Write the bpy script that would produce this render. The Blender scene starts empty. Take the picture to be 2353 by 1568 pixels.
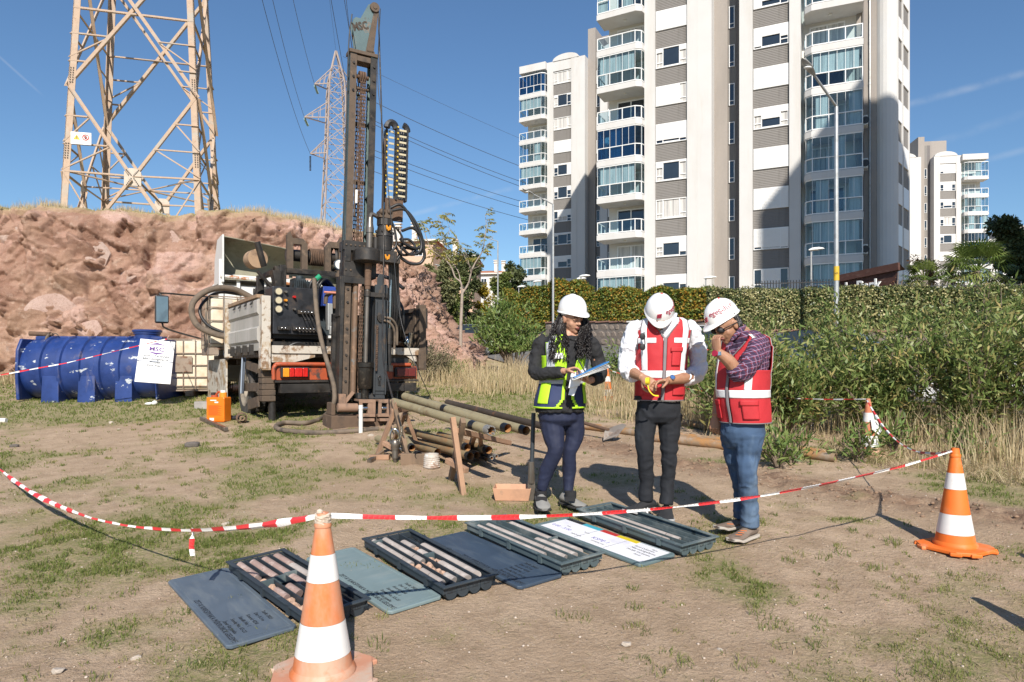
import bpy,bmesh,math,random
import numpy as np
from mathutils import Vector,Matrix
R = math.radians
random.seed(7); RNG = np.random.default_rng(11)
SC = bpy.context.scene
COL = SC.collection
# ---------------------------------------------------------------- camera, sky, sun, exposure
CAM_H,FPX,CX,CY = 1.5,1569.0,1176.5,851.0      # a 24 mm lens on the 2353 px wide measuring frame; level camera, horizon at 851
SLOPE = 0.07                                          # the whole site rises away from the camera
cam = bpy.data.cameras.new('camera'); cam_o = bpy.data.objects.new('camera',cam); COL.objects.link(cam_o)
cam.lens = 24.0; cam.sensor_width = 36.0; cam.sensor_fit = 'HORIZONTAL'
cam.shift_y = (CY - 784.0) / 2353.0
cam.clip_start = 0.05; cam.clip_end = 2000
cam_o.location = (0,0,CAM_H); cam_o.rotation_euler = (R(90),0,0)
SC.camera = cam_o
SUN_EL,SUN_DIR = R(37.0),Vector((0.10,-1.0,0)).normalized()   # towards the sun, behind the photographer
sun = bpy.data.lights.new('sun','SUN'); sun_o = bpy.data.objects.new('sun',sun); COL.objects.link(sun_o)
sun.energy = 4.7; sun.angle = R(0.53); sun.color = (1.0,0.93,0.83)
to_sun = Vector((SUN_DIR.x * math.cos(SUN_EL),SUN_DIR.y * math.cos(SUN_EL),math.sin(SUN_EL)))
sun_o.rotation_euler = to_sun.to_track_quat('Z','Y').to_euler()
sun_o.location = (5,-20,30)
world = bpy.data.worlds.new('World'); SC.world = world; world.use_nodes = True
wn,wl = world.node_tree.nodes,world.node_tree.links
for n_ in list(wn): wn.remove(n_)
w_out = wn.new('ShaderNodeOutputWorld'); w_bg = wn.new('ShaderNodeBackground'); w_sky = wn.new('ShaderNodeTexSky')
w_sky.sky_type = 'NISHITA'; w_sky.sun_disc = False; w_sky.sun_elevation = SUN_EL
w_sky.sun_rotation = math.atan2(SUN_DIR.x,SUN_DIR.y)
w_sky.air_density = 1.2; w_sky.dust_density = 0.1; w_sky.ozone_density = 9.0; w_sky.altitude = 0
w_bg.inputs['Strength'].default_value = 0.096
w_tc = wn.new('ShaderNodeTexCoord'); w_acc = w_sky.outputs[0]
for (xa,ya,xb,yb),wd,dens in (((2090,240,2353,168),.0065,.24),((935,496,1210,424),.0055,.22),((2150,330,2353,262),.008,.10),((2230,378,2353,345),.006,.12),((0,132,85,208),.0022,.12)):   # thin old contrails: short bands along great circles of the sky
 da,db = (Vector((px - CX,FPX,CY - py)).normalized() for px,py in ((xa,ya),(xb,yb))); n3 = da.cross(db).normalized(); dm = (da + db).normalized(); dp = wn.new('ShaderNodeVectorMath'); dp.operation = 'DOT_PRODUCT'; dp.inputs[1].default_value = n3; wl.new(w_tc.outputs['Generated'],dp.inputs[0])
 dq = wn.new('ShaderNodeVectorMath'); dq.operation = 'DOT_PRODUCT'; dq.inputs[1].default_value = dm; wl.new(w_tc.outputs['Generated'],dq.inputs[0]); ce = dm.dot(da); mq = wn.new('ShaderNodeMapRange'); mq.interpolation_type = 'SMOOTHSTEP'; mq.inputs['From Min'].default_value = 1 - (1 - ce) * 2.2; mq.inputs['From Max'].default_value = 1 - (1 - ce) * .5; wl.new(dq.outputs['Value'],mq.inputs['Value'])
 ab = wn.new('ShaderNodeMath'); ab.operation = 'ABSOLUTE'; wl.new(dp.outputs['Value'],ab.inputs[0]); nz = wn.new('ShaderNodeTexNoise'); nz.inputs['Scale'].default_value = 26; nz.inputs['Detail'].default_value = 6; wl.new(w_tc.outputs['Generated'],nz.inputs['Vector'])
 mr_ = wn.new('ShaderNodeMapRange'); mr_.interpolation_type = 'SMOOTHSTEP'; mr_.inputs['From Min'].default_value = 0; mr_.inputs['From Max'].default_value = wd; mr_.inputs['To Min'].default_value = dens; mr_.inputs['To Max'].default_value = 0; wl.new(ab.outputs[0],mr_.inputs['Value'])
 m2_ = wn.new('ShaderNodeMapRange'); m2_.inputs['From Min'].default_value = .35; m2_.inputs['From Max'].default_value = .65; wl.new(nz.outputs['Fac'],m2_.inputs['Value']); ml = wn.new('ShaderNodeMath'); ml.operation = 'MULTIPLY'; wl.new(mr_.outputs[0],ml.inputs[0]); wl.new(m2_.outputs[0],ml.inputs[1]); m4 = wn.new('ShaderNodeMath'); m4.operation = 'MULTIPLY'; wl.new(ml.outputs[0],m4.inputs[0]); wl.new(mq.outputs[0],m4.inputs[1])
 mx3 = wn.new('ShaderNodeMix'); mx3.data_type = 'RGBA'; wl.new(m4.outputs[0],mx3.inputs['Factor']); wl.new(w_acc,mx3.inputs['A']); mx3.inputs['B'].default_value = (6.0,6.4,7.0,1); w_acc = mx3.outputs['Result']
w_tint = wn.new('ShaderNodeVectorMath'); w_tint.operation = 'MULTIPLY'; w_tint.inputs[1].default_value = (1.0,.955,.89); wl.new(w_acc,w_tint.inputs[0]); wl.new(w_tint.outputs[0],w_bg.inputs['Color']); wl.new(w_bg.outputs[0],w_out.inputs['Surface'])
SC.view_settings.view_transform = 'Standard'; SC.view_settings.look = 'None'
SC.view_settings.exposure = 0.5; SC.view_settings.gamma = 1.0; SC.view_settings.use_curve_mapping = False
SC.render.engine = 'CYCLES'; SC.cycles.max_bounces = 6; SC.cycles.transparent_max_bounces = 12
SC.cycles.use_denoising = True; SC.cycles.caustics_reflective = False; SC.cycles.caustics_refractive = False
# ---------------------------------------------------------------- helpers
def gz(x,y):
 """height of the sloping ground"""
 return SLOPE * min(y,105.0) if y < 105 else SLOPE * 105 + 0.01 * (y - 105)
def P(x,y,Y): return Vector(((x - CX) * Y / FPX,Y,CAM_H - (y - CY) * Y / FPX))
def G(x,y):
 Y = CAM_H * FPX / (y - (CY - SLOPE * FPX))
 return Vector(((x - CX) * Y / FPX,Y,SLOPE * Y))
def V(*a): return Vector(a)
def tag(o,label=None,cat=None,group=None,kind=None):
 if label: o['label'] = label
 if cat: o['category'] = cat
 if group: o['group'] = group
 if kind: o['kind'] = kind
 return o
def thing(name,label,cat,loc=(0,0,0),rz=0.0,group=None,rot=None):
 o = bpy.data.objects.new(name,None); COL.objects.link(o)
 o.location = loc; o.rotation_euler = rot if rot else (0,0,rz); o.empty_display_size = 0.2
 return tag(o,label,cat,group)
def copy_tree(o,parent=None):
 c = o.copy(); COL.objects.link(c)
 if parent is not None:
  c.parent = parent; c.matrix_parent_inverse = o.matrix_parent_inverse.copy()
 for ch in list(o.children): copy_tree(ch,c)
 return c
def link(name,me,parent=None,loc=None):
 o = bpy.data.objects.new(name,me); COL.objects.link(o)
 if parent is not None: o.parent = parent
 if loc is not None: o.location = loc
 return o
def basis(d,up=(0,0,1)):
 d = Vector(d).normalized(); up = Vector(up)
 x = up.cross(d)
 if x.length < 1e-4: x = Vector((1,0,0)).cross(d)
 if x.length < 1e-4: x = Vector((0,1,0)).cross(d)
 x.normalize(); y = d.cross(x)
 return x,y,d
class MB:
 """collects shapes and links them as one mesh object"""
 def __init__(s): s.v = []; s.f = []; s.m = []; s.T = None
 def add(s,vs,fs,m=0):
  b = len(s.v)
  if s.T is not None: vs = [s.T @ Vector(q) for q in vs]
  s.v.extend([tuple(q) for q in vs]); s.f.extend([tuple(i + b for i in f) for f in fs]); s.m.extend([m] * len(fs)); return s
 def box(s,c,d,rz=0.0,rot=None,m=0):
  c = Vector(c); hx,hy,hz = d[0] / 2,d[1] / 2,d[2] / 2
  vs = [Vector((x,y,z)) for z in (-hz,hz) for y in (-hy,hy) for x in (-hx,hx)]
  if rot is not None: vs = [rot @ q for q in vs]
  elif rz: M = Matrix.Rotation(rz,3,'Z'); vs = [M @ q for q in vs]
  return s.add([q + c for q in vs],[(0,2,3,1),(4,5,7,6),(0,1,5,4),(2,6,7,3),(0,4,6,2),(1,3,7,5)],m)
 def bb(s,x0,x1,y0,y1,z0,z1,m=0): return s.box(((x0 + x1) / 2,(y0 + y1) / 2,(z0 + z1) / 2),(x1 - x0,y1 - y0,z1 - z0),m=m)
 def bar(s,p0,p1,w,h=None,up=(0,0,1),m=0,w1=None,h1=None):
  h = w if h is None else h; w1 = w if w1 is None else w1; h1 = h if h1 is None else h1
  p0,p1 = Vector(p0),Vector(p1); x,y,d = basis(p1 - p0,up)
  vs = [p0 + x * a * w / 2 + y * b * h / 2 for a,b in ((-1,-1),(1,-1),(1,1),(-1,1))]
  vs += [p1 + x * a * w1 / 2 + y * b * h1 / 2 for a,b in ((-1,-1),(1,-1),(1,1),(-1,1))]
  return s.add(vs,[(3,2,1,0),(4,5,6,7),(0,1,5,4),(1,2,6,5),(2,3,7,6),(3,0,4,7)],m)
 def angle(s,p0,p1,w,t,up=(0,0,1),m=0,flip=1):
  """steel angle section: two thin legs"""
  p0,p1 = Vector(p0),Vector(p1); x,y,d = basis(p1 - p0,up); x = x * flip
  for a,b in ((x,y),(y,x)):
   vs = [q + a * i * w + b * j * t for q in (p0,p1) for i,j in ((0,0),(1,0),(1,1),(0,1))]
   s.add(vs,[(3,2,1,0),(4,5,6,7),(0,1,5,4),(1,2,6,5),(2,3,7,6),(3,0,4,7)],m)
  return s
 def tube(s,pts,r,n=8,cap=True,closed=False,m=0,flat=1.0,up=(0,0,1)):
  pts = [Vector(p) for p in pts]; k = len(pts)
  rr = [r] * k if np.isscalar(r) else list(r)
  vs,fs = [],[]
  px = None
  for i,p in enumerate(pts):
   a = pts[(i - 1) % k] if (i > 0 or closed) else pts[0]
   b = pts[(i + 1) % k] if (i < k - 1 or closed) else pts[-1]
   d = (b - a)
   if d.length < 1e-9: d = Vector((0,0,1))
   d.normalize()
   if px is None: x,y,_ = basis(d,up)
   else:
    x = px - d * px.dot(d)
    if x.length < 1e-6: x,y,_ = basis(d,up)
    x.normalize(); y = d.cross(x)
   px = x
   for j in range(n):
    t = 2 * math.pi * j / n
    vs.append(p + x * math.cos(t) * rr[i] + y * math.sin(t) * rr[i] * flat)
  for i in range(k if closed else k - 1):
   i2 = (i + 1) % k
   for j in range(n):
    j2 = (j + 1) % n
    fs.append((i * n + j,i * n + j2,i2 * n + j2,i2 * n + j))
  if cap and not closed:
   fs.append(tuple(range(n - 1,-1,-1))); fs.append(tuple((k - 1) * n + j for j in range(n)))
  return s.add(vs,fs,m)
 def cyl(s,p0,p1,r,r1=None,n=12,m=0,cap=True): return s.tube([p0,p1],[r,r if r1 is None else r1],n,cap,m=m)
 def pipe(s,p0,p1,r,t,n=16,m=0,mi=None):
  """hollow pipe"""
  p0,p1 = Vector(p0),Vector(p1); x,y,d = basis(p1 - p0); vs,fs,fi = [],[],[]
  for q in (p0,p1):
   for rad in (r,r - t):
    for j in range(n):
     a = 2 * math.pi * j / n; vs.append(q + x * math.cos(a) * rad + y * math.sin(a) * rad)
  for j in range(n):
   k = (j + 1) % n
   fs += [(j,k,2 * n + k,2 * n + j),(n + j,j,k,n + k)[::-1],(2 * n + j,2 * n + k,3 * n + k,3 * n + j)]
   fi += [(n + k,n + j,3 * n + j,3 * n + k)]
  s.add(vs,fs,m); s.f.extend([tuple(i + len(s.v) - len(vs) for i in f) for f in fi]); s.m.extend([m if mi is None else mi] * len(fi)); return s
 def lathe(s,prof,n=24,o=(0,0,0),ax=None,m=0,sq=1.0):
  o = Vector(o); x,y,d = basis(ax or (0,0,1),(0,1,0)) if ax else (Vector((1,0,0)),Vector((0,1,0)),Vector((0,0,1)))
  vs = [o + x * r * math.cos(2 * math.pi * j / n) + y * r * sq * math.sin(2 * math.pi * j / n) + d * z for r,z in prof for j in range(n)]
  fs = [(i * n + j,i * n + (j + 1) % n,(i + 1) * n + (j + 1) % n,(i + 1) * n + j) for i in range(len(prof) - 1) for j in range(n)]
  return s.add(vs,fs,m)
 def prism(s,poly,a,b,M=None,m=0):
  """polygon in the local XZ plane drawn out along Y from a to b"""
  k = len(poly)
  vs = [Vector((x,a,z)) for x,z in poly] + [Vector((x,b,z)) for x,z in poly]
  if M is not None: vs = [M @ q for q in vs]
  fs = [tuple(range(k)),tuple(range(2 * k - 1,k - 1,-1))] + [(i,k + i,k + (i + 1) % k,(i + 1) % k) for i in range(k)]
  return s.add(vs,fs,m)
 def plate(s,poly,z0,z1,m=0):
  """polygon in XY drawn out along Z"""
  k = len(poly)
  vs = [(x,y,z0) for x,y in poly] + [(x,y,z1) for x,y in poly]
  fs = [tuple(range(k - 1,-1,-1)),tuple(range(k,2 * k))] + [(i,(i + 1) % k,k + (i + 1) % k,k + i) for i in range(k)]
  return s.add(vs,fs,m)
 def ball(s,c,r,n=10,k=6,m=0):
  r = (r,r,r) if np.isscalar(r) else r; vs = []; fs = []
  for i in range(k + 1):
   t = math.pi * i / k
   for j in range(n):
    a = 2 * math.pi * j / n; vs.append((c[0] + r[0] * math.sin(t) * math.cos(a),c[1] + r[1] * math.sin(t) * math.sin(a),c[2] + r[2] * math.cos(t)))
  for i in range(k):
   for j in range(n): fs.append((i * n + j,(i + 1) * n + j,(i + 1) * n + (j + 1) % n,i * n + (j + 1) % n))
  return s.add(vs,fs,m)
 def grid(s,rows,m=0,closed=False):
  n = len(rows[0]); vs = [q for r in rows for q in r]; fs = []
  for i in range(len(rows) - 1):
   for j in range(n if closed else n - 1): j2 = (j + 1) % n; fs.append((i * n + j,i * n + j2,(i + 1) * n + j2,(i + 1) * n + j))
  return s.add(vs,fs,m)
 def mesh(s,name,mats,smooth=None,fix=True):
  me = bpy.data.meshes.new(name); me.from_pydata(s.v,[],s.f)
  for mt in (mats if isinstance(mats,(list,tuple)) else [mats]): me.materials.append(mt)
  if any(s.m): me.polygons.foreach_set('material_index',np.array(s.m,dtype=np.int32))
  if fix:
   bm = bmesh.new(); bm.from_mesh(me); bmesh.ops.recalc_face_normals(bm,faces=bm.faces); bm.to_mesh(me); bm.free()
  if smooth is not None:
   me.polygons.foreach_set('use_smooth',np.ones(len(me.polygons),dtype=bool))
   if smooth < 180: me.set_sharp_from_angle(angle=R(smooth))
  me.update(); return me
 def build(s,name,mats,parent=None,smooth=None,loc=None,bevel=None,fix=True):
  o = link(name,s.mesh(name,mats,smooth,fix),parent,loc)
  if bevel:
   b = o.modifiers.new('bevel','BEVEL'); b.width = bevel; b.segments = 2; b.limit_method = 'ANGLE'; b.angle_limit = R(40); b.harden_normals = False
  return o
def npmesh(name,verts,faces,mats,smooth=False,mi=None):
 """verts (n,3), faces (m,k) numpy"""
 me = bpy.data.meshes.new(name); verts = np.ascontiguousarray(verts,dtype=np.float32); faces = np.ascontiguousarray(faces,dtype=np.int32)
 me.vertices.add(len(verts)); me.vertices.foreach_set('co',verts.ravel())
 k = faces.shape[1]; me.loops.add(faces.size); me.loops.foreach_set('vertex_index',faces.ravel())
 me.polygons.add(len(faces)); me.polygons.foreach_set('loop_start',np.arange(0,faces.size,k,dtype=np.int32))
 for mt in (mats if isinstance(mats,(list,tuple)) else [mats]): me.materials.append(mt)
 if mi is not None: me.polygons.foreach_set('material_index',np.asarray(mi,dtype=np.int32))
 if smooth: me.polygons.foreach_set('use_smooth',np.ones(len(faces),dtype=bool))
 me.update(calc_edges=True); return me
def gridfaces(nr,nc):
 i,j = np.meshgrid(np.arange(nr - 1),np.arange(nc - 1),indexing='ij'); a = (i * nc + j).ravel()
 return np.stack([a,a + 1,a + nc + 1,a + nc],1)
def _hash(ix,iy,iz,seed):
 h = (ix * 374761393 + iy * 668265263 + iz * 2147483647 + seed * 1274126177) & 0xFFFFFFFF
 h = ((h ^ (h >> 13)) * 1274126177) & 0xFFFFFFFF
 return ((h ^ (h >> 16)) & 0xFFFFFF) / float(0xFFFFFF)
def vnoise(p,seed=0):
 """value noise on (n,3) points"""
 p = np.asarray(p,dtype=np.float64); i = np.floor(p).astype(np.int64); f = p - i; f = f * f * (3 - 2 * f); out = 0
 for dx in (0,1):
  for dy in (0,1):
   for dz in (0,1):
    w = (f[:,0] if dx else 1 - f[:,0]) * (f[:,1] if dy else 1 - f[:,1]) * (f[:,2] if dz else 1 - f[:,2])
    out = out + w * _hash(i[:,0] + dx,i[:,1] + dy,i[:,2] + dz,seed)
 return out
def fbm(p,oct=4,seed=0,lac=2.0,gain=0.5):
 p = np.asarray(p,dtype=np.float64); a,s,t = 1.0,0.0,0.0
 for o in range(oct): s = s + a * vnoise(p * lac ** o,seed + o); t += a; a *= gain
 return s / t
def mat(name,col,layers=(),rough=0.6,metal=0.0,var=0.12,vscale=6.0,bump=0.0,bscale=30.0,bdist=0.01,spec=0.5,coat=0.0,rlayer=None,coord='Object',hue=None,emit=None,sss=None):
 """procedural principled material: base colour with noise variation and noise-masked layers (colour, scale, lo, hi[, stretch])"""
 m = bpy.data.materials.new(name); m.use_nodes = True; nt = m.node_tree; N,L = nt.nodes,nt.links
 b = N['Principled BSDF']; tc = N.new('ShaderNodeTexCoord'); src = tc.outputs[coord]
 def noise(scale,detail=5,stretch=None,rough_=0.6):
  t = N.new('ShaderNodeTexNoise'); t.inputs['Scale'].default_value = scale; t.inputs['Detail'].default_value = detail; t.inputs['Roughness'].default_value = rough_
  if stretch:
   mp = N.new('ShaderNodeMapping'); mp.inputs['Scale'].default_value = stretch; L.new(src,mp.inputs[0]); L.new(mp.outputs[0],t.inputs['Vector'])
  else: L.new(src,t.inputs['Vector'])
  return t.outputs['Fac']
 rgb = N.new('ShaderNodeRGB'); rgb.outputs[0].default_value = (*col,1); cur = rgb.outputs[0]
 if var:
  mr = N.new('ShaderNodeMapRange'); mr.inputs['From Min'].default_value = 0.3; mr.inputs['From Max'].default_value = 0.7
  mr.inputs['To Min'].default_value = 1 - var; mr.inputs['To Max'].default_value = 1 + var; L.new(noise(vscale),mr.inputs['Value'])
  mx = N.new('ShaderNodeVectorMath'); mx.operation = 'SCALE'; L.new(cur,mx.inputs[0]); L.new(mr.outputs[0],mx.inputs['Scale']); cur = mx.outputs[0]
 for ly in layers:
  c,scl,lo,hi = ly[:4]; st = ly[4] if len(ly) > 4 else None
  mr = N.new('ShaderNodeMapRange'); mr.inputs['From Min'].default_value = lo; mr.inputs['From Max'].default_value = hi; L.new(noise(scl,6,st,0.65),mr.inputs['Value'])
  mx = N.new('ShaderNodeMix'); mx.data_type = 'RGBA'; L.new(mr.outputs[0],mx.inputs['Factor']); L.new(cur,mx.inputs['A']); mx.inputs['B'].default_value = (*c,1); cur = mx.outputs['Result']
 L.new(cur,b.inputs['Base Color'])
 b.inputs['Roughness'].default_value = rough; b.inputs['Metallic'].default_value = metal; b.inputs['Specular IOR Level'].default_value = spec
 if coat: b.inputs['Coat Weight'].default_value = coat; b.inputs['Coat Roughness'].default_value = 0.1
 if rlayer:
  mr = N.new('ShaderNodeMapRange'); mr.inputs['To Min'].default_value = rlayer[1]; mr.inputs['To Max'].default_value = rlayer[2]; mr.inputs['From Min'].default_value = 0.3; mr.inputs['From Max'].default_value = 0.7
  L.new(noise(rlayer[0]),mr.inputs['Value']); L.new(mr.outputs[0],b.inputs['Roughness'])
 if bump:
  bp = N.new('ShaderNodeBump'); bp.inputs['Strength'].default_value = bump; bp.inputs['Distance'].default_value = bdist
  L.new(noise(bscale,6),bp.inputs['Height']); L.new(bp.outputs[0],b.inputs['Normal'])
 if emit: b.inputs['Emission Color'].default_value = (*emit[0],1); b.inputs['Emission Strength'].default_value = emit[1]
 if sss: b.inputs['Subsurface Weight'].default_value = sss; b.inputs['Subsurface Radius'].default_value = (0.012,0.005,0.003); b.inputs['Subsurface Scale'].default_value = 1.0
 return m
def glass_mat(name,tint,fac=0.25,rough=0.02,gcol=(1,1,1)):
 m = bpy.data.materials.new(name); m.use_nodes = True; N,L = m.node_tree.nodes,m.node_tree.links
 N.remove(N['Principled BSDF']); o = N['Material Output']
 t = N.new('ShaderNodeBsdfTransparent'); t.inputs[0].default_value = (*tint,1)
 g = N.new('ShaderNodeBsdfGlossy'); g.inputs['Roughness'].default_value = rough; g.inputs[0].default_value = (*gcol,1)
 fr = N.new('ShaderNodeLayerWeight'); fr.inputs[0].default_value = .5; pw = N.new('ShaderNodeMath'); pw.operation = 'POWER'; pw.inputs[1].default_value = 4.0; L.new(fr.outputs['Facing'],pw.inputs[0]); ad = N.new('ShaderNodeMath'); ad.operation = 'MULTIPLY_ADD'; ad.use_clamp = True; ad.inputs[1].default_value = .55; ad.inputs[2].default_value = fac; L.new(pw.outputs[0],ad.inputs[0])
 mx = N.new('ShaderNodeMixShader'); L.new(ad.outputs[0],mx.inputs[0]); L.new(t.outputs[0],mx.inputs[1]); L.new(g.outputs[0],mx.inputs[2]); L.new(mx.outputs[0],o.inputs['Surface'])
 return m
def leaf_mat(name,cols,rough=0.5,trans=0.25,spec=0.35):
 """leaf colours picked per leaf by a per-face random attribute"""
 m = bpy.data.materials.new(name); m.use_nodes = True; N,L = m.node_tree.nodes,m.node_tree.links; b = N['Principled BSDF']
 at = N.new('ShaderNodeAttribute'); at.attribute_name = 'rnd'
 cr = N.new('ShaderNodeValToRGB'); cr.color_ramp.interpolation = 'LINEAR'; el = cr.color_ramp.elements
 while len(el) < len(cols): el.new(0.5)
 for i,c in enumerate(cols): el[i].position = i / max(1,len(cols) - 1); el[i].color = (*c,1)
 L.new(at.outputs['Fac'],cr.inputs[0]); L.new(cr.outputs[0],b.inputs['Base Color'])
 b.inputs['Roughness'].default_value = rough; b.inputs['Specular IOR Level'].default_value = spec
 tr = N.new('ShaderNodeBsdfTranslucent'); L.new(cr.outputs[0],tr.inputs[0]); mx = N.new('ShaderNodeMixShader'); mx.inputs[0].default_value = trans
 L.new(b.outputs[0],mx.inputs[1]); L.new(tr.outputs[0],mx.inputs[2]); L.new(mx.outputs[0],N['Material Output'].inputs['Surface'])
 return m
def text_mesh(body,size,material,parent=None,loc=(0,0,0),rot=(0,0,0),name='lettering',align='CENTER',shear=0.0,thick=0.0008,sx=1.0,line=1.0,bold=0.0):
 c = bpy.data.curves.new(name,'FONT'); c.body = body; c.size = size; c.align_x = align; c.shear = shear; c.extrude = thick; c.resolution_u = 2; c.space_line = line; c.offset = bold
 o = bpy.data.objects.new(name,c); COL.objects.link(o)
 me = bpy.data.meshes.new_from_object(o.evaluated_get(bpy.context.evaluated_depsgraph_get())); bpy.data.objects.remove(o); bpy.data.curves.remove(c)
 me.materials.clear(); me.materials.append(material); me.name = name
 r = link(name,me,parent,loc); r.rotation_euler = rot; r.scale = (sx,1,1)
 return r
def catenary(a,b,sag,n=16):
 a,b = Vector(a),Vector(b); return [a.lerp(b,t) - Vector((0,0,sag * 4 * t * (1 - t))) for t in [i / n for i in range(n + 1)]]
def spline(pts,n=8,closed=False):
 pts = [Vector(p) for p in pts]; k = len(pts); out = []
 for i in range(k if closed else k - 1):
  p0,p1,p2,p3 = (pts[(i - 1) % k] if closed or i > 0 else pts[0] * 2 - pts[1]),pts[i],pts[(i + 1) % k],(pts[(i + 2) % k] if closed or i < k - 2 else pts[-1] * 2 - pts[-2])
  for j in range(n):
   t = j / n; out.append(0.5 * ((2 * p1) + (p2 - p0) * t + (2 * p0 - 5 * p1 + 4 * p2 - p3) * t * t + (3 * p1 - p0 - 3 * p2 + p3) * t ** 3))
 if not closed: out.append(pts[-1])
 return out
from mathutils.kdtree import KDTree
# ================================================================ setting: ground, road, cliff
def grass_field(x,y):
 """0..1: how green the lot is at (x, y)"""
 p = np.stack([x,y,np.zeros_like(x)],1)
 n = 0.55 * fbm(p * 0.9,4,3) + 0.45 * fbm(p * 3.1,4,17)
 b = np.zeros_like(x)
 for cx,cy,rx,ry,a in GRASS_SPOTS:
  g = G(cx,cy); sx = rx * g.y / FPX; sy = ry * g.y * g.y / (CAM_H * FPX)
  b += a * np.exp(-((x - g.x) / sx) ** 2 - ((y - g.y) / sy) ** 2)
 far = np.clip((y - 8.5) / 4,0,1) * 0.05
 return np.clip((n - 0.495 + b + far) / 0.16,0,1)
GRASS_SPOTS = [(60,1400,150,90,.12),(120,1330,120,50,.10),(330,1220,190,45,.16),(480,1270,120,40,.16),(560,1520,190,75,.15),(300,1480,130,40,.08),
 (200,1110,110,30,.10),(600,1108,75,17,.28),(1000,1150,150,22,.16),(850,1100,120,30,.08),(60,940,110,40,.30),(250,938,260,20,.34),(650,950,200,25,.2),(230,960,200,20,.12),(440,925,60,20,.22),
 (650,985,120,22,.16),(1000,990,80,20,.1),(1120,915,140,16,.26),(1150,945,120,12,.12),(1790,1375,80,26,.2),(1060,1440,160,40,.08),(1680,1210,80,25,.13),
 (1100,1135,60,14,.2),(1800,1500,200,60,.06),(2230,1530,140,40,.10),(1600,1480,120,40,.05),(2270,1140,110,35,.22),(1330,1170,120,25,.07),(1700,1250,60,20,.1),
 (1180,1330,100,60,-.05),(1400,1400,260,70,-.06),(900,1040,250,30,-.05),(1350,1020,250,30,-.15),(2150,1400,150,50,-.08),(250,1000,300,25,-.04),(480,1180,90,20,.06)]
TRENCH = [G(1215,1003),G(1360,1018),G(1480,1048),G(1620,1075),G(1800,1105),G(2000,1145),G(2180,1172),G(2500,1215)]
def trench_dist(x,y):
 d = np.full(x.shape,9.0); pts = [(t.x,t.y) for t in TRENCH]
 for (ax,ay),(bx,by) in zip(pts,pts[1:]):
  ux,uy = bx - ax,by - ay; t = np.clip(((x - ax) * ux + (y - ay) * uy) / (ux * ux + uy * uy),0,1)
  d = np.minimum(d,np.hypot(x - ax - t * ux,y - ay - t * uy))
 return d
def gzv(x,y):
 p = np.stack([x,y,np.zeros_like(x)],1)
 z = np.where(y < 105,SLOPE * y,SLOPE * 105 + 0.01 * (y - 105))
 near = np.clip(1 - (y - 14) / 10,0,1) * np.clip((np.abs(y) + 20) / 20,0,1)
 z = z + near * (0.035 * (fbm(p * 0.6,3,5) - 0.5) + 0.016 * (fbm(p * 6,4,9) - 0.5))
 for x0 in (-2.9,-1.2,1.9): u = x - x0 - .16 * (y - 4) - .12 * np.sin(y * .9 + x0); z = z - near * .014 * np.exp(-(u / .11) ** 2) * (.6 + .4 * np.sin(y * 46 + u * 60)) + near * .008 * (np.exp(-((u - .2) / .08) ** 2) + np.exp(-((u + .2) / .08) ** 2))
 t = trench_dist(x,y); soil = np.exp(-(t / 0.28) ** 2)
 z = z + soil * (0.11 * (fbm(p * 5,4,21) - 0.30) + 0.05 * (vnoise(p * 17,4) - .5))
 return z
def damp(x,y):
 o = np.zeros_like(x)
 for cx,cy,rx,ry,a in ((850,985,130,14,.9),(960,1002,90,12,.6),(1180,1172,120,9,.9),(1290,1182,70,8,.7),(2260,1190,160,18,.9),(720,940,160,14,.5),(1000,1050,120,16,.35),(250,975,120,8,.4)):
  g = G(cx,cy); sx = rx * g.y / FPX; sy = ry * g.y * g.y / (CAM_H * FPX); o = np.maximum(o,a * np.exp(-((x - g.x) / sx) ** 2 - ((y - g.y) / sy) ** 2))
 return o * np.clip(fbm(np.stack([x,y,0 * x],1) * 4,3,51) * 2 - .3,0,1)
ys = np.concatenate([np.arange(-14,1.2,0.8),np.arange(1.2,7.5,0.03),np.arange(7.5,15,0.07),np.arange(15,40,0.5),np.arange(40,120,4),[150,200,300,450,700,1100]])
xs = np.concatenate([[-700,-400,-220,-120,-70,-45,-30,-22,-16,-12,-10],np.arange(-8.5,8.5,0.045),[9,10,12,15,19,24,32,45,70,120,220,400,700]])
gx,gy = np.meshgrid(xs,ys); gx = gx.ravel(); gy = gy.ravel()
gmesh = npmesh('ground',np.stack([gx,gy,gzv(gx,gy)],1),gridfaces(len(ys),len(xs)),[],smooth=True)
at_ = gmesh.attributes.new('green','FLOAT','POINT'); at_.data.foreach_set('value',grass_field(gx,gy).astype(np.float32))
at_ = gmesh.attributes.new('soil','FLOAT','POINT'); at_.data.foreach_set('value',np.maximum(np.exp(-(trench_dist(gx,gy) / 0.33) ** 2),damp(gx,gy)).astype(np.float32))
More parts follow.
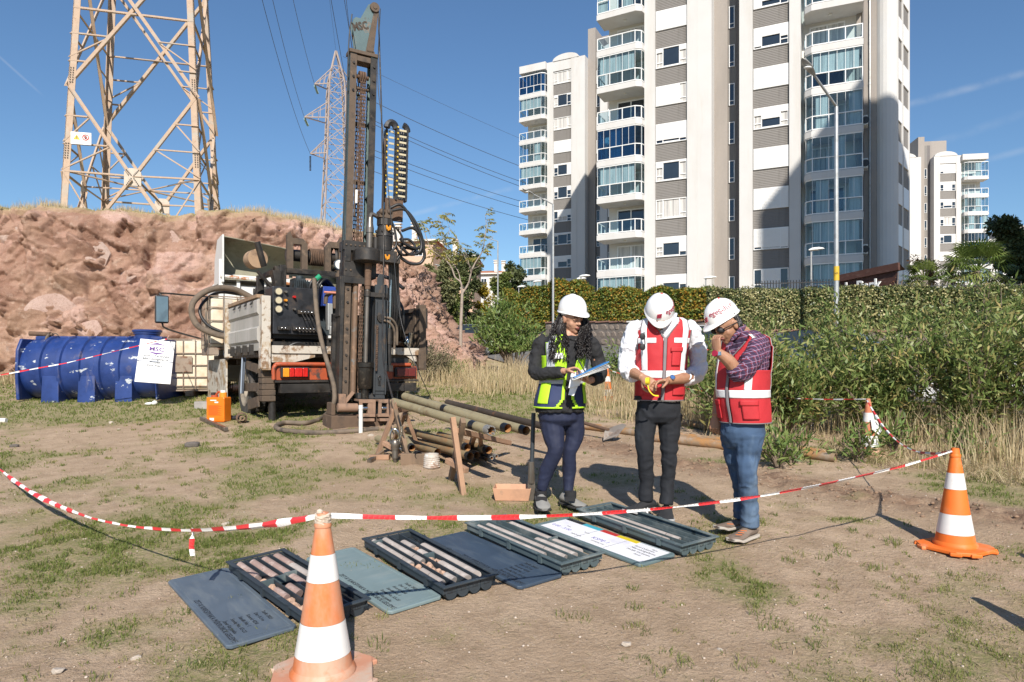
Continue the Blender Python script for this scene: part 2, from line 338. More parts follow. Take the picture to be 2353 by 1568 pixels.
def ground_material():
 m = bpy.data.materials.new('trodden_earth'); m.use_nodes = True; nt = m.node_tree; N,L = nt.nodes,nt.links; b = N['Principled BSDF']
 geo = N.new('ShaderNodeNewGeometry'); pos = geo.outputs['Position']
 def noise(s,d=6,r=.6):
  t = N.new('ShaderNodeTexNoise'); t.inputs['Scale'].default_value = s; t.inputs['Detail'].default_value = d; t.inputs['Roughness'].default_value = r; L.new(pos,t.inputs['Vector']); return t.outputs['Fac']
 def mr(v,lo,hi,a=0.,b_=1.):
  t = N.new('ShaderNodeMapRange'); t.inputs['From Min'].default_value = lo; t.inputs['From Max'].default_value = hi; t.inputs['To Min'].default_value = a; t.inputs['To Max'].default_value = b_; L.new(v,t.inputs['Value']); return t.outputs[0]
 def mix(f,a,c,mode='MIX'):
  t = N.new('ShaderNodeMix'); t.data_type = 'RGBA'; t.blend_type = mode
  if isinstance(f,float): t.inputs['Factor'].default_value = f
  else: L.new(f,t.inputs['Factor'])
  if isinstance(a,tuple): t.inputs['A'].default_value = (*a,1)
  else: L.new(a,t.inputs['A'])
  if isinstance(c,tuple): t.inputs['B'].default_value = (*c,1)
  else: L.new(c,t.inputs['B'])
  return t.outputs['Result']
 def attr(n):
  t = N.new('ShaderNodeAttribute'); t.attribute_name = n; return t.outputs['Fac']
 def mul(a,c):
  t = N.new('ShaderNodeMath'); t.operation = 'MULTIPLY'; L.new(a,t.inputs[0])
  if isinstance(c,float): t.inputs[1].default_value = c
  else: L.new(c,t.inputs[1])
  return t.outputs[0]
 c = mix(mr(noise(0.7,5),.35,.65),(.47,.342,.232),(.555,.415,.292))
 c = mix(mr(noise(5,8,.7),.42,.62),c,(.405,.292,.195))
 c = mix(mr(noise(60,4,.7),.55,.72,0,.55),c,(.60,.49,.39))
 c = mix(mr(noise(110,3,.6),.54,.66,0,.6),c,(.25,.175,.12))
 c = mix(mul(attr('soil'),mr(noise(9,6),.3,.6,.35,1.)),c,(.235,.150,.100))
 gr = mix(mr(noise(14,5),.35,.65),(.175,.205,.060),(.27,.255,.105))
 c = mix(mul(attr('green'),mr(noise(35,5,.7),.36,.60,.15,.88)),c,gr)
 vor = N.new('ShaderNodeTexVoronoi'); vor.inputs['Scale'].default_value = 34; L.new(pos,vor.inputs['Vector'])
 peb = mr(vor.outputs['Distance'],.16,.10); pick = mr(vor.outputs['Color'],.68,.70)
 pm = mul(peb,pick); c = mix(pm,c,mix(mr(vor.outputs['Color'],.8,1.),(.30,.24,.19),(.62,.56,.48)))
 L.new(c,b.inputs['Base Color']); b.inputs['Roughness'].default_value = .95; b.inputs['Specular IOR Level'].default_value = .15
 h = N.new('ShaderNodeMath'); h.operation = 'ADD'; L.new(noise(30,8,.75),h.inputs[0]); L.new(mul(pm,.6),h.inputs[1])
 bp = N.new('ShaderNodeBump'); bp.inputs['Strength'].default_value = .85; bp.inputs['Distance'].default_value = .04; L.new(h.outputs[0],bp.inputs['Height']); L.new(bp.outputs[0],b.inputs['Normal'])
 return m
gmesh.materials.append(ground_material())
tag(link('ground',gmesh),kind='structure')
# --- road: rises with the site, swings away to the left in the distance
ASPHALT = mat('asphalt',(.125,.12,.115),[((.19,.18,.165),1.2,.45,.7),((.07,.07,.07),22,.55,.7)],rough=.9,bump=.3,bscale=160,bdist=.006)
KERB_Y = mat('kerb_yellow_paint',(.55,.40,.06),[((.3,.27,.22),7,.55,.7)],rough=.8); KERB_B = mat('kerb_black_paint',(.05,.05,.05),[((.22,.2,.18),7,.55,.7)],rough=.85)
PAVE = mat('grey_paving',(.30,.28,.25),[((.2,.18,.16),3,.5,.7)],rough=.9)
RE = [(30,17.5),(20,20.5),(11.8,23.5),(9.6,30),(8.0,37),(5.5,46),(0,66),(-5,90),(-12,118)]
LE = [(30,6.5),(18,9.2),(9.5,11.2),(3.6,16.2),(.6,22),(-1.3,30),(-3.6,44),(-7.5,66),(-12,88),(-19,116)]
def resample(pts,n):
 sp = spline([(x,y,0) for x,y in pts],12); d = [0]
 for a,b in zip(sp,sp[1:]): d.append(d[-1] + (b - a).length)
 out = []; j = 0
 for i in range(n):
  t = d[-1] * i / (n - 1)
  while j < len(d) - 2 and d[j + 1] < t: j += 1
  out.append(sp[j].lerp(sp[j + 1],(t - d[j]) / max(1e-6,d[j + 1] - d[j])))
 return out
re_,le_ = resample(RE,90),resample(LE,90)
mb = MB(); mb.grid([[(a.lerp(b,t).x,a.lerp(b,t).y,gz(0,a.lerp(b,t).y) + .05) for t in [j / 8 for j in range(9)]] for a,b in zip(le_,re_)])
tag(mb.build('road',ASPHALT),kind='structure')
kr = thing('kerb',None,None,kind=None) if False else None
kb = resample(RE,150)
k_o = bpy.data.objects.new('pavement',None)
mbp = MB()
outer = [p + Vector((1,.38,0)).normalized() * 1.6 for p in kb]
mbp.grid([[(p.x,p.y,gz(0,p.y) + .17),(q.x,q.y,gz(0,q.y) + .18)] for p,q in zip(kb,outer)])
pav = tag(mbp.build('pavement',PAVE),kind='structure')
for i in range(0,128):
 a,b = kb[i],kb[i + 1]
 if a.y < 20 or a.y > 62: continue
 k = MB(); k.bar((a.x,a.y,gz(0,a.y) + .09),(b.x,b.y,gz(0,b.y) + .09),.16,.2); k.build('kerb_stone',KERB_Y if i % 2 else KERB_B,pav)
# --- rocky cut slope with the pylon terrace on top
CP = [(-42,13.5),(-30,15.5),(-20,16.6),(-13,17.4),(-9,17.9),(-6.2,18.4),(-4.4,19.0),(-3.0,19.7),(-2.1,20.9),(-1.9,23),(-2.3,27),(-4.2,36),(-8,52),(-13,70)]
CT = [5.3,5.5,5.65,5.75,5.75,5.75,5.65,5.55,5.35,5.2,5.4,6.2,7.5,9.0]
NC = 760
cp0 = resample(CP,4000); cw_ = np.cumsum([1.0 if (-15 < p.x and p.y < 25) else .16 for p in cp0]); cp = [cp0[int(i)] for i in np.interp(np.linspace(cw_[0],cw_[-1],NC),cw_,np.arange(4000))]
tt = np.interp(np.arange(NC) / (NC - 1),np.arange(len(CP)) / (len(CP) - 1),CT)
seg = np.cumsum([0] + [(b - a).length for a,b in zip(cp,cp[1:])])
kn = np.cumsum([0] + [math.dist(a,b) for a,b in zip(CP,CP[1:])]); tt = np.interp(seg,kn * seg[-1] / kn[-1],CT)
cpx = np.array([(p.x,p.y) for p in cp]); tan = np.gradient(cpx,axis=0); tan /= np.linalg.norm(tan,axis=1)[:,None]; nor = np.stack([tan[:,1],-tan[:,0]],1)
NRW = 150
s_ = np.linspace(-0.06,1,NRW)
bat = np.interp(cpx[:,0],[-20,-7,-3.2,-2.0],[.75,.80,1.6,1.9])
bz = np.array([gz(0,y) for y in cpx[:,1]])
P0 = np.zeros((NC,NRW,3));
for k,s in enumerate(s_):
 off = bat * (max(s,0) ** 1.15) - .75 * np.exp(-max(s,0) * 9)        # scree apron at the foot
 P0[:,k,0] = cpx[:,0] - nor[:,0] * off; P0[:,k,1] = cpx[:,1] - nor[:,1] * off; P0[:,k,2] = bz + (tt - bz) * s
edge_n = fbm(np.stack([seg * .8,seg * 0,seg * 0],1),4,31) - .5
P0[:,:,2] += (edge_n[:,None] * .22) * np.clip(s_,0,1)[None,:] ** 2
q = P0.reshape(-1,3)
def facets(q,n,seed,amp,tilt):
 r = np.random.default_rng(seed); lo,hi = q.min(0),q.max(0); m = (cpx[:,0] > -17) & (cpx[:,1] < 30)
 src = q[r.integers(0,len(q),n)] + r.normal(0,.25,(n,3)); h = r.uniform(-1,1,n) * amp; g = r.normal(0,tilt,(n,3)); out = np.zeros(len(q)); idx = np.zeros(len(q),int); edge = np.zeros(len(q))
 w = q + .35 * np.stack([fbm(q * 1.3,3,seed + 5) - .5,fbm(q * 1.3 + 9,3,seed + 6) - .5,fbm(q * 1.3 + 5,3,seed + 7) - .5],1)
 kd = KDTree(n)
 for i,c_ in enumerate(src): kd.insert(c_,i)
 kd.balance(); res = [kd.find_n(p,4) for p in w]; ii = np.array([[u[1] for u in t] for t in res]); dd = np.array([[u[2] for u in t] for t in res]); idx = ii[:,0]; edge = dd[:,1] - dd[:,0]; out = (h[ii] + (g[ii] * (q[:,None] - src[ii])).sum(2) - .10 * dd).max(1)
 return out,idx,edge
d1,i1,e1 = facets(q,150,1,.10,.16); d2,i2,e2 = facets(q,900,2,.05,.34); d3,i3,e3 = facets(q + .08 * (fbm(q * 4,3,44) - .5)[:,None],5000,3,.018,.42)
cr_ = fbm(q * np.array([.9,.9,1.5]),3,90); soil_ = np.clip((fbm(q * .8,4,91) - .5) / .12,0,1)
disp = d1 - .16 * np.exp(-e1 / .03) * np.clip((cr_ - .42) / .1,0,1) + d2 * (1 - .4 * soil_) - .06 * np.exp(-e2 / .018) + .06 * (fbm(q * .5,3,8) - .5)
fine_ = d3 * (.35 + .75 * soil_) - .035 * np.exp(-e3 / .010) * (.3 + .7 * soil_) + soil_ * .08 * (fbm(q * 9,3,17) - .5)
disp = disp.reshape(NC,NRW)
for _ in range(1): pd_ = np.pad(disp,1,mode='edge'); disp = (pd_[1:-1,1:-1] * 4 + pd_[:-2,1:-1] + pd_[2:,1:-1] + pd_[1:-1,:-2] + pd_[1:-1,2:]) / 8
disp = disp + (fine_ + .03 * (vnoise(q * 11,61) - .5) + .028 * (vnoise(q * 23,62) - .5)).reshape(NC,NRW)
disp = disp * np.interp(s_,[-.06,0,.1,.9,1],[.3,.5,1,1,.45])[None]
Q = P0.copy(); Q[:,:,0] += nor[:,0:1] * disp; Q[:,:,1] += nor[:,1:2] * disp; Q[:,:,2] += disp * .25
top = Q[:,-1,:].copy(); extra = []
for dd,dz in ((.15,.06),(.5,.10),(1.4,.12)):
 e = top.copy(); e[:,0] -= nor[:,0] * dd; e[:,1] -= nor[:,1] * dd; e[:,2] += dz + .06 * (fbm(e * 1.5,3,3) - .5); extra.append(e)
Q = np.concatenate([Q,np.stack(extra,1)],1)
cl_me = npmesh('cliff',Q.reshape(-1,3),gridfaces(NC,NRW + 3),[],smooth=False)
r_ = np.random.default_rng(5); tone = r_.uniform(0,1,170)[i1] * .5 + r_.uniform(0,1,900)[i2] * .38 + r_.uniform(0,1,5000)[i3] * .12
tone = np.concatenate([tone.reshape(NC,NRW),np.full((NC,3),.5)],1)
turf = np.zeros((NC,NRW + 3)); turf[:,-3:] = 1; turf[:,-4] = .6; turf[:,-8:-4] = .25
a_ = cl_me.attributes.new('tone','FLOAT','POINT'); a_.data.foreach_set('value',tone.ravel().astype(np.float32))
a_ = cl_me.attributes.new('turf','FLOAT','POINT'); a_.data.foreach_set('value',turf.ravel().astype(np.float32))
def rock_material(name,attr=True):
 m = bpy.data.materials.new(name); m.use_nodes = True; nt = m.node_tree; N,L = nt.nodes,nt.links; b = N['Principled BSDF']; pos = N.new('ShaderNodeNewGeometry').outputs['Position']
 def noise(s,d=6,r=.6):
  t = N.new('ShaderNodeTexNoise'); t.inputs['Scale'].default_value = s; t.inputs['Detail'].default_value = d; t.inputs['Roughness'].default_value = r; L.new(pos,t.inputs['Vector']); return t.outputs['Fac']
 def mr(v,lo,hi,a=0.,b_=1.):
  t = N.new('ShaderNodeMapRange'); t.inputs['From Min'].default_value = lo; t.inputs['From Max'].default_value = hi; t.inputs['To Min'].default_value = a; t.inputs['To Max'].default_value = b_; L.new(v,t.inputs['Value']); return t.outputs[0]
 def mix(f,a,c):
  t = N.new('ShaderNodeMix'); t.data_type = 'RGBA'; L.new(f,t.inputs['Factor'])
  for k,v in (('A',a),('B',c)):
   if isinstance(v,tuple): t.inputs[k].default_value = (*v,1)
   else: L.new(v,t.inputs[k])
  return t.outputs['Result']
 if attr:
  at = N.new('ShaderNodeAttribute'); at.attribute_name = 'tone'; tone = at.outputs['Fac']
  cr = N.new('ShaderNodeValToRGB'); el = cr.color_ramp.elements
  for _ in range(3): el.new(.5)
  for e,(p_,c_) in zip(el,[(.18,(.25,.138,.096)),(.38,(.325,.19,.138)),(.52,(.365,.225,.165)),(.66,(.425,.262,.205)),(.82,(.52,.345,.29))]): e.position = p_; e.color = (*c_,1)
  L.new(tone,cr.inputs[0]); c = cr.outputs[0]
  c = mix(mr(noise(.35,4),.45,.7),c,(.40,.265,.18))
 else:
  oi = N.new('ShaderNodeObjectInfo'); c = mix(oi.outputs['Random'],(.56,.375,.315),(.43,.33,.285))
 c = mix(mr(noise(1.7,7,.65),.5,.72,0,.55),c,(.31,.185,.13))
 c = mix(mr(noise(4.5,8,.7),.55,.75,0,.8),c,(.60,.46,.37))
 c = mix(mr(noise(2.6,5,.6),.66,.75,0,.6),c,(.30,.26,.24))
 c = mix(mr(noise(28,5,.7),.50,.70,0,.6),c,(.25,.15,.105)); c = mix(mr(noise(65,4,.7),.56,.70,0,.55),c,(.62,.49,.41)); c = mix(mr(noise(13,6,.75),.58,.68,0,.6),c,(.23,.135,.095))
 if attr:
  at2 = N.new('ShaderNodeAttribute'); at2.attribute_name = 'turf'; mu = N.new('ShaderNodeMath'); mu.operation = 'MULTIPLY'; L.new(at2.outputs['Fac'],mu.inputs[0]); L.new(mr(noise(3,6),.3,.55,.3,1),mu.inputs[1])
  c = mix(mu.outputs[0],c,mix(mr(noise(2,5),.4,.6),(.47,.38,.21),(.30,.29,.12)))
 L.new(c,b.inputs['Base Color']); b.inputs['Roughness'].default_value = .92; b.inputs['Specular IOR Level'].default_value = .2
 bp = N.new('ShaderNodeBump'); bp.inputs['Strength'].default_value = .9; bp.inputs['Distance'].default_value = .05; L.new(noise(9,9,.72),bp.inputs['Height']); b2 = N.new('ShaderNodeBump'); b2.inputs['Strength'].default_value = .8; b2.inputs['Distance'].default_value = .03; L.new(noise(42,6,.75),b2.inputs['Height']); L.new(bp.outputs[0],b2.inputs['Normal']); L.new(b2.outputs[0],b.inputs['Normal'])
 return m
ROCK = rock_material('pinkish_rock'); BOULDER = rock_material('embedded_boulder_rock',False)
cl_me.materials.append(ROCK); cliff = tag(link('rock_cliff',cl_me),kind='structure')
def rock_mesh(name,seed,sub=3,mats=None,rough=.35,cuts=9,d0=.55,d1=.95,sharp=32):
 bm = bmesh.new(); bmesh.ops.create_icosphere(bm,subdivisions=sub,radius=1.0); r = random.Random(seed)
 pl = [(Vector((r.gauss(0,1),r.gauss(0,1),r.gauss(0,1))).normalized(),r.uniform(d0,d1)) for _ in range(cuts)]
 for v in bm.verts:
  for n,d in pl:
   k = v.co.dot(n)
   if k > d: v.co -= n * (k - d)
 co = np.array([v.co for v in bm.verts]); dsp = (fbm(co * 1.7 + seed * 3.1,4,seed) - .5) * rough
 for v,d in zip(bm.verts,dsp): v.co += v.co.normalized() * d
 me = bpy.data.meshes.new(name); bm.to_mesh(me); bm.free(); me.materials.append(mats)
 me.polygons.foreach_set('use_smooth',np.ones(len(me.polygons),dtype=bool)); me.set_sharp_from_angle(angle=R(sharp)); return me
bmes = [rock_mesh('boulder',s,3,BOULDER,.04,16,.42,.8,18) for s in range(6)]
# boulders that stick out of the face: measured centre, half width, half height on the frame
rb = random.Random(3)
for x,y,w,h in [(385,568,44,42),(452,560,44,46),(225,590,34,34),(30,545,40,28),(120,705,56,30),(205,760,38,26),(330,700,24,20),(295,640,24,16),(990,690,20,20),(1000,760,18,14)]:
 d = P(x,y,1.0) - Vector((0,0,CAM_H)); t = (Q[:,:NRW].reshape(-1,3) - np.array([0,0,CAM_H])); pr = t @ np.array(d) / d.length_squared; off = np.linalg.norm(t - pr[:,None] * np.array(d),axis=1); off[pr < 0] = 99
 k = int(np.argmin(off + .002 * pr)); c = Vector(Q[:,:NRW].reshape(-1,3)[k]); n3 = nor[k // NRW]
 o = link('boulder',rb.choice(bmes),cliff); s = c.y / FPX
 o.scale = (w * s * 1.15,.62 * min(w,h) * s,h * s * 1.2); o.location = c - Vector((n3[0],n3[1],0)) * .40 * min(w,h) * s; o.rotation_euler = (rb.uniform(-.15,.15),rb.uniform(-.35,.35),math.atan2(n3[0],-n3[1]) + rb.uniform(-.2,.2))
# terrace behind the edge
tp = [tuple(v) for v in (Q[:,-1,:2] + 0 * nor)]
poly = tp + [(-30,110),(-70,100),(-70,14)]
def inside(x,y):
 c = np.zeros(x.shape,bool); n = len(poly)
 for i in range(n):
  (x1,y1),(x2,y2) = poly[i],poly[(i + 1) % n]
  if y1 != y2: c ^= ((y1 > y) != (y2 > y)) & (x < (x2 - x1) * (y - y1) / (y2 - y1) + x1)
 return c
hx,hy = np.arange(-70,0,.8),np.arange(14,110,.8); HX,HY = np.meshgrid(hx,hy)
def terrace_z(x,y): return 5.55 + .08 * np.clip(y - 19,0,100) + np.clip(-x - 6,0,60) * .006
p_ = np.stack([HX.ravel(),HY.ravel(),0 * HX.ravel()],1); HZ = terrace_z(HX.ravel(),HY.ravel()) + .35 * (fbm(p_ * .35,3,2) - .5)
ff = gridfaces(len(hy),len(hx)); cen = p_[ff].mean(1); ff = ff[inside(cen[:,0],cen[:,1])]
TURF = mat('dry_turf',(.45,.37,.21),[((.30,.29,.12),1.1,.45,.62),((.30,.19,.13),.7,.58,.7)],rough=.95,coord='Object',bump=.5,bscale=12,bdist=.05)
tag(link('hill_terrace',npmesh('hill_terrace',np.stack([p_[:,0],p_[:,1],HZ],1),ff,TURF,smooth=True)),kind='structure')
# ================================================================ apartment towers
WHITE = mat('white_render',(.585,.575,.56),[((.53,.505,.47),.5,.5,.7,(1,1,.15)),((.54,.51,.47),2.5,.62,.8,(1,1,.08))],rough=.85,var=.03,vscale=.6,bump=.08,bscale=120)
BEIGE = mat('beige_grey_render',(.33,.295,.265),[((.28,.25,.225),.6,.45,.7,(1,1,.2))],rough=.88,var=.04)
DGREY = mat('dark_grey_render',(.17,.155,.15),rough=.85,var=.05)
CREAM = mat('balcony_wall_render',(.66,.63,.58),rough=.85,var=.04)
CLAD = mat('grey_siding',(.215,.20,.185),[((.17,.155,.14),1.5,.5,.7,(1,1,.1))],rough=.7,var=.05)
FRAME = mat('white_window_plastic',(.80,.80,.79),rough=.35,var=.02)
SHUT = mat('white_roller_shutter',(.78,.77,.75),rough=.5,var=.03)
PANE = mat('dark_window_glass',(.022,.030,.040),rough=.04,var=.25,vscale=.8,spec=.9)
CURT = mat('pale_curtain',(.62,.60,.57),[((.36,.35,.34),9,.45,.6,(1,1,.02))],rough=.9,var=.05)
GL_CLEAR = glass_mat('balcony_glass_clear',(.80,.89,.92),.035)
GL_BLUE = glass_mat('balcony_glass_blue',(.22,.46,.62),.10,gcol=(.75,.9,1))
GL_DARK = glass_mat('balcony_glass_dark',(.50,.56,.60),.06)
STEEL = mat('galvanised_steel',(.46,.47,.47),[((.33,.33,.32),4,.5,.7)],rough=.45,metal=.6,var=.08)
AC = mat('air_conditioner_plastic',(.62,.61,.57),rough=.6)
BLACKP = mat('black_plastic',(.022,.022,.024),rough=.5)
FH = 2.9; MIRX = 7.25
def mx_(x,mir): return MIRX - x if mir else x
def window_parts(detail):
 W,H = 2.30,1.45; f = MB(); t = .06
 xs_ = [-W / 2,-W / 2 + .52,W / 2 - .52,W / 2]
 for x in xs_: f.bb(x - t / 2,x + t / 2,-.06,.04,t / 2,H - t / 2)
 f.bb(-W / 2 - t / 2,W / 2 + t / 2,-.075,.05,-t / 2,t / 2); f.bb(-W / 2 - t / 2,W / 2 + t / 2,-.07,.045,H - t / 2,H + t / 2)
 for a,b in ((0,1),(2,3)): f.bb(xs_[a] + t / 2,xs_[b] - t / 2,-.055,.03,.34,.40)
 f.bb(xs_[1] + t / 2,xs_[2] - t / 2,-.055,.03,.02 + t / 2,.10)
 fm = f.mesh('window_frame',FRAME)
 pm = [MB().bb(a + t / 2,b - t / 2,.005,.012,t / 2,H - t / 2).mesh('pane',PANE) for a,b in zip(xs_,xs_[1:])]
 sm = []
 for a,b in zip(xs_,xs_[1:]):
  s = MB(); n = 14 if detail else 5
  for k in range(n): s.prism([(a + t / 2,-1 + k / n),(b - t / 2,-1 + k / n),(b - t / 2,-1 + (k + .85) / n),(a + t / 2,-1 + (k + .85) / n)],-.085,-.04); s.bb(a + t / 2,b - t / 2,-.06,-.04,-1 + (k + .85) / n,-1 + (k + 1) / n)
  sm.append(s.mesh('shutter',SHUT))
 cm = [MB().bb(a + t / 2,b - t / 2,.0,.004,t / 2,H - t / 2).mesh('curtain',CURT) for a,b in zip(xs_,xs_[1:])]
 return fm,pm,sm,cm
WIN_HI,WIN_LO = window_parts(True),window_parts(False)
def add_window(parent,x,y,z,sh=(0,0,0),curtains=(0,0,0),hi=True):
 fm,pm,sm,cm = WIN_HI if hi else WIN_LO
 w = link('window',fm,parent,(x,y,z))
 for i in range(3):
  if sh[i] < .97: link('curtain' if curtains[i] else 'pane',cm[i] if curtains[i] else pm[i],w)
  if sh[i] > 0:
   o = link('shutter',sm[i],w,(0,0,1.42)); o.scale.z = 1.40 * min(1,sh[i])
def cladding_mesh(w,h,n=12):
 s = MB()
 for k in range(n):
  z0,z1 = h * k / n,h * (k + 1) / n
  s.add([(-w / 2,.0,z0),(w / 2,.0,z0),(w / 2,-.028,z0 + .012),(-w / 2,-.028,z0 + .012),(w / 2,-.006,z1),(-w / 2,-.006,z1)],[(0,1,2,3),(3,2,4,5)])
 s.add([(-w / 2,-.006,h),(w / 2,-.006,h),(w / 2,.03,h),(-w / 2,.03,h)],[(0,1,2,3)])
 return s.mesh('cladding_panel',CLAD,fix=False)
CLAD_ME = cladding_mesh(2.44,1.43)
SLIT = MB()
for x0,x1,z0,z1 in ((-.21,-.15,0,1.65),(.15,.21,0,1.65),(-.15,.15,0,.06),(-.15,.15,1.59,1.65),(-.15,.15,.32,.37)): SLIT.bb(x0,x1,-.05,.03,z0,z1)
SLIT_ME = SLIT.mesh('window_frame',FRAME); SLITP_ME = MB().bb(-.15,.15,-.01,0,.06,1.59).mesh('pane',PANE)
def balcony_meshes(mir,hi):
 path = [(-5.70,1.2),(-5.70,-.62),(-2.62,-.78),(-2.20,-.50),(-2.10,.05)]
 path = [(mx_(x,mir),y) for x,y in path]
 slab = MB(); back = [(mx_(-2.06,mir),.6),(mx_(-2.06,mir),1.2)]
 grow = [(x + (.06 if (x > mx_(-3.9,mir)) else -.06),y - .06 if y < 1 else y) for x,y in path]
 slab.plate(grow + back,-.42,-.02); slab.plate([(x,y) for x,y in path] + back,-.02,.05)
 rail = MB(); panes = []; glz = MB(); gp = []; cur = []
 for (ax,ay),(bx,by) in zip(path,path[1:]):
  L_ = math.hypot(bx - ax,by - ay); n = max(1,round(L_ / 1.05)) if L_ > .8 else 1
  for k in range(n):
   p = Vector((ax,ay,0)).lerp(Vector((bx,by,0)),k / n); q = Vector((ax,ay,0)).lerp(Vector((bx,by,0)),(k + 1) / n)
   rail.bar(p + V(0,0,.055),p + V(0,0,1.0),.06); rail.bar(p + V(0,0,.10),q + V(0,0,.10),.05,.07); rail.bar(p + V(0,0,1.0),q + V(0,0,1.0),.07,.06)
   g = MB(); d = (q - p).normalized() * .035; g.bar(p + d + V(0,0,.535),q - d + V(0,0,.535),.01,.80); panes.append(g)
   if (p.y + q.y) / 2 < -.4: c_ = MB(); inn = V(0,.13,0); c_.bar(p.lerp(q,.04) + inn + V(0,0,1.22),p.lerp(q,.8) + inn + V(0,0,1.22),.012,2.3); cur.append(c_.mesh('curtain',CURT))
   m = 2 if L_ / n > .8 else 1
   for j in range(m):
    a = p.lerp(q,j / m); b = p.lerp(q,(j + 1) / m); g = MB(); g.bar(a + V(0,0,1.72),b + V(0,0,1.72),.01,1.36); gp.append(g)
    glz.bar(a + V(0,0,1.03),a + V(0,0,2.40),.022)
   glz.bar(p + V(0,0,2.44),q + V(0,0,2.44),.07,.09)
 e = Vector((*path[-1],0)); rail.bar(e + V(0,0,.055),e + V(0,0,1.0),.05)
 door = MB(); xa,xb = sorted((mx_(-4.6,mir),mx_(-2.4,mir)))
 for x in (xa,(xa + xb) / 2,xb): door.bb(x - .05,x + .05,1.12,1.19,.05,2.15)
 door.bb(xa - .05,xb + .05,1.12,1.19,2.15,2.25)
 dp = MB(); dp.bb(xa + .05,(xa + xb) / 2 - .05,1.16,1.18,.06,2.15); dp.bb((xa + xb) / 2 + .05,xb - .05,1.16,1.18,.06,2.15)
 lamp = MB(); lamp.lathe([(0,-.50),(.12,-.50),(.14,-.42)],12,((mx_(-3.7,mir)),.2,0))
 return dict(slab=slab.mesh('balcony',WHITE),rail=rail.mesh('balcony_rail',FRAME),glz=glz.mesh('glazing_frame',FRAME),door=door.mesh('balcony_door',FRAME),doorp=dp.mesh('door_pane',PANE),doorc=dp.mesh('door_curtain',CURT),lamp=lamp.mesh('ceiling_lamp',AC),
    panes={g.name: [p.mesh('rail_pane',g) for p in panes] for g in (GL_CLEAR,GL_BLUE)},gp={g.name: [p.mesh('glazing_pane',g) for p in gp] for g in (GL_CLEAR,GL_BLUE,GL_DARK)},
    cur=cur,blind=[MB().bar(*[Vector((v.x,v.y,v.z)) for v in (a,b)],.008,1.3).mesh('blind',CURT) for a,b in [(V(mx_(-5.5,mir),-.5,1.72),V(mx_(-2.7,mir),-.62,1.72))]])
BALC = {m: balcony_meshes(m,True) for m in (False,True)}
def add_balcony(parent,mir,z,kind,hi=True):
 """kind: o open, g clear glazed, b blue glazed, d dark glazed, w glazed with white blinds"""
 B = BALC[mir]; b = link('balcony',B['slab'],parent,(0,0,z))
 link('balcony_rail',B['rail'],b)
 rg = GL_BLUE.name if kind in 'bd' else GL_CLEAR.name
 for m in B['panes'][rg]: link('rail_pane',m,b)
 if kind == 'o' or hi: link('balcony_door',B['door'],b); link('door_pane',B['doorc' if (int(z * 10) + 3 * mir) % 3 else 'doorp'],b)
 link('ceiling_lamp',B['lamp'],b)
 if kind != 'o':
  link('glazing_frame',B['glz'],b)
  for m in B['gp'][{'g': GL_CLEAR,'b': GL_BLUE,'d': GL_DARK,'w': GL_CLEAR}[kind].name]: link('glazing_pane',m,b)
  for i,m in enumerate(B['cur']):
   if kind != 'w' and (int(z * 10) * 7 + i * 5 + 3 * mir) % 9 < 4: link('curtain',m,b)
  if kind == 'w': link('blind',B['blind'][0],b)
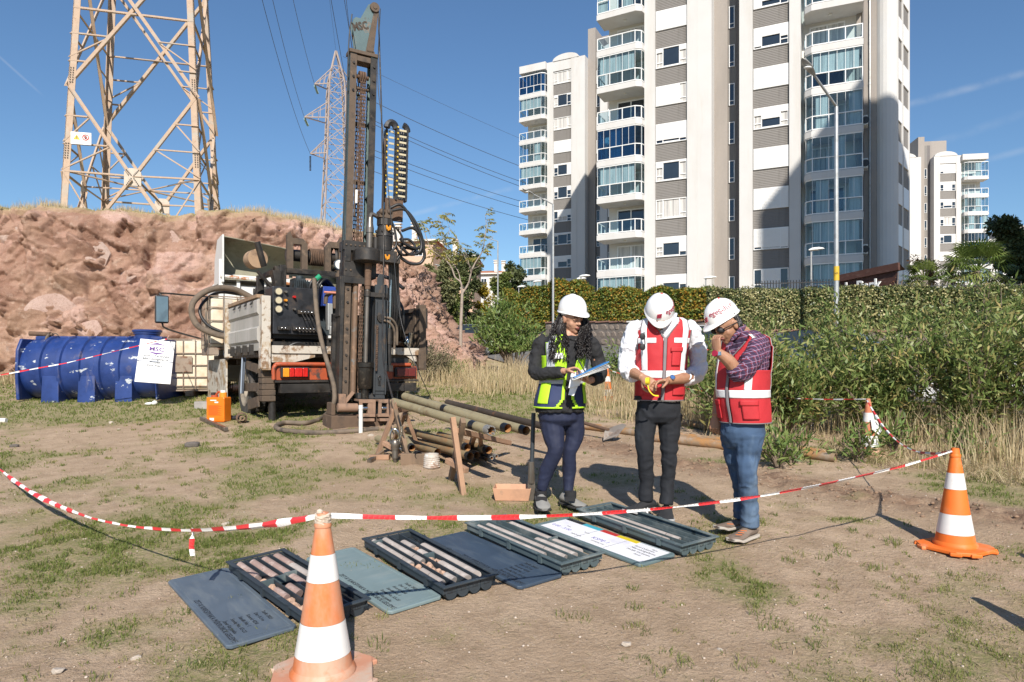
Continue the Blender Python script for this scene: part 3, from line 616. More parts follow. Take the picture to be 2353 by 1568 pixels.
def tower(label,loc,ang,floors,detail,w1,w2,b1,b2,hi=True,arch=True,group='apartment towers of the housing estate',side=True):
 T = thing('apartment_building',label,'building',loc,R(ang),group)
 H = floors * FH; D = 13.0; z0 = -5.0; top = H + .9
 w = MB()
 w.bb(-2.06,-1.24,-.16,D,z0,top); w.bb(1.2,1.95,-.16,D,z0,top); w.bb(1.955,3.0,-.13,D,z0,top)
 w.bb(4.97,5.89,-.16,D,z0,top); w.bb(8.35,9.1,-.16,D,z0,top)
 w.bb(-5.7,-2.06,-.70,D,H - .02,top); w.bb(9.1,12.95,-.70,D,H - .02,top)          # parapets over the balconies
 w.bb(-1.24,1.2,-.12,D,H - .35,top); w.bb(5.89,8.35,-.12,D,H - .35,top)
 if side: w.lathe([(.72,z0),(.72,top)],20,(14.45,1.4,0),sq=.9); w.bb(13.9,14.9,1.4,D,z0,top)
 w.build('wall',WHITE,T)
 if arch:
  for c in (0.45,6.8):
   a = MB(); pts = [(c - 1.75,top - .01)] + [(c + 1.75 * math.cos(math.pi - i * math.pi / 12),top + .75 * math.sin(i * math.pi / 12)) for i in range(13)] + [(c + 1.75,top - .01)]
   a.prism(pts[1:-1] + [],-.20,.35); a.build('roof_arch',WHITE,T)
 m = MB(); m.bb(-5.35,-2.06,1.2,D,z0,H - .03); m.bb(9.1,12.6,1.2,D,z0,H - .03); m.build('balcony_back_wall',CREAM,T)
 m = MB(); m.bb(-1.24,1.2,.05,D,z0,H - .36); m.bb(5.89,8.35,.05,D,z0,H - .36); m.build('bay_wall',CLAD,T)
 m = MB(); m.bb(3.0,3.97,1.0,14,z0,H + 4.6); m.bb(3.975,8.5,3.6,14,H + .5,H + 4.6); m.build('stair_tower',BEIGE,T)
 m = MB(); m.bb(3.975,4.52,1.3,D,z0,H + 3.2); m.build('stair_window_strip',CLAD,T); m = MB(); m.bb(4.525,4.965,1.3,D,z0,H + 3.2); m.build('dark_wall',DGREY,T)
 if side:
  m = MB(); m.bb(12.605,13.85,1.0,D,z0,H); m.build('side_wall',BEIGE,T)
  m = MB(); m.prism([(0,z0),(.01,z0),(.01,top),(0,top)],0,.01)
  f = thing('flank',None,None); f.parent = T; f.location = (14.98,1.6,0); f.rotation_euler = (0,0,R(74)); f.name = 'flank_wall'
  q = MB(); q.bb(0,.3,0,.3,z0,top); q.bb(2.0,2.3,0,.3,z0,top); q.bb(3.9,4.2,0,.3,z0,top); q.build('flank_pier',WHITE,f)
  q = MB(); q.bb(.3,2.0,.06,.3,z0,top); q.bb(2.3,3.9,.06,.3,z0,top); q.build('flank_siding',CLAD,f)
  for k in range(detail[0],detail[1]):
   for xx in (1.15,3.1):
    s = MB(); s.bb(xx - .75,xx + .75,-.02,.08,k * FH + .95,k * FH + 2.4); s.build('shutter',SHUT if (k * 7 + int(xx)) % 3 else FRAME,f)
 for k in range(detail[0],detail[1]):
  z = k * FH
  for bx,ws in ((0.0,w1),(7.12,w2)):
   if ws is None: continue
   link('cladding_panel',CLAD_ME,T,(bx - (.02 if bx == 0 else 0),.045,z + 2.42))
   s = ws.get(k,None)
   if s is None:
    rr = random.Random(k * 31 + int(loc[0] * 7) + int(bx)); s = tuple(rr.choice([0,.3,.6,1]) for _ in range(3)) + tuple(rr.choice([0,0,1]) for _ in range(3))
   add_window(T,bx - (.02 if bx == 0 else 0),.02,z + .95,s[:3],s[3:] if len(s) > 3 else (0,0,0),hi)
  ww = link('stair_window',SLIT_ME,T,(4.24,1.27,z + .55)); link('pane',SLITP_ME,ww)
  if b1 is not None: add_balcony(T,False,z,b1[k] if k < len(b1) else 'o',hi)
  if b2 is not None: add_balcony(T,True,z,b2[k] if k < len(b2) else 'o',hi)
 return T
c1 = (1,1,1)
main = tower('tall white and grey apartment tower nearest the site, its roof above the picture',(12.16,52.05,3.45),-26.2,13,(0,10),
 {8: (1,1,1),7: (.2,0,.25,1,0,1),6: (1,1,0,0,0,1),5: (.85,.85,.87),4: (.3,.05,.1,1,0,1),3: (0,0,0,1,1,1),2: (.5,.3,.8,1,0,0),1: (.5,.4,.5),0: (1,1,1),9: (0,.3,1)},
 {8: (1,.7,.4),7: (.92,.45,.6),6: (1,1,1),5: (.35,.55,.3,1,0,1),4: (1,1,1),3: (1,1,1),2: (.9,.93,.96),1: (0,1,0),0: (1,1,1),9: (1,1,1)},
 'gwoowbowog','gwwgggwogw')
for k in (5,4,2):
 m = MB(); m.bb(12.98,13.28,-.25,.55,k * FH + .1,k * FH + .75); a = m.build('air_conditioner',AC,main,bevel=.02); m = MB(); m.lathe([(0,0),(.24,0),(.24,.012)],20,(13.13,-.251,k * FH + .42),ax=(0,-1,0)); m.build('fan_grille',BLACKP,a)
for x,mt_,nm in ((13.0,DGREY,'drainpipe'),(13.42,STEEL,'drainpipe')):
 m = MB(); m.cyl((x,.93,-2),(x,.93,38),.06,n=10)
 for k in range(13): m.cyl((x,.93,k * FH + .3),(x,.93,k * FH + .42),.075,n=10)
 m.build(nm,mt_,main)
tower('white and grey apartment tower further back at the left, with an arched parapet',(6.37,85.8,7.65),-26.2,11,(0,11),
 {10: (0,0,0,1,1,1),9: (.2,.0,.1,1,0,0),8: (0,0,0,1,1,1),7: (1,1,1),6: (.3,.1,1,0,0,0),5: (.4,0,.35),4: (.1,.6,.5,0,1,0),3: (.25,.15,.1),2: (1,.5,.3),1: (.5,.5,.5)},{},'gwwooowgowb','ogogogogogg',hi=False,side=False)
tower('distant white and grey apartment tower to the right, behind the palm',(65.2,114.3,10.0),-9,9,(0,9),
 {8: (1,.8,.8),7: (.1,.0,.1,1,0,1),6: (1,1,1),5: (1,1,1),4: (.2,0,.2,1,1,1),3: (.2,.3,.2),2: (.4,.5,.6)},{8: (.8,1,1),7: (.3,.9,.3),6: (.3,.7,.3),5: (.3,0,.1,0,1,0),4: (.3,.1,1)},'ogogogogo','gogddggog',hi=False,side=False)
tower('pale apartment block far behind the dark tree, top floors showing',(118,165,12.0),-14,7,(3,7),{},{},'gogogog','ggobggb',hi=False,side=False)
tower('grey topped apartment block at the right edge of the picture',(142,178,14.0),-14,8,(4,8),{},{},'gogogogg','ggobggbg',hi=False,side=False)
# the neighbouring tower just outside the frame whose shadow falls across the nearest one
nb = thing('apartment_building','apartment tower standing beside the site, past the right edge of the picture','building',(22.6,1.6,0),0)
e = Vector((27.4 - 22.6,9.6 - 1.6,0)); eL = e.length; ex = e.normalized(); nb.rotation_euler = (0,0,math.atan2(ex.y,ex.x))
m = MB(); m.bb(0,eL,-15,0,-1,48.9); m.build('wall',WHITE,nb)
for k in range(15):
 for xx in (2.4,6.4): add_window(nb,xx,.02,2 + k * FH,(.5,.2,.5),hi=False); nb.children[-1].rotation_euler = (0,0,math.pi)
# --- low houses with tiled roofs beyond the cut
TILE = mat('orange_roof_tiles',(.42,.16,.075),[((.30,.11,.06),1.5,.45,.65),((.5,.26,.15),9,.5,.7)],rough=.85,bump=.4,bscale=14,bdist=.05)
PEACH = mat('peach_render',(.58,.40,.29),rough=.9,var=.05); OFFW = mat('offwhite_render',(.66,.63,.58),rough=.9,var=.04)
def house(label,loc,w,d,h,wall,ang=0,chim=(),floors=2,cols=4):
 t = thing('tiled_roof_house',label,'house',loc,R(ang),'tiled roof houses beyond the cut')
 m = MB(); m.bb(-w / 2,w / 2,0,d,-6,h); m.build('wall',wall,t)
 r = MB(); o = .55; rh = w * .10
 r.add([(-w / 2 - o,-o,h),(w / 2 + o,-o,h),(w / 2 + o,d + o,h),(-w / 2 - o,d + o,h),(-w / 2 + d * .4,d / 2,h + rh),(w / 2 - d * .4,d / 2,h + rh)],[(0,1,5,4),(1,2,5),(2,3,4,5),(3,0,4),(3,2,1,0)])
 rf = r.build('roof',TILE,t)
 e = MB(); e.bb(-w / 2 - o,w / 2 + o,-o - .04,-o + .1,h - .28,h - .02); e.bb(-w / 2 - o,w / 2 + o,d + o - .1,d + o + .04,h - .28,h - .02); e.build('eaves',OFFW,t)
 for x,y in chim:
  c = MB(); c.bb(x - .35,x + .35,y - .35,y + .35,h + .2,h + 2.3); c.bb(x - .5,x + .5,y - .5,y + .5,h + 2.3,h + 2.45); c.bb(x - .3,x + .3,y - .3,y + .3,h + 2.45,h + 2.75); c.bb(x - .5,x + .5,y - .5,y + .5,h + 2.75,h + 2.9); c.build('chimney',OFFW,rf)
 for k in range(floors):
  for i in range(cols):
   x = -w / 2 + w * (i + .5) / cols; f = MB(); z = h - 2.4 - k * 2.9
   f.bb(x - .6,x + .6,-.05,.03,z,z + .08); f.bb(x - .6,x + .6,-.05,.03,z + 1.22,z + 1.3)
   for q in (-.56,0,.56): f.bb(x + q - .04,x + q + .04,-.05,.03,z + .08,z + 1.22)
   wf = f.build('window',FRAME,t); MB().bb(x - .52,x + .52,-.02,-.01,z + .08,z + 1.22).build('pane',PANE,wf)
p = P(930,552,100); house('peach house with tiled roof and chimneys right behind the rock cut',(p.x,p.y,p.z - 11),8.4,12,11,PEACH,-6,((-1.5,2),(1,2),(-3,4)),3,2)
p = P(1000,587,108); house('peach house with lower tiled roof, between rock cut and thin tree',(p.x,p.y,p.z - 9),12,11,9,PEACH,-4,((-3,2),(.5,3),(2.8,2.5)),3,3)
p = P(1112,628,140); house('small white house with tiled roof behind the street trees',(p.x,p.y,p.z - 8),12,10,8,OFFW,-8,((-1.5,2),(2.2,2),(3.6,3)),2,3)
# ================================================================ plants
def leaves(name,pos,length,width,material,parent=None,dirs=None,seed=0,rnd=None,fold=0.0,face=None):
 """diamond leaves: pos (n,3); dirs (n,3) leaf direction; face (n,3) preferred normal"""
 r = np.random.default_rng(seed); n = len(pos); pos = np.asarray(pos,float)
 length = np.broadcast_to(length,(n,)) * r.uniform(.7,1.25,n); width = np.broadcast_to(width,(n,)) * r.uniform(.75,1.2,n)
 d = r.normal(0,1,(n,3)) if dirs is None else np.asarray(dirs,float) + r.normal(0,.25,(n,3))
 d /= np.linalg.norm(d,axis=1)[:,None] + 1e-9
 f = r.normal(0,1,(n,3)) if face is None else np.asarray(face,float) + r.normal(0,.55,(n,3))
 s = np.cross(d,f); s /= np.linalg.norm(s,axis=1)[:,None] + 1e-9; nn = np.cross(s,d)
 mid = pos + d * (length * .45)[:,None] + nn * (length * fold)[:,None]
 v = np.stack([pos,mid + s * (width / 2)[:,None],pos + d * length[:,None] - nn * (length * fold * .6)[:,None],mid - s * (width / 2)[:,None]],1).reshape(-1,3)
 me = npmesh(name,v,np.arange(4 * n).reshape(n,4),material)
 a = me.attributes.new('rnd','FLOAT','FACE'); a.data.foreach_set('value',(r.uniform(0,1,n) if rnd is None else np.clip(rnd + r.normal(0,.12,n),0,1)).astype(np.float32))
 return link(name,me,parent)
def blades(name,pos,h,w,material,lean=.35,seed=0,parent=None,rnd=None,seg=1):
 r = np.random.default_rng(seed); n = len(pos); pos = np.asarray(pos,float); h = np.broadcast_to(h,(n,)) * r.uniform(.55,1.3,n); a = r.uniform(0,2 * np.pi,n); l = np.abs(r.normal(0,lean,n)) * h; b = r.uniform(0,2 * np.pi,n)
 s = np.stack([np.cos(a),np.sin(a),0 * a],1) * (np.broadcast_to(w,(n,)) / 2)[:,None]; t = np.stack([np.cos(b) * l,np.sin(b) * l,h],1)
 m_ = pos + t * np.array([.35,.35,.6]); v = np.stack([pos - s,pos + s,m_ + s * .8,pos + t,m_ - s * .8],1).reshape(-1,3)
 k = np.arange(n)[:,None] * 5; me = npmesh(name,v,np.concatenate([k + np.array([[0,1,2,4]]),]),material)
 me2 = np.concatenate([k + 4,k + 2,k + 3],1)
 me = bpy.data.meshes.new(name); me.vertices.add(len(v)); me.vertices.foreach_set('co',v.astype(np.float32).ravel())
 lo = np.concatenate([(k + np.array([[0,1,2,4]])).ravel(),me2.ravel()]).astype(np.int32); me.loops.add(len(lo)); me.loops.foreach_set('vertex_index',lo)
 ls = np.concatenate([np.arange(0,4 * n,4),4 * n + np.arange(0,3 * n,3)]).astype(np.int32); me.polygons.add(2 * n); me.polygons.foreach_set('loop_start',ls); me.materials.append(material); me.update(calc_edges=True)
 rv = r.uniform(0,1,n) if rnd is None else np.clip(rnd + r.normal(0,.15,n),0,1); at = me.attributes.new('rnd','FLOAT','FACE'); at.data.foreach_set('value',np.concatenate([rv,rv]).astype(np.float32))
 return link(name,me,parent)
def gz_at(x,y): return gzv(np.asarray(x,float),np.asarray(y,float))
GRASS = leaf_mat('short_grass',[(.115,.165,.035),(.18,.215,.055),(.26,.26,.085),(.40,.34,.16)],.6,.4)
STRAW = leaf_mat('dry_grass_stalks',[(.36,.27,.15),(.50,.395,.235),(.62,.51,.33),(.29,.27,.12)],.7,.3)
BARK = mat('grey_bark',(.20,.165,.135),[((.11,.09,.07),9,.45,.65,(1,1,.3))],rough=.95,bump=.5,bscale=30,bdist=.02)
TWIG = mat('brown_twigs',(.17,.13,.095),rough=.95,var=.2)
# --- short grass in the lot, denser in the green patches
def scatter(n,x0,x1,y0,y1,seed):
 r = np.random.default_rng(seed); return r.uniform(x0,x1,n),r.uniform(y0,y1,n),r
gp_ = []
for n,x0,x1,y0,y1,sd in ((230000,-3.4,3.6,2.3,5.2,1),(130000,-6.5,6.5,5.2,9.5,2),(110000,-13,4,9.5,17.5,3)):
 x,y,r = scatter(n,x0,x1,y0,y1,sd); g = grass_field(x,y); nz = fbm(np.stack([x,y,0 * x],1) * 9,3,40)
 k = r.uniform(0,1,n) < np.clip(g * .8 * np.clip((nz - .40) / .2,0,1),0,1) + .010; k &= trench_dist(x,y) > .3; k &= ~((x < -12.5 + 0 * y) | ((y > 16.8) & (x < -3)))
 gp_.append(np.stack([x[k],y[k],g[k]],1))
gp_ = np.concatenate(gp_); gr_ = np.random.default_rng(4)
tag(blades('grass',np.stack([gp_[:,0],gp_[:,1],gz_at(gp_[:,0],gp_[:,1]) - .004],1),(.012 + .014 * gp_[:,2]) + .0022 * np.clip(gp_[:,1] - 4,0,9),.0034 + .0011 * np.clip(gp_[:,1] - 2.5,0,14),GRASS,.75,5,rnd=.62 - .34 * gp_[:,2] + .3 * (fbm(np.stack([gp_[:,0],gp_[:,1],0 * gp_[:,0]],1) * 2.2,3,77) - .5)),'low green grass growing in patches on the bare lot','grass',kind='stuff')
r = np.random.default_rng(31); n = 1500; cy_ = 2.4 + 9 * r.uniform(0,1,n) ** 1.4; cx_ = r.uniform(-.85,.85,n) * cy_; kk = (trench_dist(cx_,cy_) > .35) & (fbm(np.stack([cx_ * .7,cy_ * .7,0 * cx_],1),3,33) > .42); cx_,cy_ = cx_[kk],cy_[kk]; sz = r.uniform(.25,1,len(cx_)) ** 2; nb_ = (6 + 22 * sz).astype(int); ix = np.repeat(np.arange(len(cx_)),nb_); rad_ = (.012 + .05 * sz[ix]) * np.sqrt(r.uniform(0,1,len(ix))); an_ = r.uniform(0,6.28,len(ix)); x,y = cx_[ix] + rad_ * np.cos(an_),cy_[ix] + rad_ * np.sin(an_)
tag(blades('grass_tufts',np.stack([x,y,gz_at(x,y) - .003],1),.014 + .026 * sz[ix],.0032 + .0008 * np.clip(y - 2.5,0,9),GRASS,.8,6,rnd=r.uniform(.05,.75,len(cx_))[ix]),'small scattered grass tufts on the trodden bare earth','grass',kind='stuff')
r = np.random.default_rng(41); n = 2600; y = 2.3 + 8 * r.uniform(0,1,n) ** 1.5; x = r.uniform(-.85,.85,n) * y; an_ = r.uniform(0,6.28,n); leaves('straw_litter',np.stack([x,y,gz_at(x,y) + .006],1),r.uniform(.015,.075,n),.0035 + .0004 * y,STRAW,None,np.stack([np.cos(an_),np.sin(an_),.07 + 0 * an_],1) * 6,42,None,.0,np.stack([0 * x,0 * x,6 + 0 * x],1))
tag(bpy.data.objects['straw_litter'],'bits of dry straw and twigs littering the bare ground','litter',kind='stuff')
# --- tall dry grass: verge behind the people and under the oleanders
lowx,lowy = [-3.5,-2.6,.3,1.3,1.9,3.1,4.4,5.4,8,14],[15.6,14.6,13.2,10.6,9.6,7.9,6.5,6.0,5.4,4.5]
x,y,r = scatter(150000,-3.5,11,4.6,23,8); lo = np.interp(x,lowx,lowy); dn = y - lo; nz = fbm(np.stack([x * 1.3,y * 1.3,0 * x],1),4,50)
wdt = np.interp(x,[-3.5,0,3,6,11],[5,6.5,5,4.0,4.0]); k = (dn > 0) & (dn < wdt) & (r.uniform(0,1,len(x)) < np.clip((nz - .38) / .22,0,1) * np.clip(dn / .7,.1,1) * np.interp(x,[-3,2,4,8],[.30,.6,.7,.6]))
x,y,nz,dn = x[k],y[k],nz[k],dn[k]
tag(blades('dry_grass',np.stack([x,y,gz_at(x,y)],1),(.15 + .27 * np.clip(dn / 1.1,0,1)) * np.interp(nz,[.35,.65],[.6,1.25]),.0052 + .0004 * y,STRAW,.38,9),'tall straw coloured dry grass along the edge of the lot','dry grass',kind='stuff')
r = np.random.default_rng(15); x = r.uniform(3.0,9,9000); y = np.interp(x,lowx,lowy) + r.uniform(-.2,1.6,9000); k = fbm(np.stack([x,y,0 * x],1) * 1.5,3,60) > .5; x,y = x[k],y[k]
tag(blades('fallen_straw',np.stack([x,y,gz_at(x,y) + .01],1),.12,.006,STRAW,2.2,10),'trampled straw lying in front of the oleanders','straw',kind='stuff')
# --- grass along the top edge of the cut and weeds at its foot
r = np.random.default_rng(21); ci = r.integers(40,NC - 60,26000); back = np.abs(r.normal(0,.8,26000)); tp_ = Q[ci,-4]
x = tp_[:,0] - nor[ci,0] * back + r.normal(0,.1,26000); y = tp_[:,1] - nor[ci,1] * back; z = tp_[:,2] + np.clip(back,0,.6) * .15 - .05
nz = fbm(np.stack([x * 1.1,y * .4,0 * x],1),4,70); k = r.uniform(0,1,26000) < np.clip((nz - .30) / .2,0,1)
tag(blades('cliff_top_grass',np.stack([x,y,z],1)[k],(.10 + .16 * np.clip((nz - .4) / .25,0,1))[k],.009,STRAW,.3,11,rnd=np.where(nz < .5,.95,.55)[k]),'dry and green grass along the top of the rock cut','grass',kind='stuff')
r = np.random.default_rng(22); x = r.uniform(-15,-2,9000); y = np.interp(x,[c[0] for c in CP[3:9]],[c[1] for c in CP[3:9]]) - .9 + r.normal(0,.35,9000); nz = fbm(np.stack([x * .9,y,0 * x],1),3,71); k = nz > .52
tag(blades('cliff_foot_weeds',np.stack([x,y,gz_at(x,y)],1)[k],.28,.012,STRAW,.5,12,rnd=.9),'dry weeds growing along the foot of the rock cut','weeds',kind='stuff')
def bush(label,name,base,rx,ry,h,material,n,ll,lw,seed,stems=14,group=None,clump=.0,droop=0.0,cat='bush',low=.15,whorl=True):
 """shrub: splayed stems with leaf whorls along and at the ends of them"""
 t = thing(name,label,cat,base,0,group); r = random.Random(seed); rn = np.random.default_rng(seed)
 s = MB(); tips = []
 for i in range(stems):
  a = r.uniform(0,2 * math.pi); rad = math.sqrt(r.uniform(.02,1)); ex,ey = math.cos(a) * rad * rx,math.sin(a) * rad * ry; hh = h * (1 - .38 * rad * rad) * r.uniform(.72,1.05)
  b0 = V(math.cos(a) * .12 * rx * rad,math.sin(a) * .12 * ry * rad,0); m1 = V(ex * .4,ey * .4,hh * .5); e = V(ex,ey,hh)
  sp = spline([b0,m1,e],6); s.tube(sp,list(np.linspace(.018 + .006 * h,.005,len(sp))),5)
  for p in sp[4:]: tips.append((p,(e - m1).normalized()))
  for _ in range(5):
   k = r.randint(3,len(sp) - 1); q = sp[k]; d = V(r.gauss(0,1),r.gauss(0,1),r.uniform(.1,1.2)).normalized(); L_ = r.uniform(.18,.42) * h * .5; q2 = q + d * L_
   s.tube([q,q.lerp(q2,.5) + V(0,0,.02),q2],[.006,.005,.003],4); tips += [(q.lerp(q2,f),d) for f in (.5,.75,1,1)]
 s.build('stems',TWIG,t,smooth=60)
 T = np.array([tuple(p) for p,_ in tips]); Dn = np.array([tuple(d) for _,d in tips]); i = rn.integers(0,len(T),n)
 pos = T[i] + rn.normal(0,.07 + .02 * h,(n,3)); pos = pos[pos[:,2] > low * h]; i = i[:len(pos)]
 out = pos * np.array([1 / rx,1 / ry,.5 / h]); d = Dn[i] * .5 + out * .5 + rn.normal(0,.75,(len(pos),3)) + np.array([0,0,.45 - droop])
 depth = np.clip(np.linalg.norm(out[:,:2],axis=1) * .5 + pos[:,2] / h * .4,0,1)
 leaves('foliage',pos,ll,lw,material,t,d,seed + 1,None,.06)
 return t
OLE = leaf_mat('oleander_leaves',[(.095,.145,.042),(.15,.215,.058),(.215,.28,.085),(.30,.34,.12),(.44,.35,.14)],.45,.38)
OLE2 = leaf_mat('oleander_leaves_fresh',[(.08,.14,.035),(.13,.20,.05),(.185,.245,.07),(.25,.29,.09)],.45,.25)
DRYB = leaf_mat('dull_shrub_leaves',[(.10,.10,.05),(.16,.15,.085),(.23,.19,.12),(.32,.25,.17)],.8,.15)
g_ole = 'oleander bushes along the right side of the lot'
ol = [(2.95,8.9,.75,.6,1.3,'oleander bush at the back of the man in blue jeans, left end of the row'),(3.75,9.1,.85,.7,1.35,'oleander bush just left of the leaning dirty cone'),(4.75,8.8,.95,.75,1.5,'oleander bush behind the leaning dirty cone'),
 (5.7,8.4,1.0,.8,1.8,'oleander bush behind the tape running to the nearest right cone'),(6.5,7.6,1.0,.8,1.95,'tall oleander bush at the right edge of the picture'),(5.15,10.2,1.2,.8,1.7,'oleander bush in the second row in front of the clipped hedge'),(7.6,9.2,1.2,.9,2.1,'oleander bush far right in the second row'),(3.6,10.6,.9,.7,1.35,'oleander bush in the second row near the tall lamp post'),(6.6,9.7,1.2,.8,2.1,'oleander bush in the second row, in front of the white car'),(8.5,10.2,1.2,.9,2.3,'tallest oleander bush in the second row at the right picture edge')]
for i,(x,y,rx,ry,h,lb) in enumerate(ol): bush(lb,'oleander_bush',(x,y,gz(x,y)),rx,ry,h,OLE,4500,.118,.028,100 + i,15,g_ole,droop=.15,low=.12)
bush('round oleander bush in front of the silver car','oleander_bush',(.05,20.5,1.43),1.1,1.0,2.05,OLE2,6500,.16,.042,130,24,'green bushes in the verge',low=.3)
bush('small oleander sprouting between the two men and the woman','oleander_bush',(2.35,14.2,gz(0,14.2)),.55,.5,1.15,OLE2,1300,.14,.03,131,9,'green bushes in the verge')
bush('small green bush showing between the white shirt and the chequered shirt','oleander_bush',(3.3,11.8,gz(0,11.8)),.5,.45,1.15,OLE2,1200,.13,.028,132,9,'green bushes in the verge')
bush('low dull shrub at the end of the rock cut beside the truck','low_shrub',(-2.15,17.0,1.19),.85,.6,1.05,DRYB,7000,.05,.022,133,16,low=.05)
bush('scrubby half green bush in the dry grass below the thin tree','low_shrub',(-1.75,17.6,1.22),.7,.5,.6,OLE,1500,.11,.024,134,10,low=.05)
r = random.Random(6)
for i in range(5): bush(['green weed clump at the foot of the leaning cone','green weed clump left of the leaning cone','leafy weed on the dug soil by the old rods','leafy weed right of the leaning cone','small leafy weed behind the jeans'][i],'weed',(([4.25,3.75,3.0,4.9,2.75][i]),[7.6,7.3,7.3,7.4,7.0][i],gz(0,[7.6,7.3,7.3,7.4,7.0][i])),.24,.22,.38,OLE2,240,.11,.022,140 + i,6,'green weeds in the dry grass',cat='weed',low=0)
# --- clipped hedge on a brown stone wall (right) and creeper hedge on a stone wall (left)
VARI = leaf_mat('variegated_hedge_leaves',[(.050,.075,.030),(.075,.11,.04),(.14,.165,.06),(.34,.32,.14),(.48,.43,.22)],.4,.2)
CREEP = leaf_mat('creeper_leaves',[(.07,.12,.025),(.13,.19,.035),(.21,.25,.05),(.36,.28,.05),(.44,.22,.03)],.5,.3)
STONE = mat('brown_wall_stone',(.20,.155,.125),[((.12,.09,.07),3,.45,.6),((.30,.25,.21),5,.55,.7)],rough=.92,bump=.5,bscale=14,bdist=.03)
STONE2 = mat('grey_wall_stone',(.23,.19,.16),[((.15,.12,.10),3,.45,.6),((.33,.28,.24),5,.55,.7)],rough=.92,bump=.5,bscale=14,bdist=.03)
MORT = mat('wall_mortar',(.15,.13,.115),rough=.95)
CAPS = mat('wall_capping',(.22,.12,.09),rough=.9,var=.2)
stone_me = [rock_mesh('stone',60 + s,1,STONE,.2) for s in range(4)]; stone_me2 = [rock_mesh('stone',70 + s,1,STONE2,.2) for s in range(4)]
def stone_wall(label,a,b,h,size,meshes,seed,zb=None,vis=(0,1)):
 a,b = Vector(a),Vector(b); ang = math.atan2(b.y - a.y,b.x - a.x); L_ = (b - a).xy.length; slope = (b.z - a.z) / L_
 t = thing('stone_wall',label,'wall',a,ang); m = MB()
 m.add([(0,.06,-1.2),(L_,.06,-1.2 + slope * L_),(L_,.40,-1.2 + slope * L_),(0,.40,-1.2),(0,.06,h),(L_,.06,h + slope * L_),(L_,.40,h + slope * L_),(0,.40,h)],[(3,2,1,0),(4,5,6,7),(0,1,5,4),(1,2,6,5),(2,3,7,6),(3,0,4,7)]); m.build('wall_core',MORT,t)
 c = MB(); n = int(L_ / 1.0)
 for i in range(n):
  x0,x1 = L_ * i / n + .006,L_ * (i + 1) / n - .006; c2 = MB(); zc = h + slope * (x0 + x1) / 2; c2.box(((x0 + x1) / 2,.22,zc + .045),(x1 - x0,.48,.085)); c2.build('capping_slab',CAPS,t)
 r = random.Random(seed); z = .0
 while z < h - size * .3:
  x = L_ * vis[0] + r.uniform(0,size); rh = size * r.uniform(.75,1.05)
  while x < L_ * vis[1]:
   w = size * r.uniform(.8,1.7); o = link('stone',r.choice(meshes),t,(x + w / 2,.07,z + rh / 2 + slope * x)); o.scale = (w * .56,.075,min(rh,h - z) * .56); o.rotation_euler = (0,r.uniform(-.12,.12),0); x += w * 1.0
  z += rh
 return t
stone_wall('brown stone wall under the clipped hedge on the right',(7.8,27.2,1.9),(21.5,23.6,1.65),1.15,.34,stone_me,1)
stone_wall('grey stone wall under the creeper hedge across the road',(2.2,45.5,3.2),(10.4,37.2,2.7),1.45,.45,stone_me2,2)
def hedge(label,a,b,w,h0,h1,material,n,ll,lw,seed,cat='hedge',bumpy=.18,group=None):
 a,b = Vector(a),Vector(b); L_ = (b - a).xy.length; ang = math.atan2(b.y - a.y,b.x - a.x); sl = (b.z - a.z) / L_; t = thing('hedge',label,cat,a,ang,group); r = np.random.default_rng(seed)
 core = MB(); rows = []
 nn = 60
 hx_ = np.linspace(0,L_,nn); hh = np.interp(hx_,[0,L_],[h0,h1]) + bumpy * (fbm(np.stack([hx_ * .7,0 * hx_,0 * hx_],1),3,seed) - .5) * 2
 for x_,H_ in zip(hx_,hh): z = sl * x_; rows.append([(x_,.12,z),(x_,.02 + .1,z + H_ * .5),(x_,.16,z + H_ * .93),(x_,w / 2,z + H_ - .10),(x_,w - .1,z + H_ * .9),(x_,w,z)])
 core.grid(rows); core.build('branch_core',TWIG,t)
 x = r.uniform(-.1,L_ + .1,n); H_ = np.interp(x,hx_,hh); u = r.uniform(0,1,n); top = u < .36; lump = (fbm(np.stack([x * 1.1,u * 2.2,0 * x],1),3,seed + 3) - .5)
 y = np.where(top,r.uniform(-.05,w * .9,n),r.uniform(-.08,.16,n) - lump * .55); z = np.where(top,H_ + r.normal(0,.05,n) + lump * .35,H_ * r.uniform(-.05,1,n) ** .85) + sl * x
 leaves('foliage',np.stack([x,y,z],1),ll,lw,material,t,np.stack([r.normal(0,.6,n),-r.uniform(0,1,n),r.normal(.1,.6,n)],1),seed,np.clip(r.beta(1.3,1.6,n) + lump * .8,0,1),.12,np.stack([0 * x,np.where(top,-.3,-1),np.where(top,1,.35)],1)); return t
hedge('clipped variegated hedge on top of the brown wall at right',(7.9,27.25,3.1),(21.6,23.65,2.85),1.0,1.55,1.6,VARI,46000,.098,.072,5,bumpy=.1)
hedge('green and yellow creeper hedge above the grey stone wall',(4.6,43.3,4.5),(10.7,37.2,4.15),.9,1.95,1.85,CREEP,22000,.14,.11,6,bumpy=.35)
hedge('taller green creeper hedge further up the road',(-.6,50.5,4.3),(4.6,43.6,4.2),1.0,2.9,2.9,CREEP,20000,.16,.12,7,bumpy=.5)
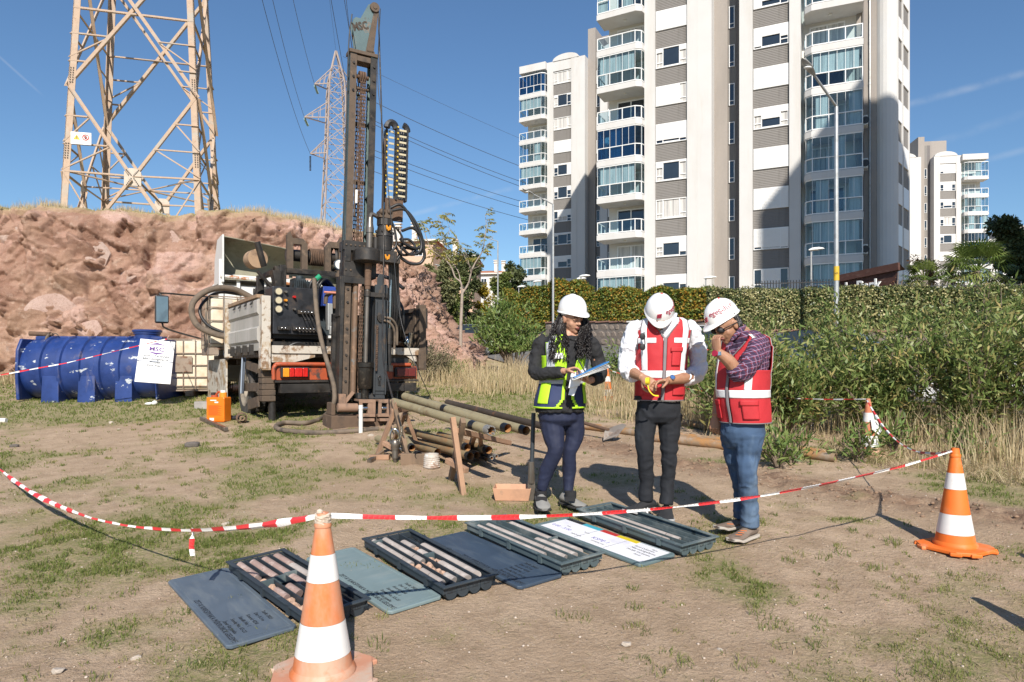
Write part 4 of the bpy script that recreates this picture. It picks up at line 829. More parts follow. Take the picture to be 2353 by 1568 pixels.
# --- trees
def tree(label,base,h,rad,material,n,ll,lw,seed,trunk_h=.3,group=None,cat='tree',squash=1.0,lean=0.0,name='tree',sparse=.5,bark=BARK):
 t = thing(name,label,cat,base,0,group); r = random.Random(seed); rn = np.random.default_rng(seed); m = MB()
 top = V(lean,0,h * .82); sp = spline([V(0,0,-.3),V(r.uniform(-.1,.1),0,h * .3),V(lean * .6,0,h * .6),top],5); m.tube(sp,list(np.linspace(.035 * h * .5 + .03,.02,len(sp))),7); cents = []
 for i in range(16):
  k = r.uniform(trunk_h,.95); p = sp[min(len(sp) - 1,int(k * (len(sp) - 1)))]; a = r.uniform(0,2 * math.pi); rr = rad * r.uniform(.45,1.0) * (1 - .45 * max(0,k - .45)); e = V(p.x + math.cos(a) * rr,p.y + math.sin(a) * rr * .9,p.z + r.uniform(.05,.24) * h)
  m.tube(spline([p,p.lerp(e,.5) + V(0,0,-.02 * h),e],4),list(np.linspace(.012 * h * .5 + .012,.008,9)),5); cents += [(e,rad * r.uniform(.28,.46)),(p.lerp(e,.6),rad * r.uniform(.2,.36))]
 m.build('trunk',bark,t,smooth=60)
 C = np.array([tuple(c) for c,_ in cents]); RR = np.array([q for _,q in cents]); i = rn.integers(0,len(C),n); d = rn.normal(0,1,(n,3)); d /= np.linalg.norm(d,axis=1)[:,None]; k = rn.uniform(0,1,n) ** sparse
 pos = C[i] + d * (RR[i] * k)[:,None] * np.array([1,1,squash * .8]); tone = rn.uniform(.2,.8,len(C))[i]
 leaves('crown',pos,ll,lw,material,t,d + np.array([0,0,-.3]),seed,tone,.08,d + np.array([0,0,.5])); return t
GREYG = leaf_mat('grey_green_leaves',[(.11,.125,.06),(.17,.185,.085),(.24,.24,.11),(.32,.28,.13)],.6,.2)
DARKG = leaf_mat('dark_green_leaves',[(.045,.062,.026),(.07,.095,.038),(.11,.135,.055),(.16,.165,.07)],.5,.15)
MIDG = leaf_mat('mid_green_leaves',[(.06,.095,.025),(.10,.145,.035),(.155,.19,.05),(.23,.23,.07)],.55,.2)
YELL = leaf_mat('yellow_autumn_leaves',[(.16,.15,.02),(.32,.24,.02),(.46,.33,.03)],.6,.35)
RUST = leaf_mat('rust_brown_leaves',[(.16,.075,.03),(.25,.12,.05),(.32,.17,.08)],.8,.2)
def tree_at(label,x,y0,y1,wpx,Y,material,n,ll,seed,**k):
 b = P(x,y0,Y); h = (y0 - y1) * Y / FPX; zb = gz(b.x,Y); return tree(label,(b.x,Y,zb),b.z - zb + h,wpx * Y / FPX / 2,material,n,ll,ll * .6,seed,**k)
g_far = 'street trees beyond the parked cars'
tree_at('grey green tree standing beside the end of the rock cut',1012,690,578,75,46,GREYG,9000,.22,201,group=g_far,trunk_h=.12)
tree_at('dark bushy tree behind the thin tree',1068,690,572,78,58,DARKG,9000,.26,202,group=g_far,trunk_h=.1)
tree_at('olive green tree low beside the road, left of the round oleander',1035,700,640,60,50,MIDG,5000,.2,203,group=g_far,trunk_h=.1)
tree_at('yellow autumn tree in the middle of the street trees',1113,690,640,42,60,YELL,2600,.22,204,group=g_far,trunk_h=.1)
tree_at('dark tall tree leaning against the left apartment tower',1185,668,578,52,80,DARKG,6500,.3,205,group=g_far,trunk_h=.15)
tree_at('rounded green tree below the small white house',1150,700,612,66,72,MIDG,7000,.28,206,group=g_far,trunk_h=.1)
tree_at('green tree top showing over the creeper hedge, left of the tall lamp',1215,690,648,70,62,MIDG,5000,.24,207,group=g_far,trunk_h=.1)
tree_at('dark evergreen tree at the right edge behind the palm',2345,690,490,125,33,DARKG,16000,.2,208,trunk_h=.15)
tree_at('half bare shrub beside the palm',2190,660,575,60,31,GREYG,500,.10,209,trunk_h=.1,name='bare_shrub',cat='shrub')
tree_at('rust brown cypress like shrub left of the palm',2122,660,566,70,33,RUST,4000,.10,210,trunk_h=.05,name='brown_shrub',cat='shrub',bark=TWIG)
tree_at('bare reddish creeper at the end of the timber canopy',2062,665,605,34,27.5,RUST,120,.06,211,trunk_h=.1,name='bare_creeper',cat='creeper',bark=TWIG)
# thin tree of the verge: limbs measured on the picture
def z5(x,y,Y): return P((1000 + x / 3.409) * .9191,(500 + y / 3.409) * .9191,Y)
tb = z5(515,1270,21.5); tt_ = thing('thin_tree','thin half bare young tree with sparse yellow green leaf tufts','tree',(tb.x,21.5,gz(0,21.5)))
o0 = Vector(tt_.location); m = MB()
limbs = [([(515,1330),(518,1100),(524,950),(530,790)],.095,.075,0),([(530,800),(585,710),(605,620),(640,540),(700,440),(722,330),(735,230),(728,130)],.055,.010,.3),([(530,800),(518,705),(470,660),(430,560),(345,480),(265,420),(225,320),(205,250),(175,180)],.055,.008,-.3),
  ([(518,705),(490,600),(400,480),(372,380),(352,230),(310,120)],.03,.008,.1),([(585,710),(612,590),(575,540),(530,430),(480,330)],.025,.007,-.2),([(605,620),(560,450),(510,380),(460,260)],.018,.006,.4),([(640,540),(690,460),(750,380),(800,300)],.02,.006,.2),([(345,480),(290,400),(250,290)],.014,.006,-.4),([(372,380),(420,260),(400,170)],.014,.006,.3),([(352,230),(370,160),(360,100)],.010,.005,0),([(612,590),(680,560),(740,470)],.014,.006,.5)]
ends = []
for pts,r0,r1,dy in limbs:
 sp = spline([z5(px,py,21.5 + dy * (i / (len(pts) - 1))) - o0 for i,(px,py) in enumerate(pts)],5); m.tube(sp,list(np.linspace(r0 * .62,r1 * .6,len(sp))),7); ends += [(p,i / len(sp)) for i,p in enumerate(sp) if r1 < .05 and i / len(sp) > .45]
m.build('trunk',mat('pale_bark',(.34,.28,.23),[((.2,.15,.12),6,.5,.65)],rough=.9),tt_,smooth=60)
AIL = leaf_mat('ailanthus_leaves',[(.17,.20,.05),(.26,.27,.07),(.38,.34,.09),(.48,.36,.10)],.55,.35)
rr = random.Random(9); lp,ld,tw = [],[],MB()
for p,f in ends:
 if rr.random() < .5:
  for _ in range(rr.randint(1,2)):
   d = V(rr.gauss(0,1),rr.gauss(0,1),rr.uniform(-.5,.5)).normalized(); L_ = rr.uniform(.3,.55)
   tw.tube([p,p + d * L_ * .5 + V(0,0,.03),p + d * L_ - V(0,0,.06)],[.004,.003,.002],3)
   for k in range(9):
    for sgn in (-1,1): q = p + d * L_ * (k + 2) / 11; lp.append(tuple(q)); s = d.cross(V(0,0,1)); ld.append(tuple(s * sgn + d * .5 - V(0,0,.55)))
tw.build('twigs',TWIG,tt_)['kind'] = 'stuff'; leaves('leaf_tufts',np.array(lp),.13,.042,AIL,tt_,np.array(ld),8)
# --- palms
PALM = leaf_mat('palm_fronds',[(.07,.115,.028),(.12,.18,.042),(.19,.235,.06),(.34,.31,.11)],.4,.25)
def palm(label,base,h,fr,n,seed):
 t = thing('fan_palm',label,'palm',base,0,'fan palms behind the hedge'); r = random.Random(seed); m = MB(); m.tube([V(0,0,-.4),V(0,0,h * .5),V(0,0,h)],[.16,.15,.13],9); m.build('trunk',BARK,t,smooth=60)
 for i in range(n):
  a = r.uniform(0,2 * math.pi); el = r.uniform(-.35,1.25); d = V(math.cos(a) * math.cos(el),math.sin(a) * math.cos(el),math.sin(el)); c = V(0,0,h) + d * fr * .55; f = MB(); f.tube([V(0,0,h),c],[.02,.012],4)
  s = d.cross(V(0,0,1)).normalized(); u = s.cross(d)
  for j in range(22):
   th = R(-105 + 210 * j / 21); e = (d * math.cos(th) + s * math.sin(th)); L_ = fr * r.uniform(.52,.62); side = (s * math.cos(th) - d * math.sin(th)) * .022 * fr; q = c + e * L_ * .6 + u * .03 * fr; tip = c + e * L_ - V(0,0,.16 * fr * (.5 + abs(th) * .4))
   f.add([c,q + side,tip,q - side],[(0,1,2,3)])
  me = f.mesh('frond',PALM,fix=False); at = me.attributes.new('rnd','FLOAT','FACE'); at.data.foreach_set('value',np.full(len(me.polygons),np.clip(.35 + .25 * math.sin(el) + r.uniform(-.2,.2) + (.5 if el < -.15 else 0),0,1),dtype=np.float32)); link('frond',me,t)
b = P(2245,640,28.5); palm('large green fan palm rising over the clipped hedge',(b.x,28.5,gz(0,28.5)),b.z - gz(0,28.5) + .3,1.5,34,1)
b = P(2125,640,28); palm('smaller fan palm between the timber canopy and the large palm',(b.x,28,gz(0,28)),b.z - gz(0,28) - .1,.95,20,2)
# ================================================================ pylons and power lines
PYL = mat('weathered_pylon_paint',(.43,.315,.23),[((.38,.345,.30),1.3,.5,.68),((.30,.17,.10),5,.6,.75)],rough=.8,var=.1)
PYLG = mat('pylon_gusset_paint',(.50,.43,.36),rough=.8); BOLT = mat('dark_bolt_steel',(.05,.045,.04),rough=.6)
PYL2 = mat('far_pylon_paint',(.36,.29,.255),rough=.85,var=.08)
WIREM = mat('aluminium_cable',(.055,.055,.06),rough=.6); INSUL = mat('glass_insulator',(.30,.42,.40),rough=.15); INSULD = mat('brown_insulator',(.035,.025,.02),rough=.3)
def pylon():
 Y0 = 36.0; base_z = 7.0; w0 = 7.15; cx = P(308,470,37).x
 rot = R(15); t = thing('electricity_pylon','large weathered lattice pylon standing on the rock cut, its top above the picture','pylon',(cx - .9,Y0 + w0 / 2 + .6,base_z),rot)
 H = 32.0; tap = .043
 def hw(z): return max(.6,w0 / 2 - tap * z)
 def c(i,z): s = ((-1,-1),(1,-1),(1,1),(-1,1))[i % 4]; h = hw(z); return V(s[0] * h,s[1] * h,z)
 for i in range(4):
  m = MB(); a,b = c(i,-1.5),c(i,H); ux = V((1,-1,-1,1)[i],0,0); uy = V(0,(1,1,-1,-1)[i],0)
  for d,e in ((ux,uy),(uy,ux)): m.add([q + d * p_ * .34 + e * s_ * .04 for q in (a,b) for p_,s_ in ((0,0),(1,0),(1,1),(0,1))],[(3,2,1,0),(4,5,6,7),(0,1,5,4),(1,2,6,5),(2,3,7,6),(3,0,4,7)])
  leg = m.build('leg',PYL,t)
  for z in (5.75,9.85):
   bm_ = MB()
   for d,e in ((ux,uy),(uy,ux)):
    for k in range(7):
     for j in (0,1):
      p_ = c(i,z + k * .13) + d * (.09 + .12 * j) - e * .02; bm_.box(p_,(.05,.05,.05))
   o = bm_.build('bolts',BOLT,leg); o['kind'] = 'stuff'
 zs = [4.95,9.6,15.2,18.2]                       # node levels: panel X meets the gusset, then the legs, alternately
 def brace(p,q,w=.2,mt=PYL,name='brace'): MB().angle(p,q,w,.022,up=(0,0,1)).build(name,mt,t)
 for f in range(4):
  a0,b0 = f,(f + 1) % 4
  def mid(z): return (c(a0,z) + c(b0,z)) / 2
  g = mid(4.95); n = V(0,0,0) + (g - V(0,0,4.95)).normalized(); sx = n.cross(V(0,0,1))
  pm = MB(); pm.add([g + n * .05 + sx * x + V(0,0,z) for x,z in ((-.42,-.48),(.42,-.48),(.42,.26),(.18,.46),(-.18,.46),(-.42,.26))] + [g - n * .02 + sx * x + V(0,0,z) for x,z in ((-.42,-.48),(.42,-.48),(.42,.26),(.18,.46),(-.18,.46),(-.42,.26))],[(0,1,2,3,4,5),(11,10,9,8,7,6)] + [(i,(i + 1) % 6,6 + (i + 1) % 6,6 + i) for i in range(6)]); gp = pm.build('gusset_plate',PYLG,t)
  bo = MB()
  for x,z in [(s * (.07 + .055 * k),z0 * (.1 + .085 * k)) for k in range(5) for s in (-1,1) for z0 in (-1,.8)]: bo.box(g + n * .06 + sx * x + V(0,0,z),(.05,.05,.05))
  bo = bo.build('bolts',BOLT,gp); bo['kind'] = 'stuff'
  brace(g + sx * .2 + V(0,0,.1),c(a0,9.6) if (c(a0,9.6) - g).dot(sx) > 0 else c(b0,9.6),.17); brace(g - sx * .2 + V(0,0,.1),c(b0,9.6) if (c(b0,9.6) - g).dot(sx) < 0 else c(a0,9.6),.17)
  brace(g + V(0,0,-.2),c(a0,-.6),.2); brace(g + V(0,0,-.2),c(b0,-.6),.2)
  brace(c(a0,5.0),g,.10); brace(c(b0,5.0),g,.10)
  for A,B in ((a0,b0),(b0,a0)):
   for z in (6.5,8.0):
    k = (z - 4.95) / (9.6 - 4.95); q = g.lerp(c(A,9.6),k); brace(c(A,z),q,.085); brace(c(A,z - 1.4),q,.075)
   brace(c(A,5.0),g.lerp(c(A,-.6),.5),.08); brace(c(A,3.1),g.lerp(c(A,-.6),.5),.07)
   brace(c(A,9.6),c(B,18.2),.18)
   m2 = (c(A,9.6) + c(B,18.2)) / 2
   for z in (11.0,12.5):
    k = (z - 9.6) / 8.6; q = c(A,9.6).lerp(c(B,18.2),k); brace(c(A,z),q,.085); brace(c(A,z - 1.3),q,.075)
   brace(c(A,18.2),c(B,27),.12)
  brace(c(a0,13.9),c(b0,13.9),.11); brace(c(a0,18.2),c(b0,18.2),.1); brace(c(a0,27),c(b0,27),.1)
 for f in (0,1): brace(c(f,5.02).lerp(c(f + 1,5.02),.5),c(f + 2,5.02).lerp(c((f + 3) % 4,5.02),.5),.09); brace(c(f,5.04),c(f + 2,5.04),.08)
 for k,z in enumerate((23.0,27.0,31.0)):
  for s in (-1,1): m = MB(); m.bar((s * hw(z),-.5,z),(s * (5.2 - .3 * k),0,z + .4),.12); m.bar((s * hw(z),.5,z),(s * (5.2 - .3 * k),0,z + .4),.12); m.bar((s * hw(z + 1.5),0,z + 1.6),(s * (5.2 - .3 * k),0,z + .45),.1); m.build('cross_arm',PYL,t)
 s = MB().bb(-.48,.48,-.02,.02,-.32,.32).build('warning_sign',mat('white_sign_enamel',(.78,.77,.76),rough=.4,var=.02),t,loc=(-hw(6.7) + .85,-hw(6.7) - .2,6.78))
 YS,BK,RD = mat('sign_yellow',(.72,.44,.02),rough=.5),mat('sign_black',(.02,.02,.02),rough=.5),mat('sign_red',(.55,.05,.04),rough=.5)
 m = MB(); m.prism([(-.36,-.08),(-.04,-.08),(-.20,.20)],-.028,-.022); m.build('warning_triangle',YS,s); m = MB(); m.prism([(-.21,-.02),(-.18,-.02),(-.175,.11),(-.215,.11)],-.032,-.028); m.prism([(-.22,-.06),(-.18,-.06),(-.18,-.035),(-.22,-.035)],-.032,-.028); m.build('exclamation_mark',BK,s)
 m = MB(); m.tube([V(.22 + .14 * math.cos(k * math.pi / 10),-.028,.06 + .14 * math.sin(k * math.pi / 10)) for k in range(20)],.022,5,closed=True); m.bar((.12,-.03,.16),(.32,-.03,-.04),.03); m.build('prohibition_ring',RD,s); MB().ball((.22,-.024,.06),(.07,.006,.09)).build('hand_symbol',BK,s)
 text_mesh('ELEKTRIK TEHLIKESI',.055,RD,s,(-.2,-.023,-.17),(R(90),0,0)); text_mesh('DOKUNMA',.055,RD,s,(.22,-.023,-.17),(R(90),0,0))
 for o in (2,3): MB().bb(-.3,.3,-.02,.02,-.2,.2).build('rear_sign',BOLT,t,loc=(hw(6) * (.9 if o == 2 else -.55),hw(6) + .1,6.5))
 return t
pyl = pylon()
def pylon2():
 Y0 = 85.0; b = P(768,520,Y0); zb = 12.0; top = P(783,118,Y0); t = thing('electricity_pylon','slim distant lattice pylon behind the drill mast with three pairs of arms','pylon',(P(772,500,Y0).x,Y0,zb),R(24)); H = top.z - zb
 def hw(z): k = z / H; return np.interp(k,[0,.62,.86,1.0],[1.95,1.15,.95,.06])
 def c(i,z): s = ((-1,-1),(1,-1),(1,1),(-1,1))[i % 4]; return V(s[0] * hw(z),s[1] * hw(z),z)
 zl = [0,3.5,7,10.3,13.3,16,18.5,20.5,22.5,24.5,26.4]; zl = [z * H / 30.2 for z in zl] + [H * .93,H]
 for i in range(4):
  m = MB()
  for a,b_ in zip(zl,zl[1:]): m.bar(c(i,a),c(i,b_),.14)
  m.build('leg',PYL2,t)
 for a,b_ in zip(zl,zl[1:]):
  for f in range(4): MB().bar(c(f,a),c(f + 1,b_),.065).build('brace',PYL2,t); MB().bar(c(f + 1,a),c(f,b_),.065).build('brace',PYL2,t); MB().bar(c(f,b_),c(f + 1,b_),.07).build('brace',PYL2,t)
 tips = []
 for fr,ln in ((.55,3.1),(.70,3.8),(.845,2.6)):
  z = H * fr
  for s in (-1,1):
   m = MB(); tip = V(s * ln,0,z)
   for sy in (-1,1):
    m.bar((s * hw(z),sy * hw(z),z),tip,.11); m.bar((s * hw(z + 2),sy * hw(z),z + 2),tip,.09)
    for k in (.35,.65): m.bar(V(s * hw(z),sy * hw(z),z).lerp(tip,k),V(s * hw(z + 2),sy * hw(z),z + 2).lerp(tip,k),.06)
   m.build('cross_arm',PYL2,t)
   i = MB(); p0 = tip + V(0,0,-.1); d = V(.35,1.0,-.12) if fr > .6 else V(0,0,-1)
   d = d.normalized() * 2.2
   for k in range(12): q = p0 + d * (.12 + .07 * k); i.lathe([(.05,-.06),(.15,0),(.05,.05)],8,q,ax=d)
   i.build('insulator_string',INSUL if fr > .6 else INSULD,t); tips.append(tip)
 M = Matrix.Translation(t.location) @ Matrix.Rotation(R(24),4,'Z'); return [M @ p for p in tips],M @ V(0,0,H)
tips2,peak2 = pylon2()
WN = [0]
def wire(a,b,sag,r=.022,n=28,lb=None):
 m = MB(); m.tube(catenary(a,b,sag,n),r,5,cap=False); o = m.build('power_line',WIREM); tag(o,lb,'cable','power lines strung between the pylons'); return o
# incoming spans come down from the tall pylon's arms (above the frame) to the slim pylon
far = lambda x,y,Y: P(x,y,Y)
for (x,y,Yn,sag,i,lb) in [(500,-420,38,1.9,0,'leftmost power line curving down to the lowest left arm of the slim pylon'),(520,-500,38,1.6,2,'power line curving down to the middle left arm of the slim pylon'),(560,-560,38,1.3,4,'power line curving down to the upper left arm of the slim pylon'),
  (690,-420,38,.8,1,'power line passing left of the mast top towards the right side of the slim pylon'),(716,-480,38,.8,3,'second power line passing left of the mast top'),(745,-480,38,.7,5,'power line nearest the mast top')]:
 wire(far(x,y,Yn),tips2[i],sag,lb=lb)
wire(far(700,-520,38),peak2,.5,r=.012,lb='thin earth wire running to the tip of the slim pylon')
for (x1,y1,x2,y2,sag,lb) in [(868,235,1215,385,.6,'highest power line running from the mast to the apartment towers'),(868,280,1215,418,.6,'second power line running from the mast to the apartment towers'),(868,288,1215,430,.6,'third power line running from the mast to the apartment towers'),
  (868,352,1215,458,.6,'fourth power line running from the mast to the apartment towers'),(868,366,1215,472,.6,'fifth power line running from the mast to the apartment towers'),(868,404,1215,495,.5,'lowest power line running from the mast to the apartment towers')]:
 wire(P(x1 - 75,y1 - 34,86),P(x2 + 60,y2 + 26,108),sag,r=.035,lb=lb)
wire(P(868 - 80,170 - 40,86),P(1275,352,108),.3,r=.018,lb='faint thin wire above the other lines right of the mast')
# ================================================================ drill truck
GREASE = mat('greasy_black_steel',(.035,.032,.030),[((.085,.065,.048),5,.52,.72),((.16,.12,.085),11,.62,.8)],rough=.45,metal=.35,var=.25,rlayer=(6,.28,.75),bump=.15,bscale=60,bdist=.003)
BROWNS = mat('muddy_brown_steel',(.115,.082,.058),[((.05,.04,.033),6,.5,.68),((.23,.16,.11),9,.58,.75)],rough=.75,metal=.2,var=.2,bump=.2,bscale=50,bdist=.003)
TEAL = mat('teal_mast_paint',(.105,.155,.150),[((.06,.055,.05),3,.5,.66,(1,1,.3)),((.20,.12,.075),7,.58,.72),((.16,.22,.22),4,.6,.8)],rough=.6,metal=.1,var=.15,bump=.12,bscale=50,bdist=.002)
RUST_ = mat('bare_rust',(.13,.078,.050),[((.07,.045,.032),8,.45,.65),((.22,.14,.09),14,.58,.75)],rough=.9,bump=.3,bscale=70,bdist=.003)
FLAKE = mat('flaking_white_paint',(.50,.46,.40),[((.21,.12,.065),6,.50,.60),((.09,.065,.05),12,.57,.66),((.36,.26,.15),3,.52,.7)],rough=.75,var=.12,bump=.25,bscale=40,bdist=.003)
GREYP = mat('dirty_grey_side_panel',(.42,.40,.375),[((.27,.24,.21),4,.5,.7,(1,1,.12)),((.15,.10,.075),9,.64,.74),((.34,.33,.30),1.5,.4,.6,(3,3,.3))],rough=.65,var=.06)
WCAB = mat('white_cab_paint',(.66,.66,.64),[((.45,.36,.26),3,.6,.75),((.25,.13,.07),8,.68,.76)],rough=.4,var=.04)
SPOIL = mat('fibreglass_inside',(.235,.225,.165),[((.155,.075,.035),1.7,.57,.68),((.34,.33,.27),2.6,.55,.75),((.12,.115,.085),5,.6,.75)],rough=.8,var=.12,bump=.2,bscale=25,bdist=.006)
RUBBER = mat('tyre_rubber',(.045,.042,.040),[((.12,.10,.085),5,.5,.75)],rough=.9,var=.15); HOSE = mat('black_hydraulic_hose',(.018,.018,.019),rough=.42,var=.2); HOSEB = mat('muddy_hose',(.15,.115,.085),[((.06,.05,.042),7,.5,.7)],rough=.85,var=.2)
IBCP = mat('yellowed_tank_plastic',(.66,.58,.45),[((.50,.36,.22),2.2,.5,.7),((.72,.68,.60),3,.55,.75),((.24,.15,.09),7,.66,.78)],rough=.5,var=.06); CAGE = mat('rusty_galvanised_cage',(.30,.24,.19),[((.19,.10,.06),8,.5,.65)],rough=.7,metal=.3)
WOODD = mat('dirty_timber',(.30,.20,.125),[((.15,.10,.07),4,.5,.7,(1,1,.2))],rough=.9,bump=.3,bscale=30)
RED_ = mat('faded_red_paint',(.36,.07,.025),[((.06,.045,.04),7,.54,.66)],rough=.55); LREF = mat('red_light_lens',(.48,.018,.015),rough=.18,var=.3,vscale=18); LAMB = mat('amber_light_lens',(.75,.27,.015),rough=.18,var=.2,vscale=25); LREFD = mat('dull_red_light_lens',(.13,.022,.02),rough=.35,var=.3)
CHROME = mat('polished_rod_steel',(.50,.49,.47),rough=.16,metal=.95); STEELR = mat('worn_rod_steel',(.21,.185,.16),[((.10,.075,.055),7,.5,.7,(1,1,.25))],rough=.38,metal=.7); GAUGEF = mat('gauge_face',(.50,.44,.30),rough=.4,var=.04); ORANGEP = mat('orange_paint_mark',(.62,.24,.01),rough=.7,var=.3,vscale=30)
BLUEP = mat('blue_machine_paint',(.025,.06,.30),[((.05,.05,.06),7,.6,.7)],rough=.45); GREENP = mat('green_cap_plastic',(.02,.28,.14),rough=.4); PLATEW = mat('number_plate_white',(.72,.72,.70),rough=.45,var=.03); PLATEB = mat('plate_blue',(.02,.10,.42),rough=.4); INK = mat('black_ink',(.012,.012,.014),rough=.6)
TRL = (-3.73,10.3,.72); TROT = R(34)
TR = thing('drill_truck','old white flatbed truck carrying a black drilling rig with tall mast','drill truck',TRL,TROT)
W = 2.6
# chassis and flatbed
m = MB(); m.bb(0,W,.0,3.9,.98,1.06); m.bb(.55,.75,.2,6.2,.62,.93); m.bb(W - .75,W - .55,.2,6.2,.62,.93)
for y in (.5,1.4,2.3,3.2): m.bb(.1,W - .1,y,y + .08,.88,.975)
m.build('flatbed',BROWNS,TR,bevel=.006)
m = MB(); m.bb(.09,W - .06,-.07,.0,1.035,1.155); m.build('bed_edge',FLAKE,TR,bevel=.006)
m = MB(); m.prism([(.09,1.03),(.09,.90),(.42,.90),(.75,.985),(.75,1.03)],-.045,-.01); m.build('bed_bracket',FLAKE,TR); m = MB(); m.prism([(1.02,1.03),(1.12,.82),(1.95,.82),(1.95,.88),(1.22,.88),(1.25,1.03)],-.045,-.01); m.prism([(1.95,1.03),(2.3,1.03),(2.45,.93),(2.5,.93),(2.5,1.03)],-.045,-.01); m.build('bed_bracket',FLAKE,TR)
for x,nm in ((0,'corner_post'),(W,'corner_post')):
 m = MB(); m.bb(x - .06,x + .07,-.08,.06,.78,1.90); m.bb(x - .075,x + .03,-.09,.07,.80,1.12); m.build(nm,FLAKE if x == 0 else BROWNS,TR,bevel=.008)
m = MB(); pf = [(.06,1.08),(.06,1.20),(.09,1.24),(.09,1.42),(.06,1.45),(.06,1.62),(.09,1.66),(.09,1.84),(.06,1.88),(.02,1.88),(.02,1.08)]
m.prism(pf,.10,2.1,M=Matrix.Translation((.0,0,0)) @ Matrix(((-1,0,0,0),(0,1,0,0),(0,0,1,0),(0,0,0,1)))); sp_ = m.build('side_panel',GREYP,TR)
m = MB(); m.bb(-.10,.0,.08,2.12,1.88,1.93); m.build('panel_top_rail',WOODD,sp_)
for y in (.45,.9,1.35,1.8): m = MB(); m.bb(-.12,-.05,y - .025,y + .025,1.02,1.18); m.cyl((-.13,y,1.06),(-.13,y,1.14),.03,n=8); m.build('panel_hinge',GREASE,sp_)
for y in (.4,.8,1.2,1.6): m = MB(); m.tube([(-.08,y - .05,1.86),(-.11,y - .04,1.80),(-.11,y + .04,1.80),(-.08,y + .05,1.86)],.01,5); m.build('tie_loop',GREASE,sp_)
m = MB(); m.bb(-.14,-.02,2.12,2.22,1.0,2.02); m.build('panel_post',FLAKE,TR,bevel=.006)
m = MB(); m.bb(-.11,-.08,2.22,3.9,.25,.98); m.build('side_skirt',FLAKE,TR,bevel=.004)
m = MB(); m.bb(W - .04,W - .0,.06,2.8,1.1,1.85); m.bb(W - .075,W - .04,.06,.15,1.1,1.85); m.bb(W - .075,W - .04,.06,2.8,1.78,1.85); m.bb(W - .07,W - .04,.7,.78,1.1,1.78); m.bb(W - .06,W - .04,.15,2.8,1.42,1.46); sp2 = m.build('right_side_panel',BROWNS,TR,bevel=.004)
m = MB(); m.bb(W + .07,W + .12,-.03,.03,1.5,1.85); m.bb(W + .07,W + .12,-.03,.03,1.05,1.3); m.build('hinge_bar',GREASE,sp2)
# wheels with arch slats
def wheel(x,y,r,w):
 m = MB(); pr = [(r * .62,-w / 2),(r * .93,-w / 2),(r,-w / 2 + .04),(r,w / 2 - .04),(r * .93,w / 2),(r * .62,w / 2)]; m.lathe(pr,40,(x,y,r),ax=(1,0,0))
 for k in range(40):
  a = 2 * math.pi * k / 40; c_ = V(x,y + math.cos(a) * r * 1.0,r + math.sin(a) * r * 1.0)
  for sx in (-.28,0,.28): m.box(c_ + V(sx * w,0,0),(w * .2,r * .07,r * .10),rot=Matrix.Rotation(a + .1 * (1 if sx else -1),3,'X'))
 o = m.build('wheel',RUBBER,TR,smooth=35); m = MB(); m.lathe([(.01,-w * .18),(r * .25,-w * .20),(r * .30,-w * .42),(r * .5,-w * .42),(r * .56,-w * .5),(r * .63,-w * .52),(r * .64,-w * .3)],28,(x,y,r),ax=(1,0,0)); rim = m.build('rim',mat('dusty_rim_paint',(.27,.23,.18),[((.12,.09,.07),5,.5,.7)],rough=.8),o,smooth=40)
 return o
for x in (.14,.44,W - .44,W - .14): wheel(x,1.35,.47,.26)
for x in (.25,W - .25): wheel(x,5.0,.47,.28)
m = MB(); m.bar((.40,.98,.55),(.40,1.8,.55),.14,.14); m.cyl((.3,1.35,.47),(W - .3,1.35,.47),.09); m.build('rear_axle',GREASE,TR)
m = MB(); m.bar((-.03,.25,.80),(-.03,1.15,.88),.03,.13); m.bar((-.03,.25,.52),(-.03,1.15,.50),.03,.13); m.bar((-.03,.25,.30),(-.03,.9,.22),.03,.16); m.build('wheel_guard',BROWNS,TR); m = MB(); m.add([(-.05,1.0,.98),(-.05,1.12,.98),(-.09,1.04,.40),(-.09,1.0,.40)],[(0,1,2,3)]); m.bar((-.07,1.06,.98),(-.1,1.02,.40),.02,.10); m.build('mudguard_strip',mat('pale_blue_metal',(.34,.38,.44),rough=.35,metal=.4),TR)
m = MB(); m.bb(-.02,.16,.05,.26,.30,.78)
for k in range(5): m.bb(-.03,.17,.04,.27,.31 + .09 * k,.385 + .09 * k)
m.build('outrigger_box',BROWNS,TR,bevel=.004); m = MB(); m.cyl((.14,.12,.0),(.14,.12,.34),.055,n=14); m.cyl((.14,.12,-.28),(.14,.12,.06),.03,n=12,m=1); m.cyl((.14,.12,-.36),(.14,.12,-.26),.06,.05,n=12); m.cyl((.14,.12,-.37),(.14,.12,-.35),.15,n=14); m.build('outrigger_leg',[GREASE,CHROME],TR,smooth=40)
m = MB(); m.cyl((W - .3,.12,-.05),(W - .3,.12,.6),.06,n=14); m.build('outrigger_leg',GREASE,TR,smooth=40)
